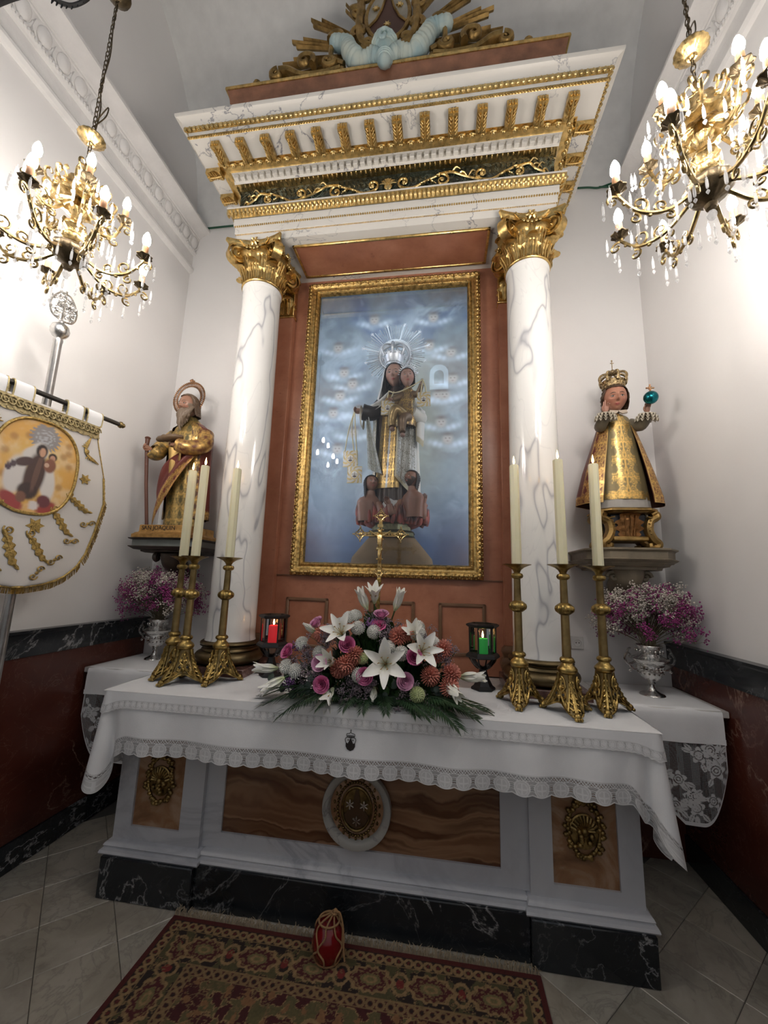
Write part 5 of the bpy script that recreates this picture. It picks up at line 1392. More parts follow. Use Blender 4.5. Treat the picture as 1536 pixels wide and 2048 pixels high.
# ================================================================ niche with the glazed statue
m=MB(); yb=3.52; zt=NZ1; w=.04
nb=struct(MB().box(QX0+.005,QX0+.04,YB,yb,QZ0+.005,QZ1-.005).box(QX1-.04,QX1-.005,YB,yb,QZ0+.005,QZ1-.005).box(QX0+.04,QX1-.04,YB,yb,QZ1-.04,QZ1-.005).box(QX0+.04,QX1-.04,YB-.06,yb,QZ0+.005,QZ0+.04).build('trim_8',plain('niche_paint',(.30,.36,.42),.7)))
# painted sky backdrop : colours computed per vertex (flat painting)
nu,nv=300,470; bx0_,bx1_,bz0,bz1=QX0,QX1,QZ0,QZ1
mb=MB().grid(lambda u,v:(lerp(bx0_,bx1_,u),yb,lerp(bz0,bz1,v)),nu,nv); mb.f=[f[::-1] for f in mb.f]
P=np.array(mb.v)[:,[0,2]]; xn=(P[:,0]+.50)/.80; zn=(P[:,1]-1.66)/2.70
wp=np.c_[vnoise(P,2.,3.,3),vnoise(P,2.,13.,3)]-.5; Pw=P+wp*.9; n1=vnoise(Pw,2.0,5.,5); n2=vnoise(Pw,4.2,31.,5); n3=vnoise(P,13.,9.,3)
C=np.tile(np.array([.33,.37,.39]),(len(P),1))
C=cmix(C,np.array([[.13,.18,.31]]),np.clip((n1-.54)*5,0,1)*np.clip(zn*1.4-.2,0,1)*.75)
C=cmix(C,np.array([[.60,.67,.72]]),np.clip((n2-.53)*6,0,1)*.62)
C=cmix(C,np.array([[.29,.23,.19]]),np.clip((.49-n1)*6,0,1)*np.clip(zn-.15,0,1)*1.2)
C=cmix(C,np.array([[.46,.45,.33]]),.75*np.exp(-((xn-.30)/.35)**2-((zn-.50)/.28)**2))
C=cmix(C,np.array([[.045,.085,.19]]),np.clip((.30-zn)*4.5,0,1)*.85)
C=cmix(C,np.array([[.17,.09,.075]]),np.clip((.22-zn)*6,0,1)*np.clip(np.abs(xn)*1.6-.75,0,1)*(.4+n2))
C=cmix(C,np.array([[.20,.20,.21]]),np.clip((zn-.90)*7,0,1)*.6)
C*=(.62+.28*n3)[:,None]
cher=[(-.72,.80),(-.24,.905),(.55,.90),(.78,.76),(-.62,.70),(-.50,.655),(-.66,.61),(-.74,.545),(-.40,.55),(.62,.60),(.70,.60),(.80,.66),(.66,.50),(.74,.44),(-.66,.41),(-.46,.47),(.50,.79)]
for i,(a,b) in enumerate(cher):
    cx_,cz_=-.50+a*.74,1.66+b*2.70; d=P-np.array([cx_,cz_]); R=np.hypot(d[:,0]*1.1,d[:,1])/1.35; d=d/1.35
    s=1 if a<0 else -1
    for sg in (-1,1):
        wx=d[:,0]*sg-.075; wz=d[:,1]+.035-.25*wx; W_=np.exp(-((wx/.062)**2+(wz/.024)**2))*(.85+.15*np.sin(wx*160+wz*60)); C=cmix(C,np.array([[.70,.76,.80]]),W_*.8)
    C=cmix(C,np.array([[.54,.47,.40]]),np.exp(-(R/.040)**4)*.95); C=cmix(C,np.array([[.13,.10,.085]]),np.exp(-((d[:,0])/.040)**2-((d[:,1]-.034)/.016)**2)*.75)
    for sg in (-1,1): C=cmix(C,np.array([[.12,.09,.08]]),np.exp(-((d[:,0]-sg*.013)/.006)**2-((d[:,1]-.004)/.0045)**2)*.8)
    C=cmix(C,np.array([[.22,.12,.10]]),np.exp(-((d[:,0])/.008)**2-((d[:,1]+.016)/.004)**2)*.7)
bd=mb.build('niche_backdrop',PAINTED); setcol(bd,C); tag(bd,'blue cloudy sky painting with cherub heads behind the glazed statue','painting')
# glass and light strips
gl=MB().box(NX0+.002,NX1-.002,2.762,2.766,NZ0+.002,NZ1-.002).build('glass_pane',PANE); tag(gl,'clear glass pane closing the niche inside the gilded frame','glass')
for x in (-1.20,.42): MB().box(x-.03,x+.03,2.795,2.805,1.75,3.85).build('light_strip',LEDM,nb)
MB().box(NX0+.1,NX1-.1,2.795,2.805,3.98,4.03).build('light_strip',LEDM,nb)
# draped pedestal and stepped base
VX,VY=CX+.0,3.06
OCH=plain('ochre_drape',(.215,.135,.062),.8,var=.15)
m=MB(); prd=[(.335,QZ0+.04),(.31,1.72),(.245,1.80),(.185,1.872),(.175,1.878)]
m.lathe(prd,64,M=T((VX,VY,0))@S(1,.72,1),mod=lambda a,z:1+.020*sin(9*a)*(1.9-z)*3)
tag(m.build('draped_pedestal',OCH),'ochre cloth draped over the pedestal inside the glazed niche','pedestal')
vs_=empty('mother_and_child_statue',(VX,VY,1.878),0,'painted statue of a robed mother holding a child inside the glazed niche','statue')
m=MB(); GRN=metalm('green_gilt',(.22,.20,.11),.40,dark=.4); m.lathe([(.185,0),(.190,.008),(.182,.030),(.190,.036),(.178,.044),(.160,.050),(.160,.090),(.172,.098),(.165,.106)],8,M=Rz(pi/8)); m.build('stepped_base',GRN,vs_,25)
# flames and rocky cloud with two souls
mb=MB(); mb.ball((0,.02,.14),(.21,.13,.085),24,14); mb.ball((-.12,-.03,.16),(.12,.09,.10),16,10); mb.ball((.12,-.02,.15),(.13,.09,.09),16,10)
for k in range(120):
    a=rnd.uniform(-pi,0) if k<100 else rnd.uniform(0,pi); rr_=rnd.uniform(.95,1.30); x=.215*rr_*cos(a); y=.02+.13*rr_*sin(a); z=.09+rnd.uniform(0,.05); h=rnd.uniform(.07,.15)
    mb.tube(catmull([(x,y,z),(x+rnd.uniform(-.02,.02),y-.012,z+h*.5),(x+rnd.uniform(-.025,.025),y-.004,z+h)],3),[.018,.019,.018,.015,.011,.007,.003],6)
P_=np.array(mb.v); nz=vnoise(P_,22.,3.,3); C=cmix(np.array([[.10,.030,.022]])*np.ones((len(P_),1)),np.array([[.36,.07,.04]]),np.clip((nz-.4)*4,0,1)); fig(mb,'flames',vs_,C)
m=MB().ball((.0,-.06,.235),(.085,.07,.075),18,12); fig(m,'white_globe',vs_,(.62,.60,.56))
def bust(x,y,z,rz,tilt,hairc,skin,male):
    r_=MB(); M_=T((x,y,z))@Rz(rz)
    K=[(-.15,0,0,.090,.06,0),(-.08,0,0,.095,.06,0),(0,0,0,.105,.060,0),(.03,0,0,.085,.05,0),(.05,0,0,.045,.04,0),(.09,0,-.006,.032,.034,0)]
    t=tub(None,K,28,20,3); r_.join(t,M_)
    fig(r_,'torso',vs_,skin)
    Mh=M_@T((0,-.012,.150))@Rx(tilt); put_head(.135,Mh,vs_,skin=skin,beard=(.05,.03,.02) if male else None,male=male)
    hair(.135,hairc,'hair',vs_,Mh,length=.55 if not male else .08,front=.30,vol=1.13,curl=8,seed=2 if male else 6,side=-.25 if male else .05)
    return M_
bust(-.170,-.070,.265,.50,-.25,(.020,.012,.010),(.30,.155,.105),False); bust(.165,-.115,.290,-.75,-.30,(.04,.028,.02),(.27,.125,.075),True)
for P in ([(.07,-.06,.275),(.02,-.15,.17),(-.005,-.15,.235)],[(.225,-.04,.27),(.245,-.09,.16),(.250,-.10,.255)],[(-.10,-.08,.245),(-.06,-.14,.17),(-.03,-.14,.20)]):
    c=catmull(P,5); fig(MB().tube(c,[lerp(.036,.022,k/(len(c)-1)) for k in range(len(c))],10),'arm',vs_,(.27,.13,.08))
fig(hand(.085,frame((-.005,-.15,.235),(-.4,-.1,.8)),curl=.4),'hand',vs_,(.27,.13,.08)); fig(hand(.085,frame((.250,-.10,.255),(.1,0,1)),curl=.15),'hand',vs_,(.22,.10,.06))
# mother : brown tunic, brocade scapular, cream mantle
nu,nv=84,70
K=[(.22,0,0,.145,.11,.09),(.35,0,0,.135,.105,.08),(.55,.0,0,.130,.10,.06),(.80,-.005,0,.125,.095,.04),(1.0,-.005,0,.130,.09,.03),(1.10,-.005,.0,.135,.085,.01),(1.16,-.003,.005,.125,.075,0),(1.20,0,.01,.065,.055,0),(1.25,0,.005,.040,.042,0)]
mb=tub(None,K,nu,nv,12); u,v=UV(nu,nv,True); fig(mb,'tunic',vs_,(.045,.026,.018),.1)
def scap(u,v):
    z=lerp(.375,1.15,v); x=lerp(-.088,.088,u)*lerp(1.15,.72,v)-.012-.03*(1-v); rx=float(np.interp(z,[k[0] for k in K],[k[3] for k in K])); ry=float(np.interp(z,[k[0] for k in K],[k[4] for k in K]))
    return (x,-ry*sqrt(max(.1,1-(x/rx)**2))-.014-.006*sin(u*9),z)
mb=MB().grid(scap,70,170); u,v=UV(70,170,False); b=brocade(u*2,v*8); C=np.where(b[:,None],GOLDC*.85,np.array([[.13,.075,.035]])); bord=(u<.07)|(u>.93)|(v<.03); C=np.where(bord[:,None],GOLDC*.5,C); C=np.where((np.abs(u-.5)<.03)[:,None],np.array([[.38,.40,.42]]),C); fig(mb,'scapular_panel',vs_,C,np.where(b,.85,.3),gw=71)
Km=[(.20,.02,.03,.185,.13,.10),(.45,.015,.03,.185,.13,.09),(.75,.005,.02,.185,.125,.06),(1.0,0,.02,.180,.115,.04),(1.12,-.002,.015,.165,.10,.01),(1.18,0,.015,.115,.085,0),(1.215,0,.02,.07,.065,0)]
mb=tub(None,Km,nu,nv,9,a0=-pi*.20,a1=pi*1.20,closed=False); u,v=UV(nu,nv,False); bord=(np.minimum(u,1-u)<.09); b=brocade(u*16,v*10)&bord; C=np.where(b[:,None],np.array([[.30,.24,.13]]),np.array([[.56,.52,.44]])); fig(mb,'mantle',vs_,C,b*.5)
# mantle fall under the child with embroidered edge, and the fall on the other side
def fall(u,v):
    x=lerp(.035,.185,u)+.02*v-.03*v*(1-u); z=.86-(.40+.20*u)*v; y=-.130-.018*sin(u*11+v)+.03*u*u; return (x,y,z)
mb=MB().grid(fall,80,110); u,v=UV(80,110,False); b=brocade(u*2,v*3.5)&(u<.9); bord=(u<.08)|(v>.93); C=np.where(b[:,None],np.array([[.24,.22,.17]]),np.array([[.55,.54,.50]])); C=np.where(bord[:,None],np.array([[.55,.48,.32]]),C); fig(mb,'mantle_fall',vs_,C)
def fall2(u,v):
    x=-.225+lerp(0,.10,u)*(.3+.9*v)+.03*v; z=.95-.42*v-.05*v*u; y=-.115-.012*sin(u*9)+.03*(1-u); return (x,y,z)
mb=MB().grid(fall2,50,110); u,v=UV(50,110,False); b=brocade(u,v*4); C=np.where(b[:,None],np.array([[.30,.29,.22]]),np.array([[.52,.53,.50]])); fig(mb,'mantle_fall',vs_,C)
# right arm held out, wide dark sleeve with cream cuff
c=catmull([(-.10,-.02,1.11),(-.165,-.05,1.02),(-.215,-.085,1.00),(-.255,-.10,1.005)],6); fig(MB().tube(c,[lerp(.058,.066,k/(len(c)-1)) for k in range(len(c))],14),'sleeve',vs_,(.022,.015,.013))
def cuff(u,v): return (-.245-.016*v,-.10+.070*sin(2*pi*u),.975+.030*v+.085*cos(2*pi*u)-.035)
fig(MB().grid(cuff,28,3,cu=True),'sleeve_cuff',vs_,(.42,.36,.26))
def swoop(u,v):   # cream mantle edge running from neck over the arm
    x=lerp(-.045,-.235,u); z=lerp(1.185,1.05,u)-.03*sin(pi*u)-.085*v*(1-.4*u); y=-.085-.02*sin(pi*u)-.012*sin(v*7); return (x,y,z)
fig(MB().grid(swoop,24,8),'mantle_shoulder',vs_,(.58,.56,.52))
fig(hand(.095,frame((-.262,-.105,1.010),(-1,-.15,.12),(0,0,1)),curl=.7),'hand',vs_,(.34,.19,.13))
# left arm carrying the child
c=catmull([(.11,-.02,1.10),(.185,-.05,.99),(.21,-.11,.93),(.15,-.175,.955)],6); fig(MB().tube(c,[lerp(.062,.05,k/(len(c)-1)) for k in range(len(c))],14),'sleeve',vs_,(.50,.47,.40)); 
def drp(u,v): 
    a=lerp(-2.2,.9,u); return (.205+.045*cos(a)*(1-.2*v),-.09+.06*sin(a),.99-.30*v*(1-.3*abs(u-.5)))
mb=MB().grid(drp,20,20); u,v=UV(20,20,False); bord=(v>.82)|(u<.1); fig(mb,'sleeve_drape',vs_,np.where(bord[:,None],np.array([[.36,.30,.18]]),np.array([[.54,.51,.45]])))
fig(hand(.098,frame((.175,-.165,.955),(-.75,-.35,.5),(0,0,-1)),curl=.5),'hand',vs_,(.36,.22,.17))
Mv=T((-.010,-.020,1.352))@Rz(-.10)@Rx(.10)
put_head(.200,Mv,vs_,skin=(.42,.245,.18),blush=.5)
hair(.200,(.018,.011,.009),'hair',vs_,Mv,length=.30,front=.36,vol=1.06,curl=7,back=0,seed=3)
def veil(u,v):
    a=lerp(-.22*pi,1.22*pi,u); z=lerp(1.10,1.475,v); r_=interp(v,[0,.35,.6,.8,.95,1],[.155,.125,.112,.102,.06,.0]); return (-.01+r_*cos(a)*(1+.05*sin(9*a)*(1-v)),.012+r_*sin(a)*.95,z)
mb=MB().grid(veil,50,26); fig(mb,'veil',vs_,(.60,.58,.54))
# child
K=[(.845,.105,-.15,.075,.06,.06),(.92,.10,-.16,.078,.062,.06),(1.02,.105,-.145,.062,.05,.03),(1.10,.11,-.135,.060,.045,.02),(1.155,.112,-.13,.045,.038,0),(1.185,.112,-.132,.024,.026,0)]
mb=tub(None,K,120,70,8); u,v=UV(120,70,True); b=brocade(u*6,v*4); fig(mb,'child_gown',vs_,np.where(b[:,None],GOLDC*.7,np.array([[.12,.07,.035]])),b*.8)
c=catmull([(.085,-.19,.93),(.03,-.235,.955),(.005,-.23,.88),(.01,-.235,.82)],5); fig(MB().tube(c,[lerp(.046,.028,k/(len(c)-1)) for k in range(len(c))],10),'child_leg',vs_,(.30,.20,.08),.5)
c=catmull([(.125,-.19,.91),(.09,-.235,.88),(.085,-.23,.80),(.09,-.24,.77)],5); fig(MB().tube(c,[lerp(.042,.022,k/(len(c)-1)) for k in range(len(c))],10),'child_leg',vs_,(.17,.10,.05),.3)
c=catmull([(.155,-.14,1.12),(.195,-.17,1.11),(.225,-.20,1.17)],5); fig(MB().tube(c,[lerp(.030,.020,k/(len(c)-1)) for k in range(len(c))],10),'child_arm',vs_,(.16,.10,.05),.3)
fig(hand(.055,frame((.225,-.20,1.17),(.2,-.1,1)),curl=.6),'child_hand',vs_,(.40,.23,.17))
c=catmull([(.07,-.14,1.12),(.03,-.17,1.08),(.0,-.19,1.06)],5); fig(MB().tube(c,[lerp(.030,.020,k/(len(c)-1)) for k in range(len(c))],10),'child_arm',vs_,(.16,.10,.05),.3)
Mc=T((.105,-.142,1.262))@Rz(.15)@Ry(-.1); put_head(.150,Mc,vs_,name='child_head',skin=(.42,.235,.17),blush=.6); hair(.150,(.05,.03,.02),'child_hair',vs_,Mc,length=-.12,front=.33,vol=1.08,curl=9,seed=8)
SILV2=plain('satin_silver',(.74,.75,.76),.38,metal=.55,var=.1)
for x_,y_,z_ in ((.010,-.225,.805),(.090,-.228,.755)): fig(MB().ball((x_,y_-.008,z_-.006),(.020,.032,.016),12,8),'child_foot',vs_,(.36,.20,.14))
fig(hand(.050,frame((.0,-.19,1.06),(-1,-.3,.2)),curl=.5),'child_hand',vs_,(.40,.23,.17))
# crown with radiating aureole
ah=empty('radiant_crown',(VX-.025,VY+.02,1.878+1.475),0,'silver crown with radiating halo on the robed mother statue','crown')
m=MB(); m.lathe([(.066,-.02),(.070,-.016),(.070,.0),(.085,.05),(.098,.075)],28,cap=False); 
for k in range(7):
    m.tube(catmull([(.092,0,.055),(.118,0,.10),(.098,0,.15),(.05,0,.172),(.0,0,.168)],5),[.007]*21,6,flat=1.4,M=Rz(2*pi*k/7+.2))
for k in range(28): a=2*pi*k/28; m.ball((.094*cos(a),.094*sin(a),.07+.012*(k%2)),(.010,.010,.013),6,5); m.ball((.073*cos(a),.073*sin(a),-.004),.006,6,4)
m.ball((0,0,.182),.014,8,6); m.build('crown_basket',SILV2,ah)
hcx,hcz=0.,.125; m=MB(); 
for R in (.118,.150): m.tube([(hcx+R*cos(t),.07,hcz+R*sin(t)) for t in np.linspace(-1.0,pi+1.0,48)],.007,6)
for k in range(60): t=lerp(-1.0,pi+1.0,k/59); m.ball((hcx+.134*cos(t),.066,hcz+.134*sin(t)),(.012,.010,.012),6,5)
m.build('aureole_ring',SILV2,ah)
ry1=MB(); ry1.tube([(0,.07,.155),(0,.07,.29)],[.008,.0095],4,flat=.4,up=(0,1,0)); ry2=MB(); ry2.tube([(0,.07,.155),(0,.07,.265)],[.005,.008],4,flat=.4,up=(0,1,0)); ry3=MB(); ry3.tube([(0,.07,.155),(0,.07,.295)],.004,5)
for k in range(6): ry3.tube([(0,.07,.300),(.018*cos(k*pi/3),.07,.300+.018*sin(k*pi/3))],[.004,.002],4)
pr_=[None]*3
for k in range(61):
    t=-pi/2+lerp(-1.0,pi+1.0,k/60); w=2 if k%6==3 else (1 if k%2 else 0); sc=1.0 if 14<k<46 else .88
    M_=T((hcx,0,hcz))@Ry(-t)@S(sc)
    if pr_[w] is None: pr_[w]=(ry1,ry2,ry3)[w].build('ray',SILV2,ah,20); pr_[w].matrix_basis=M_
    else: inst(pr_[w],M_,ah)
# child's small halo
m=MB()
for k in range(24): t=2*pi*k/24; m.tube([(.05*cos(t),0,.05*sin(t)),(.075*cos(t)*(1+.12*(k%2)),0,.075*sin(t)*(1+.12*(k%2)))],[.005,.003],5)
m.tube([(.052*cos(t),0,.052*sin(t)) for t in np.linspace(0,2*pi,25)[:-1]],.006,6,closed=True)
o=m.build('child_halo',SILV2,vs_); o.location=(.105,-.09,1.34)
# scapulars
def scapular(pts,squares,label):
    r_=empty('scapular',(VX,VY,1.878),0,label,'scapular')
    for P in pts: MB().tube(catmull(P,6),.0045,6).build('cord',plain('cream_cord',(.62,.54,.33),.7),r_)
    for (x,y,z,sz,rz) in squares:
        mb=MB().grid(lambda u,v:((u-.5)*sz*(1+.03*sin(v*30)),-.004*sin(pi*u)*sin(pi*v),(v-.5)*sz*1.15),30,34); b_=MB().grid(lambda u,v:((u-.5)*sz,.004,(v-.5)*sz*1.15),2,2); b_.f=[f[::-1] for f in b_.f]; n=len(mb.v)
        u,v=UV(30,34,False); R=np.hypot(u-.5,v-.5); a=np.arctan2(v-.5,u-.5); C=np.tile(np.array([[.60,.57,.52]]),(n,1)); C=np.where(((R>.33)&(np.sin(8*a+R*20)>.2))[:,None],np.array([[.55,.40,.14]]),C); C=np.where((R<.30)[:,None],np.array([[.62,.45,.16]]),C); C=np.where((R<.22)[:,None],np.array([[.66,.62,.56]]),C); C=np.where(((R<.17)&((np.abs(u-.5)<.03)|(np.abs(v-.5-.03)<.025)|(np.abs(v-.40)<np.abs(.2-np.abs(u-.5))*.4)))[:,None],np.array([[.05,.03,.025]]),C)
        mb.join(b_); C=np.r_[C,np.tile([[.5,.45,.35]],(len(b_.v),1))]; o=fig(mb,'embroidered_square',r_,C,.1); o.matrix_basis=T((x,y,z))@Rz(rz)
    return r_
scapular([[(-.315,-.13,.99),(-.35,-.14,.83),(-.372,-.14,.66)],[(-.315,-.13,.99),(-.325,-.14,.85),(-.30,-.14,.66)],[(-.31,-.135,.99),(-.29,-.145,.8),(-.265,-.145,.55)]],[(-.325,-.140,.60,.115,0),(-.285,-.146,.47,.115,0)],'gold embroidered scapular with two squares hanging from the mother statue\'s hand')
scapular([[(.235,-.22,1.20),(.225,-.225,1.13),(.222,-.225,1.09)],[(.235,-.22,1.20),(.255,-.225,1.13),(.262,-.225,1.09)],[(.235,-.22,1.20),(.15,-.235,1.14),(.03,-.20,1.11),(-.04,-.13,1.16)]],[(.243,-.225,1.035,.10,0)],'small gold embroidered scapular hanging from the child\'s raised hand')
o=scapular([[(-.04,-.12,1.16),(-.05,-.13,1.10)],[(-.0,-.12,1.16),(-.02,-.13,1.10)]],[(-.045,-.128,1.02,.105,0)],'white embroidered scapular lying on the mother statue\'s chest')
# ================================================================ candlesticks and candles
def candlestick():
    r=empty('candlestick',(0,0,0),0)
    m=MB(); m.lathe([(.033,.172),(.040,.178),(.045,.188),(.044,.196),(.036,.206),(.026,.214),(.024,.222)],24); m.build('base_cap',BRASS,r)
    for pr,q in (([(.020,.220),(.030,.226),(.033,.234),(.030,.242),(.022,.248)],12),([(.020,.440),(.028,.446),(.040,.456),(.043,.468),(.040,.480),(.028,.490),(.020,.496)],14),([(.018,.606),(.027,.612),(.030,.622),(.026,.632),(.018,.636)],10)): MB().lathe(pr,28,mod=lambda a,z,q=q:1+.05*cos(q*a)).build('knop',BRASS,r)
    MB().lathe([(.0215,.24),(.0205,.245),(.0190,.445),(.018,.45)],20).build('stem',BRASSD,r); MB().lathe([(.0185,.49),(.018,.50),(.0165,.61)],20).build('stem',BRASSD,r)
    m=MB(); m.lathe([(.015,.630),(.016,.640),(.022,.652),(.036,.664),(.058,.674),(.070,.678),(.071,.680),(.058,.678),(.034,.670),(.024,.668),(.024,.672),(.0,.672)],32,mod=lambda a,z:1+.05*cos(9*a)*(1 if z>.66 else 0)); m.build('drip_pan',BRASS,r)
    # flared three-sided openwork base on paw feet
    def sf(th,v,d=0.):
        f=.5+.5*cos(3*th); f2=f**1.5; z=lerp(.174,lerp(.052,.012,f2),v); R=.034+.022*v**1.3+f2*(.058*v**1.9)+d; return Vector((R*cos(th),R*sin(th),z))
    MB().grid(lambda u,v:tuple(sf(2*pi*u,v)),72,16,cu=True).build('base_body',BRASSD,r)
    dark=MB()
    for k in range(3):
        c=2*pi*k/3; M_=Rz(c)
        m=MB(); P=[sf(c,v,.003) for v in np.linspace(0,1,14)]; m.tube(P,.010,8)
        for s in (-1,1):
            m.tube([sf(c+s*.34*v**.6,v,.003) for v in np.linspace(.05,.97,14)],.006,6)
            for q in range(6): v0=.15+.13*q; m.tube([sf(c,v0,.006),sf(c+s*.14,v0+.06,.009),sf(c+s*.26,v0+.03,.005)],[.004,.006,.003],5)
        e=sf(c,1.0); m.ball((e.x*.99,e.y*.99,.016),.017,10,7)
        for s in (-1,0,1): m.ball((e.x*1.10-s*.011*sin(c),e.y*1.10+s*.011*cos(c),.008),(.008,.008,.008),7,5)
        m.build('foot',BRASS,r)
        c2=c+pi/3; m=MB()
        for s in (-1,1):
            for (da,v0,ra,rv) in ((.26,.34,.15,.12),(.36,.68,.17,.12),(.62,.84,.10,.07)):
                m.tube([sf(c2+s*(da+ra*cos(t)),v0+rv*sin(t),.004) for t in np.linspace(0,2*pi,15)[:-1]],.0042,5,closed=True)
                m.tube([sf(c2+s*(da+ra*.55*cos(t)),v0+rv*.5*sin(t),.004) for t in np.linspace(0,1.6*pi,11)],.0030,5)
            m.tube([sf(c2+s*a_,v_,.005) for a_,v_ in ((.05,.10),(.30,.18),(.50,.40),(.30,.55),(.08,.62),(.20,.80),(.45,.93),(.75,.96))],.0045,6)
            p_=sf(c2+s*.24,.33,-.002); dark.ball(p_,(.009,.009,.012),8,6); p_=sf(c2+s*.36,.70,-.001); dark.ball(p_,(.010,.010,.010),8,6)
        m.tube([sf(c2,v_,.005) for v_ in np.linspace(.06,.97,10)],.005,6); m.ball(sf(c2,.50,.006),(.010,.010,.013),8,6); m.ball(sf(c2,.80,.006),(.011,.011,.011),8,6); m.ball(sf(c2,.22,.006),(.008,.008,.010),8,6)
        m.tube([sf(c2-1.05+2.1*t,1.0,.001) for t in np.linspace(0,1,24)],.0045,6)
        m.build('openwork_relief',BRASS,r)
    dark.build('hole_shade_balls',IRON,r)  # black balls imitate the shade in openings; the body is not pierced
    return r
def candle():
    r=empty('altar_candle',(0,0,0),0)
    m=MB(); n=16; H=.54
    m.lathe([(.0260,0),(.0262,.004),(.0258,.01),(.0245,H-.006),(.0230,H),(.012,H-.004),(0,H-.005)],8,M=Rz(.2)); m.build('wax_body',WAX,r,30)
    MB().tube([(0,0,H-.005),(0,0,H+.008),(.001,0,H+.014)],.0013,5).build('wick',IRON,r)
    MB().lathe([(.0,H+.006),(.0045,H+.012),(.0058,H+.020),(.0046,H+.031),(.0020,H+.044),(0,H+.054)],10).build('flame',FLAME,r)
    return r
ZT=TZ+.011
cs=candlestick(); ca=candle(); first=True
spots=[(-1.535,2.205,.35,'tall brass candlestick at the far left end of the altar, partly behind its neighbour','lit ivory candle at the far left, in front of the bearded saint'),
 (-1.392,2.105,.1,'tall brass candlestick second from the left on the altar','lit ivory candle second from the left, before the bearded saint\'s robe'),
 (-1.222,2.175,.5,'tall brass candlestick in front of the left column','lit ivory candle in front of the left column'),
 (.386,2.160,.3,'tall brass candlestick on the altar right beside the green candle lantern','lit ivory candle between the gilded frame and the right column'),
 (.587,2.070,.55,'tall brass candlestick in front of the right column','lit ivory candle in front of the right column'),
 (.782,2.155,.2,'tall brass candlestick at the far right end of the altar','lit ivory candle at the far right, before the infant statue\'s cape')]
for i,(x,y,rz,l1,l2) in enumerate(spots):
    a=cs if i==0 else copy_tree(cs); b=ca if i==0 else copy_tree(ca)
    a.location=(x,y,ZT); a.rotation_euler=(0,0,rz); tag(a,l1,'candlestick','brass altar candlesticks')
    b.location=(x,y,ZT+.673); b.rotation_euler=((rnd.uniform(-.006,.006)),rnd.uniform(-.008,.008),rz); tag(b,l2,'candle','ivory altar candles')
# ================================================================ lanterns
def lantern(loc,rz,label,cc,clabel,h,lit):
    r=empty('candle_lantern',loc,rz,label,'lantern','black iron candle lanterns')
    m=MB(); m.lathe([(.066,0),(.068,.004),(.066,.012),(.052,.022),(.034,.055),(.024,.085),(.020,.105),(.026,.110)],6); m.build('foot',IRON,r,20)
    m=MB(); m.lathe([(.024,.108),(.030,.112),(.052,.128),(.070,.150),(.078,.170)],24,cap=False); m.build('glass_bowl',LGLASS,r)
    m=MB()
    for k in range(6): a=k*pi/3; m.tube([(lerp(.026,.082,t)*cos(a),lerp(.026,.082,t)*sin(a),.108+.068*t**1.5) for t in np.linspace(0,1,6)],.004,5)
    m.build('bowl_rib',IRON,r)
    m=MB(); m.lathe([(.074,.168),(.090,.168),(.096,.174),(.092,.186),(.078,.196),(.074,.196),(.070,.190),(0,.188)],6); m.build('tray',IRON,r,20)
    for k in range(6):
        a=k*pi/3; MB().tube([(.072*cos(a),.072*sin(a),.192),(.074*cos(a),.074*sin(a),.338)],.0042,6).build('post',IRON,r)
    m=MB(); m.lathe([(.066,.330),(.080,.332),(.092,.340),(.094,.348),(.080,.354),(.066,.354)],6,cap=False); m.lathe([(.064,.330),(.064,.354)],6,cap=False); m.build('top_rim',IRON,r,20)
    pane=MB()
    for k in range(6):
        a=k*pi/3; b=(k+1)*pi/3; R=.069; pane.add([(R*cos(a),R*sin(a),.194),(R*cos(b),R*sin(b),.194),(R*cos(b),R*sin(b),.334),(R*cos(a),R*sin(a),.334)],[(0,1,2,3)])
    pane.build('glass_panel',LGLASS,r,0)
    c=empty('pillar_candle',(loc[0],loc[1],loc[2]+.189),0,clabel,'candle')
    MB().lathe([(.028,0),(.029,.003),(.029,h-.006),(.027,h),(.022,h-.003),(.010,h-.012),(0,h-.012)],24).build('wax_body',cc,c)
    MB().tube([(0,0,h-.013),(0,0,h+.008)],.0014,5).build('wick',IRON,c)
    MB().lathe([(.0,h+.002),(.0045,h+.008),(.0055,h+.015),(.0040,h+.026),(0,h+.042)],10).build('flame',FLAME,c)
    return r
g=G('red_wax_glow'); g.base((.72,.02,.03)).set(.4,0,Subsurface__Weight=.5,Subsurface__Radius=(.04,.008,.006)); g.b.inputs['Emission Color'].default_value=(1,.03,.04,1); g.b.inputs['Emission Strength'].default_value=.28; RWAX=g.m  # wax itself emits a little, imitating candle light inside it
g=G('green_wax_glow'); g.base((.03,.42,.08)).set(.4,0,Subsurface__Weight=.5,Subsurface__Radius=(.01,.04,.01)); g.b.inputs['Emission Color'].default_value=(.05,.8,.12,1); g.b.inputs['Emission Strength'].default_value=.10; GWAX=g.m  # green wax gets a weaker emission of its own, same imitated glow
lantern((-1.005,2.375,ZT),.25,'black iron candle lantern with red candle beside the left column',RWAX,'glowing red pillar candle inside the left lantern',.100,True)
lantern((.232,2.395,ZT),.1,'black iron candle lantern with green candle on the right of the flowers',GWAX,'lit green pillar candle inside the right lantern',.082,True)
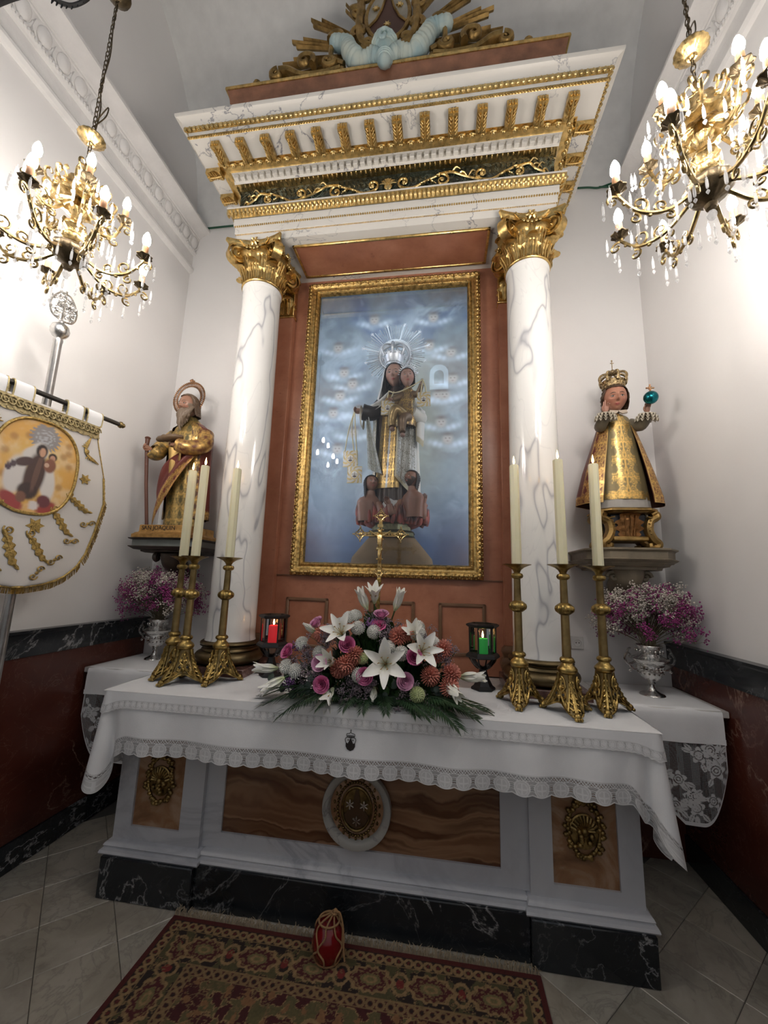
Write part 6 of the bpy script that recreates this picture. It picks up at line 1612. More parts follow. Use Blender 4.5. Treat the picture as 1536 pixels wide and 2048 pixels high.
# ================================================================ silver vases with dried gypsophila
def vase(loc,rz,label):
    r=empty('silver_vase',loc,rz,label,'vase','silver urn vases')
    m=MB(); m.lathe([(.062,0),(.064,.004),(.060,.010),(.040,.018),(.022,.030),(.014,.048),(.013,.060),(.020,.066),(.014,.074)],32); m.build('foot',SILVER,r)
    m=MB(); m.lathe([(.014,.072),(.030,.082),(.050,.100),(.060,.125),(.064,.150),(.062,.165),(.070,.170),(.078,.178),(.096,.192),(.098,.198),(.080,.206),(.062,.214),(.054,.226),(.056,.240),(.066,.262),(.072,.270),(.070,.273),(.056,.262),(.045,.24)],36,mod=lambda a,z:1+(.025*cos(12*a) if .20<z<.26 else 0)); m.build('body',SILVER,r)
    m=MB()
    for k in range(16):
        a=2*pi*k/16; m.ball((.064*cos(a),.064*sin(a),.148),(.008,.008,.012),6,5); m.ball((.060*cos(a+.2),.060*sin(a+.2),.122),(.006,.006,.008),6,4); m.ball((.066*cos(a),.066*sin(a),.240),(.006,.006,.010),6,4)
    m.tube([(.066*cos(t),.066*sin(t),.166) for t in np.linspace(0,2*pi,33)[:-1]],.004,5,closed=True); m.build('chased_band',SILVER,r)
    for s in (-1,1):
        m=MB(); m.tube(catmull([(s*.075,0,.18),(s*.115,0,.165),(s*.135,0,.195),(s*.120,0,.225),(s*.105,0,.215),(s*.112,0,.200)],5),.0065,6); m.tube(catmull([(s*.115,0,.165),(s*.095,0,.140),(s*.075,0,.138),(s*.064,0,.150)],5),.006,6); m.tube(catmull([(s*.120,0,.225),(s*.112,0,.248),(s*.100,0,.250)],4),.0055,6); m.ball((s*.108,0,.128),(.010,.006,.008),6,5); m.build('handle',SILVER,r)
    return r
vase((-1.985,2.66,.960),.1,'silver two-handled urn on the ledge left of the candlesticks'); vase((1.175,2.565,.960),.05,'silver two-handled urn on the ledge right of the altar')
def bouquet(loc,label,seed,ctr,R):
    rg=random.Random(seed); r=empty('dried_bouquet',loc,0,label,'flowers','dried bouquets in the silver urns')
    WH=plain('dried_white',(.58,.53,.47),.8,var=.15); PK=plain('dried_magenta',(.26,.035,.16),.8,var=.3); ST=plain('dried_stem',(.13,.105,.06),.8)
    st=MB(); wh=MB(); pk=MB(); pp=MB()
    clumps=[]
    for k in range(96):
        th=rg.uniform(0,2*pi); ph=rg.uniform(.05,1)**.7; d=Vector((cos(th)*ph,sin(th)*ph*.7,0)); z=sqrt(max(0,1-.75*ph*ph))
        p=Vector((ctr[0]+d.x*R[0],ctr[1]+d.y*R[1],ctr[2]+(z-.45)*R[2]-max(0,ph-.6)*rg.uniform(0,.30)-(0 if k%3 else rg.uniform(0,.10)))); k2=rg.random(); side=d.x
        p.x=max(XL+.08-loc[0],min(XR-.08-loc[0],p.x)); p.y=min(YB-.07-loc[1],p.y)
        clumps.append((p,(wh if rg.random()<(.72 if ph<.75 else .40) else pk)))
        st.tube(catmull([(rg.uniform(-.03,.03),rg.uniform(-.03,.03),0),(p.x*.35,p.y*.35,p.z*.5),p],4),.0016,4)
    for p,dst in clumps:
        for b in range(10):
            q=p+Vector((rg.gauss(0,.030),rg.gauss(0,.026),rg.gauss(0,.028))); st.tube([p+Vector((0,0,-.03)),q],.0009,3,cap=False)
            for c in range(12):
                e=q+Vector((rg.gauss(0,.013),rg.gauss(0,.013),rg.gauss(0,.013))); s=rg.uniform(.0034,.0064); 
                dst.add([e+Vector((s,0,0)),e+Vector((-s,0,0)),e+Vector((0,s,0)),e+Vector((0,-s,0)),e+Vector((0,0,s)),e+Vector((0,0,-s))],[(0,2,4),(2,1,4),(1,3,4),(3,0,4),(2,0,5),(1,2,5),(3,1,5),(0,3,5)])
    tag(st.build('stems',ST,r,0),kind='stuff'); tag(wh.build('white_blossoms',WH,r,60),kind='stuff'); tag(pk.build('magenta_blossoms',PK,r,60),kind='stuff')
    return r
bouquet((-1.985,2.66,1.205),'magenta and white dried flower spray in the left silver urn',5,(.03,-.05,.21),(.30,.24,.20)); bouquet((1.175,2.565,1.205),'white and magenta dried flower spray in the right silver urn',9,(.015,-.02,.20),(.30,.24,.20))
# ================================================================ altar cross
xc=empty('altar_cross',(CX+.035,2.25,ZT),0,'gilt openwork altar cross with figure standing behind the flowers','cross')
m=MB(); m.lathe([(.07,0),(.072,.01),(.05,.02),(.03,.05),(.015,.10),(.010,.15),(.010,.55)],20); m.lathe([(.010,.535),(.020,.540),(.022,.546),(.012,.552),(.016,.575),(.010,.59)],16); m.build('stand',BRASS,xc)
zc=.838   # height of the arms over the altar
m=MB()
for s in (-1,1): m.tube([(s*.007,0,.58),(s*.007,0,.93)],.0032,6); m.tube([(-.11,0,zc+s*.009),(.11,0,zc+s*.009)],.0032,6)
for z in np.linspace(.62,.92,16): m.ball((0,0,z),(.006,.005,.007),6,4)
for x in np.linspace(-.10,.10,13): m.ball((x,0,zc),(.007,.005,.006),6,4)
for s in (-1,1):
    for z in np.linspace(.64,.92,6): m.ball((s*.016,0,z),(.005,.004,.004),6,4)
m.build('cross_bars',GOLDB,xc)
def qf(x,z,s=1.):
    m=MB(); P=[]
    for k in range(8): rr_=.036 if k%2==0 else .021; t=k*pi/4; P.append((x+s*rr_*cos(t),0,z+s*rr_*sin(t)))
    m.tube(P,.0042,5,closed=True); m.ball((x,0,z),(.012*s,.006,.012*s),8,6)
    for k in range(4): t=k*pi/2; m.ball((x+s*.018*cos(t),0,z+s*.018*sin(t)),(.006,.005,.006),6,4); m.ball((x+s*.042*cos(t),0,z+s*.042*sin(t)),(.005,.005,.005),6,4)
    return m
for x,z in ((-.118,zc),(.118,zc),(0,.945),(0,.625)): qf(x,z).build('quatrefoil',GOLDB,xc)
m=MB()   # corpus
m.tube(catmull([(0,-.016,zc-.010),(0,-.022,zc-.045),(.003,-.018,zc-.085),(.0,-.022,zc-.125),(.003,-.016,zc-.165)],4),[.016,.017,.017,.016,.015,.015,.014,.013,.012,.012,.011,.010,.009,.008,.008,.007,.006],8); m.ball((.0,-.024,zc+.012),(.010,.011,.014),9,7)
for s in (-1,1): m.tube(catmull([(s*.010,-.016,zc-.012),(s*.035,-.016,zc+.002),(s*.062,-.014,zc+.020)],4),[.007,.007,.006,.006,.0055,.005,.0045,.004,.004],6)
m.tube([(-.016,-.018,zc-.085),(.016,-.018,zc-.09)],.011,7); m.build('corpus',GOLDB,xc)
m=MB(); m.box(-.016,.016,-.014,-.010,zc+.040,zc+.056); m.build('title_plate',GOLDB,xc)
# ================================================================ flower arrangement
fa_=empty('flower_arrangement',(CX+.02,2.04,ZT),0,'large arrangement of white lilies, pink roses and chrysanthemums on the altar','flowers')
FO=Vector(fa_.location)
LILW=G('lily_petal'); _u=LILW.attr('Col'); LILW.base(_u.outputs['Color']).set(.5,0,Subsurface__Weight=.2,Subsurface__Radius=(.01,.01,.006)); LILW=LILW.m
GREEN1=plain('palm_green',(.018,.045,.018),.45,var=.35); GREEN2=plain('eucalyptus_green',(.055,.085,.065),.55,var=.25); GREEN3=plain('leaf_green',(.03,.075,.022),.45,var=.3)
def lily_petal(L,W,bend,open_):
    def fn(u,v):
        s=(u-.5)*2; w=W*(sin(pi*(v*.93+.05))**.75)*(1-.1*v); a=open_*v+bend*v*v
        # curve in x-z plane : starts upward (z) and opens outward (x)
        x=0;z=0;n=8
        for k in range(n): t=v*k/n; aa=open_*.35+open_*.65*t+bend*t*t; x+=sin(aa)*L*v/n; z+=cos(aa)*L*v/n
        d=.010*s*s*sin(pi*v); return (.004+x-d*cos(a),s*w,z+d*sin(a)+.003*sin(v*14)*abs(s))
    return MB().grid(fn,6,12)
def lily(open_,L,closed=False,green=0.):
    ps=[]
    for k in range(6):
        m=lily_petal(L*(1 if k%2 else .97),L*(.20 if k%2 else .16),open_*(.35 if not closed else -.1),open_)
        v=np.tile((np.arange(13)/12)[:,None],(1,7)).ravel(); u=np.abs(np.tile((np.arange(7)/6)[None,:],(13,1)).ravel()-.5)*2
        C=cmix(np.tile(np.array([[.86,.85,.80]]),(len(v),1)),np.array([[.48,.55,.22]]),np.clip(.9-v*2.2,0,1)*.7+np.clip(.25-u,0,1)*1.2*green+.35*green*np.clip(1-v,0,1)); ps.append((m,C,Rz(k*pi/3)))
    return ps
LP={}
def place_lily(pos,d,kind,roll=0.):
    r=bpy.data.objects.new('lily',None); COL.objects.link(r); r.parent=fa_; r.matrix_basis=frame(Vector(pos)-FO,d)@Rz(roll); r.empty_display_size=.02
    op,L,cl,gr=kind
    key=kind
    if key not in LP:
        LP[key]=[]
        for m,C,M_ in lily(op,L,cl,gr):
            o=m.build('petal',LILW,r,80); setcol(o,C); o.matrix_basis=M_; LP[key].append(o)
        st=MB()
        if not cl:
            for k in range(6):
                a=k*pi/3+.5; e=Vector((.028*cos(a),.028*sin(a),L*.52)); st.tube(catmull([(0,0,.01),(.010*cos(a),.010*sin(a),L*.3),e],3),.0012,4); st.ball(e,(.006,.0025,.003),6,4)
            st.tube([(0,0,.01),(.002,0,L*.6)],.0018,5); o=st.build('stamens',plain('lily_stamen',(.30,.18,.05),.6),r); LP[key].append(o)
        o=MB().tube([(0,0,-.05),(0,0,.0),(0,0,.012)],[.003,.004,.006],6).build('stalk',GREEN3,r); LP[key].append(o)
    else:
        for o in LP[key]: c=o.copy(); COL.objects.link(c); c.parent=r
    return r
OPEN=(1.05,.130,False,.0); HALF=(.55,.120,False,.25); TRUMP=(.30,.125,True,.55); BUD=(.02,.085,True,1.0)
# world positions on the arrangement
def W3(x,y,z): return (x,y,z)
lil=[((-.475,1.975,1.275),(-.15,-.75,.55),OPEN),((-.255,1.930,1.165),(.05,-1,.25),(1.15,.150,False,0.)),((-.10,1.985,1.215),(.30,-.75,.35),OPEN),((-.125,2.02,1.27),(-.1,-.7,.6),HALF),((-.50,1.955,1.150),(-.3,-.8,.3),HALF),((-.50,1.93,1.045),(-.25,-.75,-.55),HALF),
 ((-.375,2.06,1.40),(-.35,-.3,.9),TRUMP),((-.345,2.09,1.43),(.05,-.5,.9),HALF),((-.235,2.06,1.40),(.30,-.3,.9),TRUMP),((-.62,2.00,1.28),(-.6,-.4,.5),BUD),
 ((-.80,1.985,1.105),(-.9,-.4,.05),TRUMP),((-.745,1.935,1.075),(-.75,-.45,-.45),TRUMP),((.015,1.955,1.105),(.45,-.6,-.35),TRUMP),((.085,2.00,1.115),(.95,-.25,.12),TRUMP),((-.305,1.93,1.06),(.05,-.7,-.35),BUD)]
for p,d,k in lil: place_lily(p,d,k,rnd.uniform(0,1))
# roses
def rose(L):
    m=MB(); k=0
    for ring,(n,r0,h,op) in enumerate(((2,.007,.040,-.12),(3,.012,.041,-.10),(4,.018,.040,-.02),(5,.024,.037,.10),(5,.029,.032,.28))):
        for q in range(n):
            a0=2*pi*q/n+ring*.9
            def fn(u,v,a0=a0,n=n,r0=r0,h=h,op=op):
                s=(u-.5)*2; a=a0+s*pi/n*1.45; r=r0*(.35+.65*sin(min(1,v*1.15)*pi/2))+op*.020*max(0,v-.45)**1.2*3+.004*max(0,v-.82)*6*(1+2*max(0,op))
                z=h*v-.010*abs(s)**2.5*v-.010*max(0,op)*max(0,v-.7)*3
                return (r*L*cos(a),r*L*sin(a),z*L)
            m.grid(fn,8,8)
    m.ball((0,0,.004*L),(.020*L,.020*L,.012*L),8,6)
    return m
ROSE=plain('rose_pink',(.66,.17,.36),.5,var=.25); ROSE2=plain('rose_lilac',(.70,.34,.52),.5,var=.25)
RM=[None,None]
def place(parts,nm,mat,pos,d,roll=0,sc=1.,key=[{}]):
    k=(nm,mat.name); M_=frame(Vector(pos)-FO,d)@Rz(roll)@S(sc)
    if k not in key[0]: o=parts.build(nm,mat,fa_,70); key[0][k]=o; o.matrix_basis=M_; return o
    return inst(key[0][k],M_,fa_)
rs=rose(1.0)
for i,(p,d) in enumerate((((-.30,2.04,1.365),(.05,-.35,.9)),((-.31,2.02,1.315),(.05,-.6,.7)),((-.445,1.945,1.235),(.1,-.8,.4)),((-.565,1.93,1.150),(-.2,-.9,.3)),((-.545,1.905,1.065),(-.05,-.95,.15)),((-.345,1.905,1.115),(0,-1,.1)),((-.165,1.905,1.105),(.25,-.9,.1)),((-.13,1.955,1.195),(.3,-.8,.4)),((-.745,1.985,1.180),(-.5,-.6,.5)),((-.62,2.02,1.315),(-.5,-.4,.7)))):
    place(rs,'rose',ROSE if i%3 else ROSE2,p,d,i*.7,.92)
# chrysanthemums : globes of narrow petals
def mum(n,R,r0,pl,pw,cup):
    m=MB()
    for k in range(n):
        z=1-1.25*(k+.5)/n; th=k*2.39996; s=sqrt(max(0,1-z*z)); d=Vector((s*cos(th),s*sin(th),z)); M_=frame(d*r0,d,(0,0,1) if abs(d.z)<.9 else (1,0,0))
        P=[(0,0,0),(0,cup*pl*.5,pl*.55),(0,cup*pl*1.6,pl)]
        m.tube(P,[pw*.5,pw,pw*.55],5,M=M_,flat=.45)
    m.ball((0,0,0),r0*1.05,10,7); return m
WHM=plain('mum_white',(.78,.78,.74),.6,var=.08); GRM=plain('mum_green_white',(.60,.66,.36),.6,var=.15); COR=plain('mum_coral',(.62,.24,.18),.6,var=.25)
pomp=mum(110,.03,.024,.012,.0045,.2); daisy=mum(70,.03,.010,.030,.0045,.12); coral=mum(90,.03,.014,.034,.0065,.15)
for i,(p,d) in enumerate((((-.465,2.04,1.355),(-.3,-.5,.8)),((-.435,2.05,1.365),(0,-.4,.9)),((-.115,2.05,1.325),(.4,-.5,.7)),((-.59,1.975,1.190),(-.3,-.8,.5)),((-.105,1.900,1.050),(.2,-1,0)),((-.365,1.925,1.185),(0,-1,.2)))): place(pomp,'chrysanthemum',WHM if i in (2,3) else (GRM if i>=4 else WHM),p,d,i,1.0 if i!=5 else .75)
for i,(p,d) in enumerate((((-.50,2.02,1.325),(-.4,-.6,.6)),((-.405,1.99,1.315),(0,-.8,.5)),((-.325,1.985,1.30),(.1,-.8,.5)),((-.105,2.02,1.295),(.5,-.5,.5)),((-.25,1.955,1.235),(.1,-.9,.3)),((-.185,1.945,1.215),(.2,-.9,.3)),((-.75,1.965,1.120),(-.6,-.7,.2)),((-.70,1.955,1.105),(-.4,-.8,.2)),((-.69,2.0,1.225),(-.5,-.6,.5)),((-.375,1.905,1.115),(-.1,-1,0)),((-.04,2.0,1.26),(.5,-.5,.5)))): place(daisy,'chrysanthemum',WHM,p,d,i*.5,1.0)
for i,(p,d) in enumerate((((-.205,1.985,1.285),(.15,-.75,.6)),((-.175,2.01,1.295),(.25,-.6,.7)),((-.585,2.00,1.275),(-.4,-.6,.6)),((-.44,1.915,1.155),(-.1,-1,.2)),((-.405,1.93,1.195),(0,-.9,.35)),((-.475,1.93,1.135),(-.2,-1,.1)),((.01,2.00,1.235),(.6,-.5,.4)),((-.025,1.995,1.215),(.4,-.7,.3)),((.045,1.965,1.135),(.5,-.7,.1)),((.035,1.945,1.085),(.4,-.8,-.1)),((-.05,1.955,1.12),(.3,-.9,.0)))): place(coral,'chrysanthemum',COR,p,d,i*.9,.98)
# lilac sprays, foliage mass, eucalyptus, palm fronds
rg=random.Random(21)
sp=MB(); fol=MB(); 
LILAC=plain('statice_lilac',(.24,.19,.22),.7,var=.35); VIO=plain('statice_violet',(.24,.11,.30),.7,var=.3)
def tiny(dst,e,s): dst.add([e+Vector((s,0,0)),e+Vector((-s,0,0)),e+Vector((0,s,0)),e+Vector((0,-s,0)),e+Vector((0,0,s)),e+Vector((0,0,-s))],[(0,2,4),(2,1,4),(1,3,4),(3,0,4),(2,0,5),(1,2,5),(3,1,5),(0,3,5)])
spots_=[(-.645,1.965,1.13),(-.66,1.975,1.19),(-.60,1.95,1.09),(-.40,1.92,1.075),(-.36,1.91,1.05),(-.43,1.915,1.03),(-.16,1.93,1.01),(-.13,1.92,1.05),(-.085,2.02,1.285),(-.25,2.03,1.33),(-.53,2.02,1.30),(-.26,1.99,1.265),(-.68,1.98,1.06),(-.02,1.98,1.18),(.03,1.99,1.20),(-.34,2.03,1.345),(-.77,2.0,1.14),(-.32,1.92,1.09),(-.56,1.96,1.25)]
for p in spots_:
    c=Vector(p)-FO
    for b in range(17):
        q=c+Vector((rg.gauss(0,.026),rg.gauss(0,.014),rg.gauss(0,.028))); fol.tube([c+Vector((0,.04,-.04)),q],.0012,4)
        for k in range(16): tiny(sp,q+Vector((rg.gauss(0,.008),rg.gauss(0,.008),rg.gauss(0,.008))),rg.uniform(.0022,.0042))
tag(sp.build('statice_blossoms',LILAC,fa_,60),kind='stuff')
vi=MB()
for p in ((-.345,2.0,1.335),(-.715,1.99,1.21),(-.72,1.955,1.055),(-.735,1.96,1.035)):
    c=Vector(p)-FO
    for k in range(60): tiny(vi,c+Vector((rg.gauss(0,.014),rg.gauss(0,.010),rg.gauss(0,.014))),rg.uniform(.003,.005))
tag(vi.build('violet_blossoms',VIO,fa_,60),kind='stuff')
# dark foliage mound
def leafm(L,W):
    def fn(u,v): s=(u-.5)*2; w=W*sin(pi*(v*.94+.03))**.8; return (v*L,s*w,.12*L*sin(pi*v*.8)-.2*w*abs(s)*-1)
    return MB().grid(fn,2,5)
lm=leafm(.085,.017)
for k in range(1100):
    t=rg.uniform(0,2*pi); h=rg.random(); R=1-h**1.4
    x=-.345+.40*R*cos(t)*rg.uniform(.5,1); y=2.06+.13*R*sin(t)*rg.uniform(.4,1); z=.985+.37*h*rg.uniform(.5,1.0)
    o_=Vector((x+.345,(y-2.06)*1.3-.10,.25+.6*h)).normalized(); d=(o_+Vector((rg.gauss(0,.35),rg.gauss(0,.3),rg.gauss(0,.3)))).normalized()
    M_=frame(Vector((x,y,z))-FO,d.orthogonal(),d); fol.join(lm,M_@Rz(0)@S(rg.uniform(.6,1.1)))
tag(fol.build('foliage',GREEN3,fa_,60),kind='stuff')
# eucalyptus discs
eu=MB().lathe([(0,0),(.010,.0015),(.018,.001),(.0185,.0),(.010,-.0012),(0,-.001)],12)
for k in range(46):
    x=rg.choice([rg.uniform(-.83,-.55),rg.uniform(-.55,.08),rg.uniform(-.72,-.52),rg.uniform(-.18,.06)]); z=rg.uniform(1.0,1.085)-.03*abs(x+.35); y=1.93+.03*rg.random()+.06*abs(x+.35)
    place(eu,'eucalyptus_leaf',GREEN2,(x,y,z),(rg.uniform(-.5,.5),-1,rg.uniform(-.1,.6)),rg.uniform(0,6),rg.uniform(.7,1.25))
# palm fronds : rib and blades, each frond a part
def frond(n=17,L=.26):
    m=MB(); P=[(t*L,0,.05*L*sin(pi*t)-.10*L*t*t) for t in np.linspace(0,1,10)]; m.tube(P,[.003]*9+[.001],5)
    for k in range(n):
        t=.12+.86*k/n; p=Vector((t*L,0,.05*L*sin(pi*t)-.10*L*t*t)); ll=.115*(1-.55*abs(t-.35)**1.2)
        for s in (-1,1):
            a=s*lerp(1.15,.30,t); d=Vector((cos(a),sin(a),-.08-.1*rg.random())).normalized(); sd=Vector((-sin(a),cos(a),.25))*.0055; e=p+d*ll; md=p+d*ll*.45+Vector((0,0,.006))
            m.add([p,md+sd,e,md-sd],[(0,1,2,3)])
    return m
fp=frond()
for i,(x,y,ang,tilt,sc) in enumerate(((-.62,1.99,pi+.15,-.10,.95),(-.60,1.97,pi+.45,-.16,.95),(-.55,1.95,pi+.85,-.22,.9),(-.48,1.965,-pi/2-.45,-.20,.62),(-.40,1.96,-pi/2-.2,-.22,.55),(-.34,1.96,-pi/2,-.24,.55),(-.27,1.96,-pi/2+.25,-.22,.55),(-.18,1.965,-pi/2+.5,-.18,.62),(-.10,1.96,-.75,-.2,.9),(-.08,1.98,-.4,-.12,.95),(-.06,2.0,-.1,-.08,1.0),(-.10,1.97,-.55,.05,.9),(-.60,1.98,pi+.3,.06,.9),(-.36,2.06,1.9,1.15,.55),(-.30,2.06,1.2,1.15,.55),(-.50,1.95,-pi/2-.75,-.1,.8),(-.20,1.95,-pi/2+.8,-.1,.8))):
    M_=T(Vector((x,y,1.025))-FO)@Rz(ang)@Ry(-tilt)@S(sc)
    if i==0: fr0=fp.build('palm_frond',GREEN1,fa_,0); fr0.matrix_basis=M_
    else: inst(fr0,M_,fa_)
MB().bbox(-.26,.26,-.08,.10,0,.05,.01).build('flower_foam_tray',GREEN1,fa_)
# ================================================================ processional banner
bo=Vector((-1.952,1.60,0)); bd_=Vector((.1876,.9822,0)); ang=atan2(bd_.y,bd_.x)
bp=empty('banner_pole',(bo.x,bo.y,0),ang,'silver processional pole with knob and crossbar carrying the banner','pole')
m=MB(); m.lathe([(.13,0),(.135,.01),(.10,.02),(.03,.045),(.024,.08)],24); m.build('floor_stand',STEEL,bp)
MB().lathe([(.019,.05),(.019,2.70),(.021,2.705),(.021,2.715),(.019,2.72)],18).build('pole_shaft',STEEL,bp)
m=MB(); m.lathe([(.012,2.715),(.016,2.725),(.03,2.735),(.040,2.752),(.042,2.770),(.036,2.790),(.020,2.803),(.012,2.808),(.014,2.815),(.008,2.822)],24); m.build('knob',SILVER,bp)
m=MB(); rg2=random.Random(4)
for k in range(60):
    t=rg2.uniform(0,2*pi); rr_=rg2.uniform(.0,1)**.5; x=.055*rr_*cos(t); z=2.895+.075*rr_*sin(t); a0=rg2.uniform(0,6)
    m.tube([(x+(.014*(1-q/10))*cos(a0+q*.7),.006*sin(q),z+(.014*(1-q/10))*sin(a0+q*.7)) for q in range(11)],.0028,5)
m.tube(catmull([(0,0,2.82),(.05,0,2.84),(.062,0,2.90),(.03,0,2.965),(0,0,2.975),(-.03,0,2.965),(-.062,0,2.90),(-.05,0,2.84),(0,0,2.82)],5),.005,6); m.tube([(0,0,2.82),(0,0,2.99)],.005,6)
m.build('filigree_finial',SILVER,bp)
m=MB(); m.tube([(-.385,-.02,2.399),(.36,-.02,2.399)],.0125,12); m.build('crossbar',plain('dark_steel',(.09,.085,.08),.35,metal=.8),bp)
for s in (-1,1):
    m=MB().lathe([(.010,0),(.018,.006),(.020,.014),(.012,.020),(.015,.028),(.009,.036),(0,.038)],14,M=T((s*(.36 if s>0 else .385),-.02,2.399))@Ry(s*pi/2)); m.build('bar_end',BRASSD,bp)
# banner cloth : plane u along the bar, z down; facing -y local
bn=empty('processional_banner',(bo.x,bo.y,2.38),ang,'white satin banner with gold embroidery and oval painted medallion on the crossbar','banner')
ZB=2.38
def half(z):   # half width at height z (absolute), measured outline
    return interp(z,[1.470,1.478,1.49,1.52,1.57,1.64,1.75,1.92,2.06,2.16,2.25,2.30,2.345],[.03,.09,.15,.21,.265,.30,.325,.343,.318,.285,.255,.250,.252])
nu,nv=150,190
def cl_pt(u,v):
    z=lerp(1.468,2.345,v); h=half(z); x=lerp(-h,h,u); s=1-v
    y=-.034-.006*sin(7*x+9*z)*min(1,s*2.2)-.012*s*sin(x*11+2)*min(1,s*1.6)+.02*s*(abs(u-.5)*2)**2
    return (x,y,z-ZB)
SAT=vcol('banner_satin',.42,bump=.05)
mb=MB().grid(cl_pt,nu,nv); P=np.array(mb.v)[:,[0,2]]; P[:,1]+=ZB
C=np.tile(np.array([[.70,.665,.63]]),(len(P),1))
o=mb.build('satin_cloth',SAT,bn,80); setcol(o,C)
mb2=MB(); mb2.v=[(x,y+.006,z) for x,y,z in mb.v]; mb2.f=[f[::-1] for f in mb.f]; o=mb2.build('lining',LINEN,bn,80)
THREAD=metalm('gold_thread',(.62,.44,.16),.42,dark=.45,scale=90,bump=.9,bs=300); THREADP=metalm('pale_gold_lace',(.60,.50,.28),.45,dark=.5,scale=70,bump=1.,bs=260)
def on(x,z,d=.004):   # point on the cloth surface
    h=half(z); u=.5+x/(2*h) if h>1e-4 else .5; v=(z-1.468)/(2.345-1.468); p=cl_pt(min(1,max(0,u)),min(1,max(0,v))); return Vector((x,p[1]-d,z-ZB))
# fringe along the lower edge, gold lace on top, braided loops
m=MB(); zs_=np.linspace(2.06,1.469,60); edge=[( half(z),z) for z in zs_]+[(lerp(half(1.469),-half(1.469),t),1.469) for t in np.linspace(0,1,20)[1:-1]]+[(-half(z),z) for z in zs_[::-1]]
for k in range(len(edge)-1):
    a=Vector(edge[k]); b=Vector(edge[k+1]); n=max(1,int((b-a).length/.005))
    for q in range(n):
        p=a.lerp(b,q/n); L=.030 if p.y<1.95 else .012; out=Vector((p.x*.5,0,-1)).normalized() if p.y<1.6 else Vector((.55*(1 if p.x>0 else -1),0,-.8)).normalized(); e0=on(p.x*.985,p.y,.003); m.tube([e0,e0+out*L+Vector((0,rg2.uniform(-.004,.004),0))],.0022,3,cap=False)
tag(m.build('fringe',THREAD,bn,60),kind='stuff')
m=MB(); m.tube([on(x*.985,z,.003) for x,z in edge[::2]],.006,6); m.tube([on(s*half(z)*.99,z,.003) for s in (1,) for z in np.linspace(2.05,2.34,14)],.003,5); m.tube([on(-half(z)*.99,z,.003) for z in np.linspace(2.05,2.34,14)],.003,5); m.build('braid_edge',THREAD,bn)
m=MB().grid(lambda u,v:tuple(on(lerp(-.250,.250,u),lerp(2.268,2.335,v)-(.006*abs(sin(u*pi*9)) if v<.01 else 0),.005)),72,3); m.build('lace_band',THREADP,bn)
m=MB()
for k in range(18):
    x=-.235+.47*k/17; c=(x,2.303)
    m.tube([on(c[0]+(.019*(1-q/20)+.003)*cos(q*.55),c[1]+(.022*(1-q/20)+.003)*sin(q*.55),.009) for q in range(20)],.0034,5); m.ball(on(x+.013,2.272,.006),(.007,.004,.006),6,4)
m.build('lace_scrolls',THREADP,bn)
for x in (-.225,-.14,-.02,.105,.205) if False else (-.22,-.115,.115,.215):
    lo=MB(); w=.040
    for s in (0,1):
        pass
    lp=[(x,-.036,2.335-ZB),(x,-.040,2.375-ZB),(x,-.036,2.405-ZB),(x,-.020,2.4165-ZB),(x,-.004,2.405-ZB),(x,-.004,2.335-ZB)]
    c=catmull(lp,4); lo.grid(lambda u,v:(x+lerp(-w,w,u),c[int(v*(len(c)-1))].y,c[int(v*(len(c)-1))].z),4,len(c)-1); lob=lo.build('hanging_loop',LINEN,bn,60)
    mm=MB()
    for s in (-1,1): mm.tube([(x+s*w,p.y,p.z) for p in c],.004,5)
    mm.build('loop_braid',THREADP,lob)
# oval medallion (painted) and its gold braid
mc_=(-.012,2.035); mx,mz=.175,.222
def sup(t,rx,rz): 
    c,s=cos(t),sin(t); return (rx*abs(c)**.8*(1 if c>0 else -1),rz*abs(s)**.8*(1 if s>0 else -1))
n=120; rings=80; V=[];fs=[]
for j in range(rings+1):
    for i in range(n): x,z=sup(2*pi*i/n,mx*j/rings,mz*j/rings); V.append(tuple(on(mc_[0]+x,mc_[1]+z,.006)))
for j in range(rings):
    for i in range(n): fs.append((j*n+i,j*n+(i+1)%n,j*n+n+(i+1)%n,j*n+n+i))
mb=MB().add(V,[f[::-1] for f in fs]); P=np.array(V)[:,[0,2]]; P[:,1]+=ZB; q=P-np.array(mc_); X=q[:,0]/mx; Z=q[:,1]/mz
nz=vnoise(q,18.,3.,4); C=cmix(np.tile(np.array([[.74,.40,.10]]),(len(P),1)),np.array([[.78,.56,.30]]),np.clip((nz-.4)*4,0,1)); C=cmix(C,np.array([[.80,.62,.20]]),np.exp(-((X+.1)/.5)**2-((Z+.05)/.55)**2)*.7)
for a,b in ((-.62,.52),(-.3,.62),(-.75,.2),(.72,.45),(.6,.35),(.78,.15),(-.55,-.15),(-.7,-.28),(.62,-.35),(-.62,-.62),(.7,.62)): C=cmix(C,np.array([[.42,.20,.06]]),.7*np.exp(-(((X-a)/.10)**2+((Z-b)/.08)**2)**2))
def bl(c,x,z,rx,rz,rot=0.,sh=4): 
    global C
    dx,dz=X-x,Z-z; u_=dx*cos(rot)+dz*sin(rot); v_=-dx*sin(rot)+dz*cos(rot); C=cmix(C,np.array([c]),np.exp(-((u_/rx)**2+(v_/rz)**2)**sh)*1.25)
R_h=np.hypot(X-.08,(Z-.66)*1.25); th=np.arctan2(Z-.66,X-.08); C=cmix(C,np.array([[.26,.27,.30]]),((R_h<.36+.05*np.sin(24*th))*1.)*.9); C=cmix(C,np.array([[.50,.51,.54]]),((R_h<.23)&(np.sin(R_h*60+np.sin(th*7))>.0))*.8)
bl((.72,.68,.64),-.10,.27,.30,.16,.35); bl((.70,.66,.63),-.45,-.25,.24,.42,-.15); bl((.74,.70,.66),.30,-.28,.20,.42,.25); bl((.70,.66,.62),.0,.33,.20,.20)
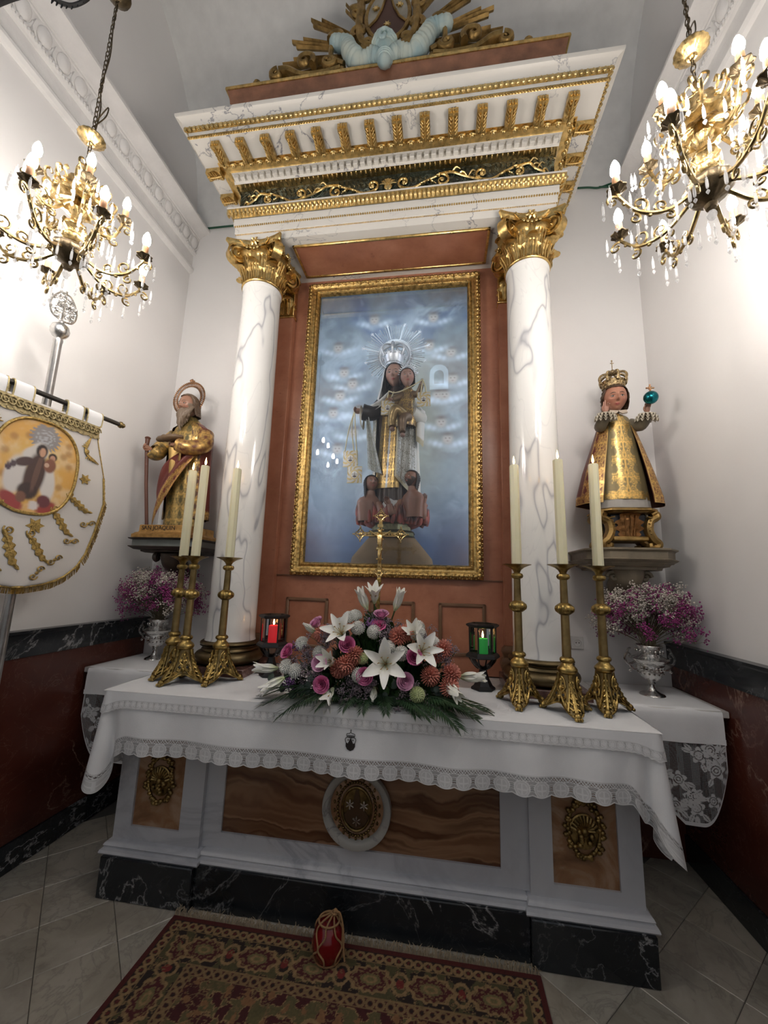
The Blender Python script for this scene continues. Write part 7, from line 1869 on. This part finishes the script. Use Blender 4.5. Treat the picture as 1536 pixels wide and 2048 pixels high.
bl((.085,.050,.045),-.02,-.20,.24,.52,-.12); bl((.055,.035,.035),-.12,-.55,.24,.18); bl((.085,.05,.05),-.30,.05,.22,.10,.3); bl((.16,.09,.07),.02,-.12,.07,.45,-.12)
bl((.04,.025,.025),.05,.36,.14,.15); bl((.60,.34,.22),.07,.33,.075,.10); bl((.05,.03,.025),.33,.28,.11,.09); bl((.58,.32,.22),.33,.25,.07,.07); bl((.26,.11,.07),.30,.08,.15,.16); bl((.60,.40,.30),.22,.08,.06,.05)
bl((.10,.07,.08),-.53,-.05,.07,.07); bl((.09,.06,.08),-.62,-.12,.07,.07); bl((.34,.05,.05),-.45,-.80,.30,.14,-.5); bl((.36,.07,.06),.38,-.85,.26,.12,.4); bl((.20,.09,.06),-.25,-.70,.12,.12); bl((.16,.05,.06),.30,-.72,.18,.14); bl((.72,.66,.64),.06,-.84,.13,.10)
o=mb.build('painted_medallion',PAINTED,bn,80); setcol(o,C)
m=MB(); m.tube([on(mc_[0]+sup(t,mx*1.02,mz*1.02)[0],mc_[1]+sup(t,mx*1.02,mz*1.02)[1],.008) for t in np.linspace(0,2*pi,73)[:-1]],.0075,7,closed=True); m.build('medallion_braid',THREAD,bn)
def star6(x,z,R,rot=.1):
    m=MB(); 
    for lv,(k,h) in enumerate(((1.,.004),(.72,.007),(.42,.010))):
        Pp=[]
        for q in range(12): rr_=R*k*(1 if q%2==0 else .55); t=q*pi/6+rot; Pp.append((rr_*cos(t),rr_*sin(t)))
        m.prism(Pp,.003,T(on(x,z,.001+h*.5))@Rx(pi/2))
    return m
for x,z,R in ((.215,2.03,.030),(.022,1.755,.040),(-.225,1.99,.03)): star6(x,z,R).build('gold_star',THREAD,bn,20)
def acan(x,z,s,rot,fl=1):
    m=MB(); c,sn=cos(rot),sin(rot)
    def w(a,b,d=.006): a*=fl; return on(x+s*(a*c-b*sn),z+s*(a*sn+b*c),d)
    m.tube([w((.020*(1-q/22)+.002)*cos(2.6+q*.42)-.028,(.020*(1-q/22)+.002)*sin(2.6+q*.42)+.062) for q in range(23)],.0036*s,5)
    sp_=catmull([(-.045,.058,0),(-.02,.02,0),(.0,-.02,0),(.022,-.065,0),(.055,-.095,0)],6); m.tube([w(p.x,p.y) for p in sp_],[lerp(.0085,.003,k/(len(sp_)-1))*s for k in range(len(sp_))],6,flat=.6)
    n_=len(sp_)-1
    def lf(u,v):
        i=min(n_-1,int(v*n_)); q=sp_[i].lerp(sp_[i+1],v*n_-i); t_=(sp_[i+1]-sp_[i]).normalized(); nx_,ny_=-t_.y,t_.x; e=(u-.5)*2
        w_=.021*sin(pi*min(1,v*.96+.02))**.7*(1-.25*v)*(1+.30*abs(e)*sin(v*pi*11)); return tuple(w(q.x+nx_*w_*e,q.y+ny_*w_*e,.004+.004*(1-e*e)))
    m.grid(lf,4,40)
    return m
for a in ((.205,1.905,.85,.55,1),(.140,1.80,.95,.25,1),(.045,1.665,.95,.15,1),(-.06,1.655,1.05,-.15,1),(-.18,1.80,.95,-.3,-1),(-.235,1.90,.8,-.5,-1)): acan(*a).build('embroidered_scroll',THREAD,bn)
def wing(x,z,s,rot):
    m=MB(); c,sn=cos(rot),sin(rot)
    def w(a,b,d=.006): return on(x+s*(a*c-b*sn),z+s*(a*sn+b*c),d)
    for sd in (-1,1):
        for k in range(6): m.tube([w(sd*.008,.0),w(sd*(.022+.004*k),.006+.008*k*.5),w(sd*(.030+.007*k),-.010+.011*k)],[.005*s,.006*s,.002*s],5,flat=.6)
    m.ball(w(0,.004,.008),(.011*s,.007,.012*s),8,6); return m
for a in ((.195,2.175,1.15,-1.15),(-.195,2.175,1.15,1.15)): wing(*a).build('cherub_appliq'.replace('appliq','applique'),THREAD,bn)
for x,z,r0 in ((.205,1.70,0),(.135,1.600,.5),(.06,1.535,.9),(.275,1.80,.2),(-.12,1.55,-.5)):
    m=MB(); 
    for s in (-1,1): m.tube([on(x+s*.022*cos(r0)+(.018*(1-q/16)+.002)*cos(q*.5*s),z+s*.022*sin(r0)+(.014*(1-q/16)+.002)*sin(q*.5*s),.006) for q in range(17)],.0034,5)
    m.ball(on(x,z,.006),(.008,.004,.008),6,5); m.build('embroidered_scroll',THREAD,bn)
# ================================================================ rug and votive jar
RX0,RX1,RY0,RY1=-1.205,.402,.95,1.962
ru=empty('oriental_rug',(CX,1.45,0),0,'dark red patterned oriental rug lying before the altar','rug')
nu,nv=420,265
mb=MB().grid(lambda u,v:(lerp(RX0,RX1,u)-CX,lerp(RY0,RY1,v)-1.45,.009+.0015*sin(u*40)*sin(v*30)*0),nu,nv)
P=np.array(mb.v); x=P[:,0]; y=P[:,1]+1.45; dx=np.minimum(x+CX-RX0,RX1-x-CX); dy=np.minimum(RY1-y,y-RY0+10); d=np.minimum(dx,RY1-y); onx_=(dx<RY1-y)
s=np.where(onx_,y-RY1,x)    # coordinate along the border
RED=np.array([[.085,.010,.008]]); DK=np.array([[.020,.010,.008]]); TAN=np.array([[.30,.19,.085]]); OL=np.array([[.085,.072,.028]]); MAR=np.array([[.060,.008,.009]])
C=np.tile(RED,(len(P),1))
def ringpat(per,c0,w):
    a=(s/per)%1-.5; b=(d-c0)/w; R=np.hypot(a*per/w,b); return (np.abs(R-.36)<.13),(R<.16)
m1=(d>.022)&(d<.065); C[m1]=DK; r1,r2=ringpat(.040,.0435,.042); C=np.where((m1&r1)[:,None],TAN,C); C=np.where((m1&r2)[:,None],RED*1.3,C)
m2=(d>=.065)&(d<.205); f=vnoise(np.c_[s,d],38.,7.,3); C=np.where((m2)[:,None],np.where((f>.53)[:,None],OL,DK),C)
per=.235; a=((s/per)%1-.5)*per; b=d-.135; th=np.arctan2(b,a); R=np.hypot(a/.085,b/.048); sc_=1+.10*np.cos(10*th)
C=np.where((m2&(R<sc_))[:,None],MAR*1.3,C); C=np.where((m2&(np.abs(R-sc_)<.11))[:,None],TAN,C); C=np.where((m2&(R<.48))[:,None],OL*2.0,C); C=np.where((m2&(np.abs(R-.25)<.08))[:,None],TAN,C)
C=np.where((m2&(R>.5)&(R<.9)&(np.sin(8*th)*np.sin(R*16)>.35))[:,None],TAN*.7,C)
a2=(((s/per)+.5)%1-.5)*per; R2=np.hypot(a2/.030,b/.042); C=np.where((m2&(np.abs(R2-1)<.16))[:,None],TAN,C); C=np.where((m2&(R2<.5))[:,None],RED*2.2,C)
C=np.where((m2&(np.abs(f-.5)<.018))[:,None],TAN*.8,C)
m3=(d>=.205)&(d<.245); C[m3]=MAR; r1,r2=ringpat(.038,.225,.04); C=np.where((m3&r1)[:,None],TAN*.8,C); C=np.where((m3&r2)[:,None],DK,C)
m4=d>=.245; f4=vnoise(np.c_[np.abs(x),y],26.,3.,4); f5=vnoise(np.c_[np.abs(x),y],30.,13.,3); C=np.where(m4[:,None],np.where((f4>.52)[:,None],OL*1.3,MAR),C); C=np.where((m4&(np.abs(f4-.52)<.022))[:,None],TAN,C); C=np.where((m4&(f5>.62))[:,None],np.array([[.24,.12,.05]]),C); C=np.where((m4&(np.abs(f5-.5)<.02))[:,None],TAN*.6,C)
R5=np.hypot((x)/.30,(y-1.45)/.2); t5=np.arctan2((y-1.45)/.2,x/.30); C=np.where((m4&(R5<.92+.07*np.cos(14*t5))&(f5>.45))[:,None],RED*1.2,C); C=np.where((m4&(np.abs(R5-.92-.07*np.cos(14*t5))<.035))[:,None],TAN,C); C=np.where((m4&(np.abs(R5-.45-.06*np.cos(8*t5))<.035))[:,None],TAN,C)
C=np.where(((np.abs(d-.065)<.003)|(np.abs(d-.205)<.003)|(np.abs(d-.245)<.003))[:,None],TAN*.8,C)
C*= (.55+.40*vnoise(P[:,:2],160.,1.,2))[:,None]
o=mb.build('rug_pile',vcol('rug_wool',.95,bump=.5),ru); setcol(o,C)
MB().box(RX0-CX,RX1-CX,RY0-1.45,RY1-1.45,.001,.0088).build('rug_backing',plain('rug_edge',(.06,.012,.010),.9),ru)
m=MB(); rg3=random.Random(2); xx=RX0
while xx<RX1:
    p=Vector((xx-CX,RY1-1.45,.006)); e=p+Vector((rg3.uniform(-.012,.012),rg3.uniform(.006,.018),rg3.uniform(.004,.030))); q_=e+Vector((rg3.uniform(-.012,.012),rg3.uniform(-.004,.004),rg3.uniform(-.012,.012)))
    m.tube([p,(p+e)/2+Vector((0,-.004,.008)),e,q_],[.0016,.0018,.0016,.001],4,cap=False); xx+=.0030
tag(m.build('fringe',plain('fringe_wool',(.30,.24,.16),.9),ru,60),kind='stuff')
jr=empty('votive_jar',(-.457,1.885,.0095),0,'red glass votive jar netted with rope standing on the rug','jar')
g=G('red_glass'); g.base((.16,.004,.006)).set(.08,0,Coat__Weight=.4); RG=g.m
m=MB(); m.lathe([(.035,0),(.050,.003),(.062,.025),(.067,.055),(.064,.085),(.052,.112),(.040,.126),(.040,.132),(.036,.132),(.035,.120)],32); m.build('glass_jar',RG,jr)
m=MB(); ROPE=plain('jute_rope',(.30,.17,.075),.9,bump=.6,bscale=200)
for k in range(8):
    a=2*pi*k/8; b=a+pi/8*(1 if k%2 else -1)
    m.tube(catmull([(.052*cos(a),.052*sin(a),.004),(.068*cos(a),.068*sin(a),.04),(.069*cos(b),.069*sin(b),.070),(.058*cos(a),.058*sin(a),.108),(.042*cos(a),.042*sin(a),.135),(.02,.0,.165)],5),.0035,6)
for z,R in ((.006,.052),(.135,.043)): m.tube([(R*cos(t),R*sin(t),z) for t in np.linspace(0,2*pi,25)[:-1]],.004,6,closed=True)
m.tube(catmull([(.02,0,.16),(.035,-.01,.175),(.05,-.01,.165),(.066,-.02,.12),(.072,-.03,.06),(.078,-.03,.02)],6),.0035,6); m.tube([(.022+.012*cos(t),.012*sin(t),.163) for t in np.linspace(0,2*pi,13)[:-1]],.0045,6,closed=True); m.ball((.024,0,.168),.010,8,6)
m.build('rope_net',ROPE,jr)
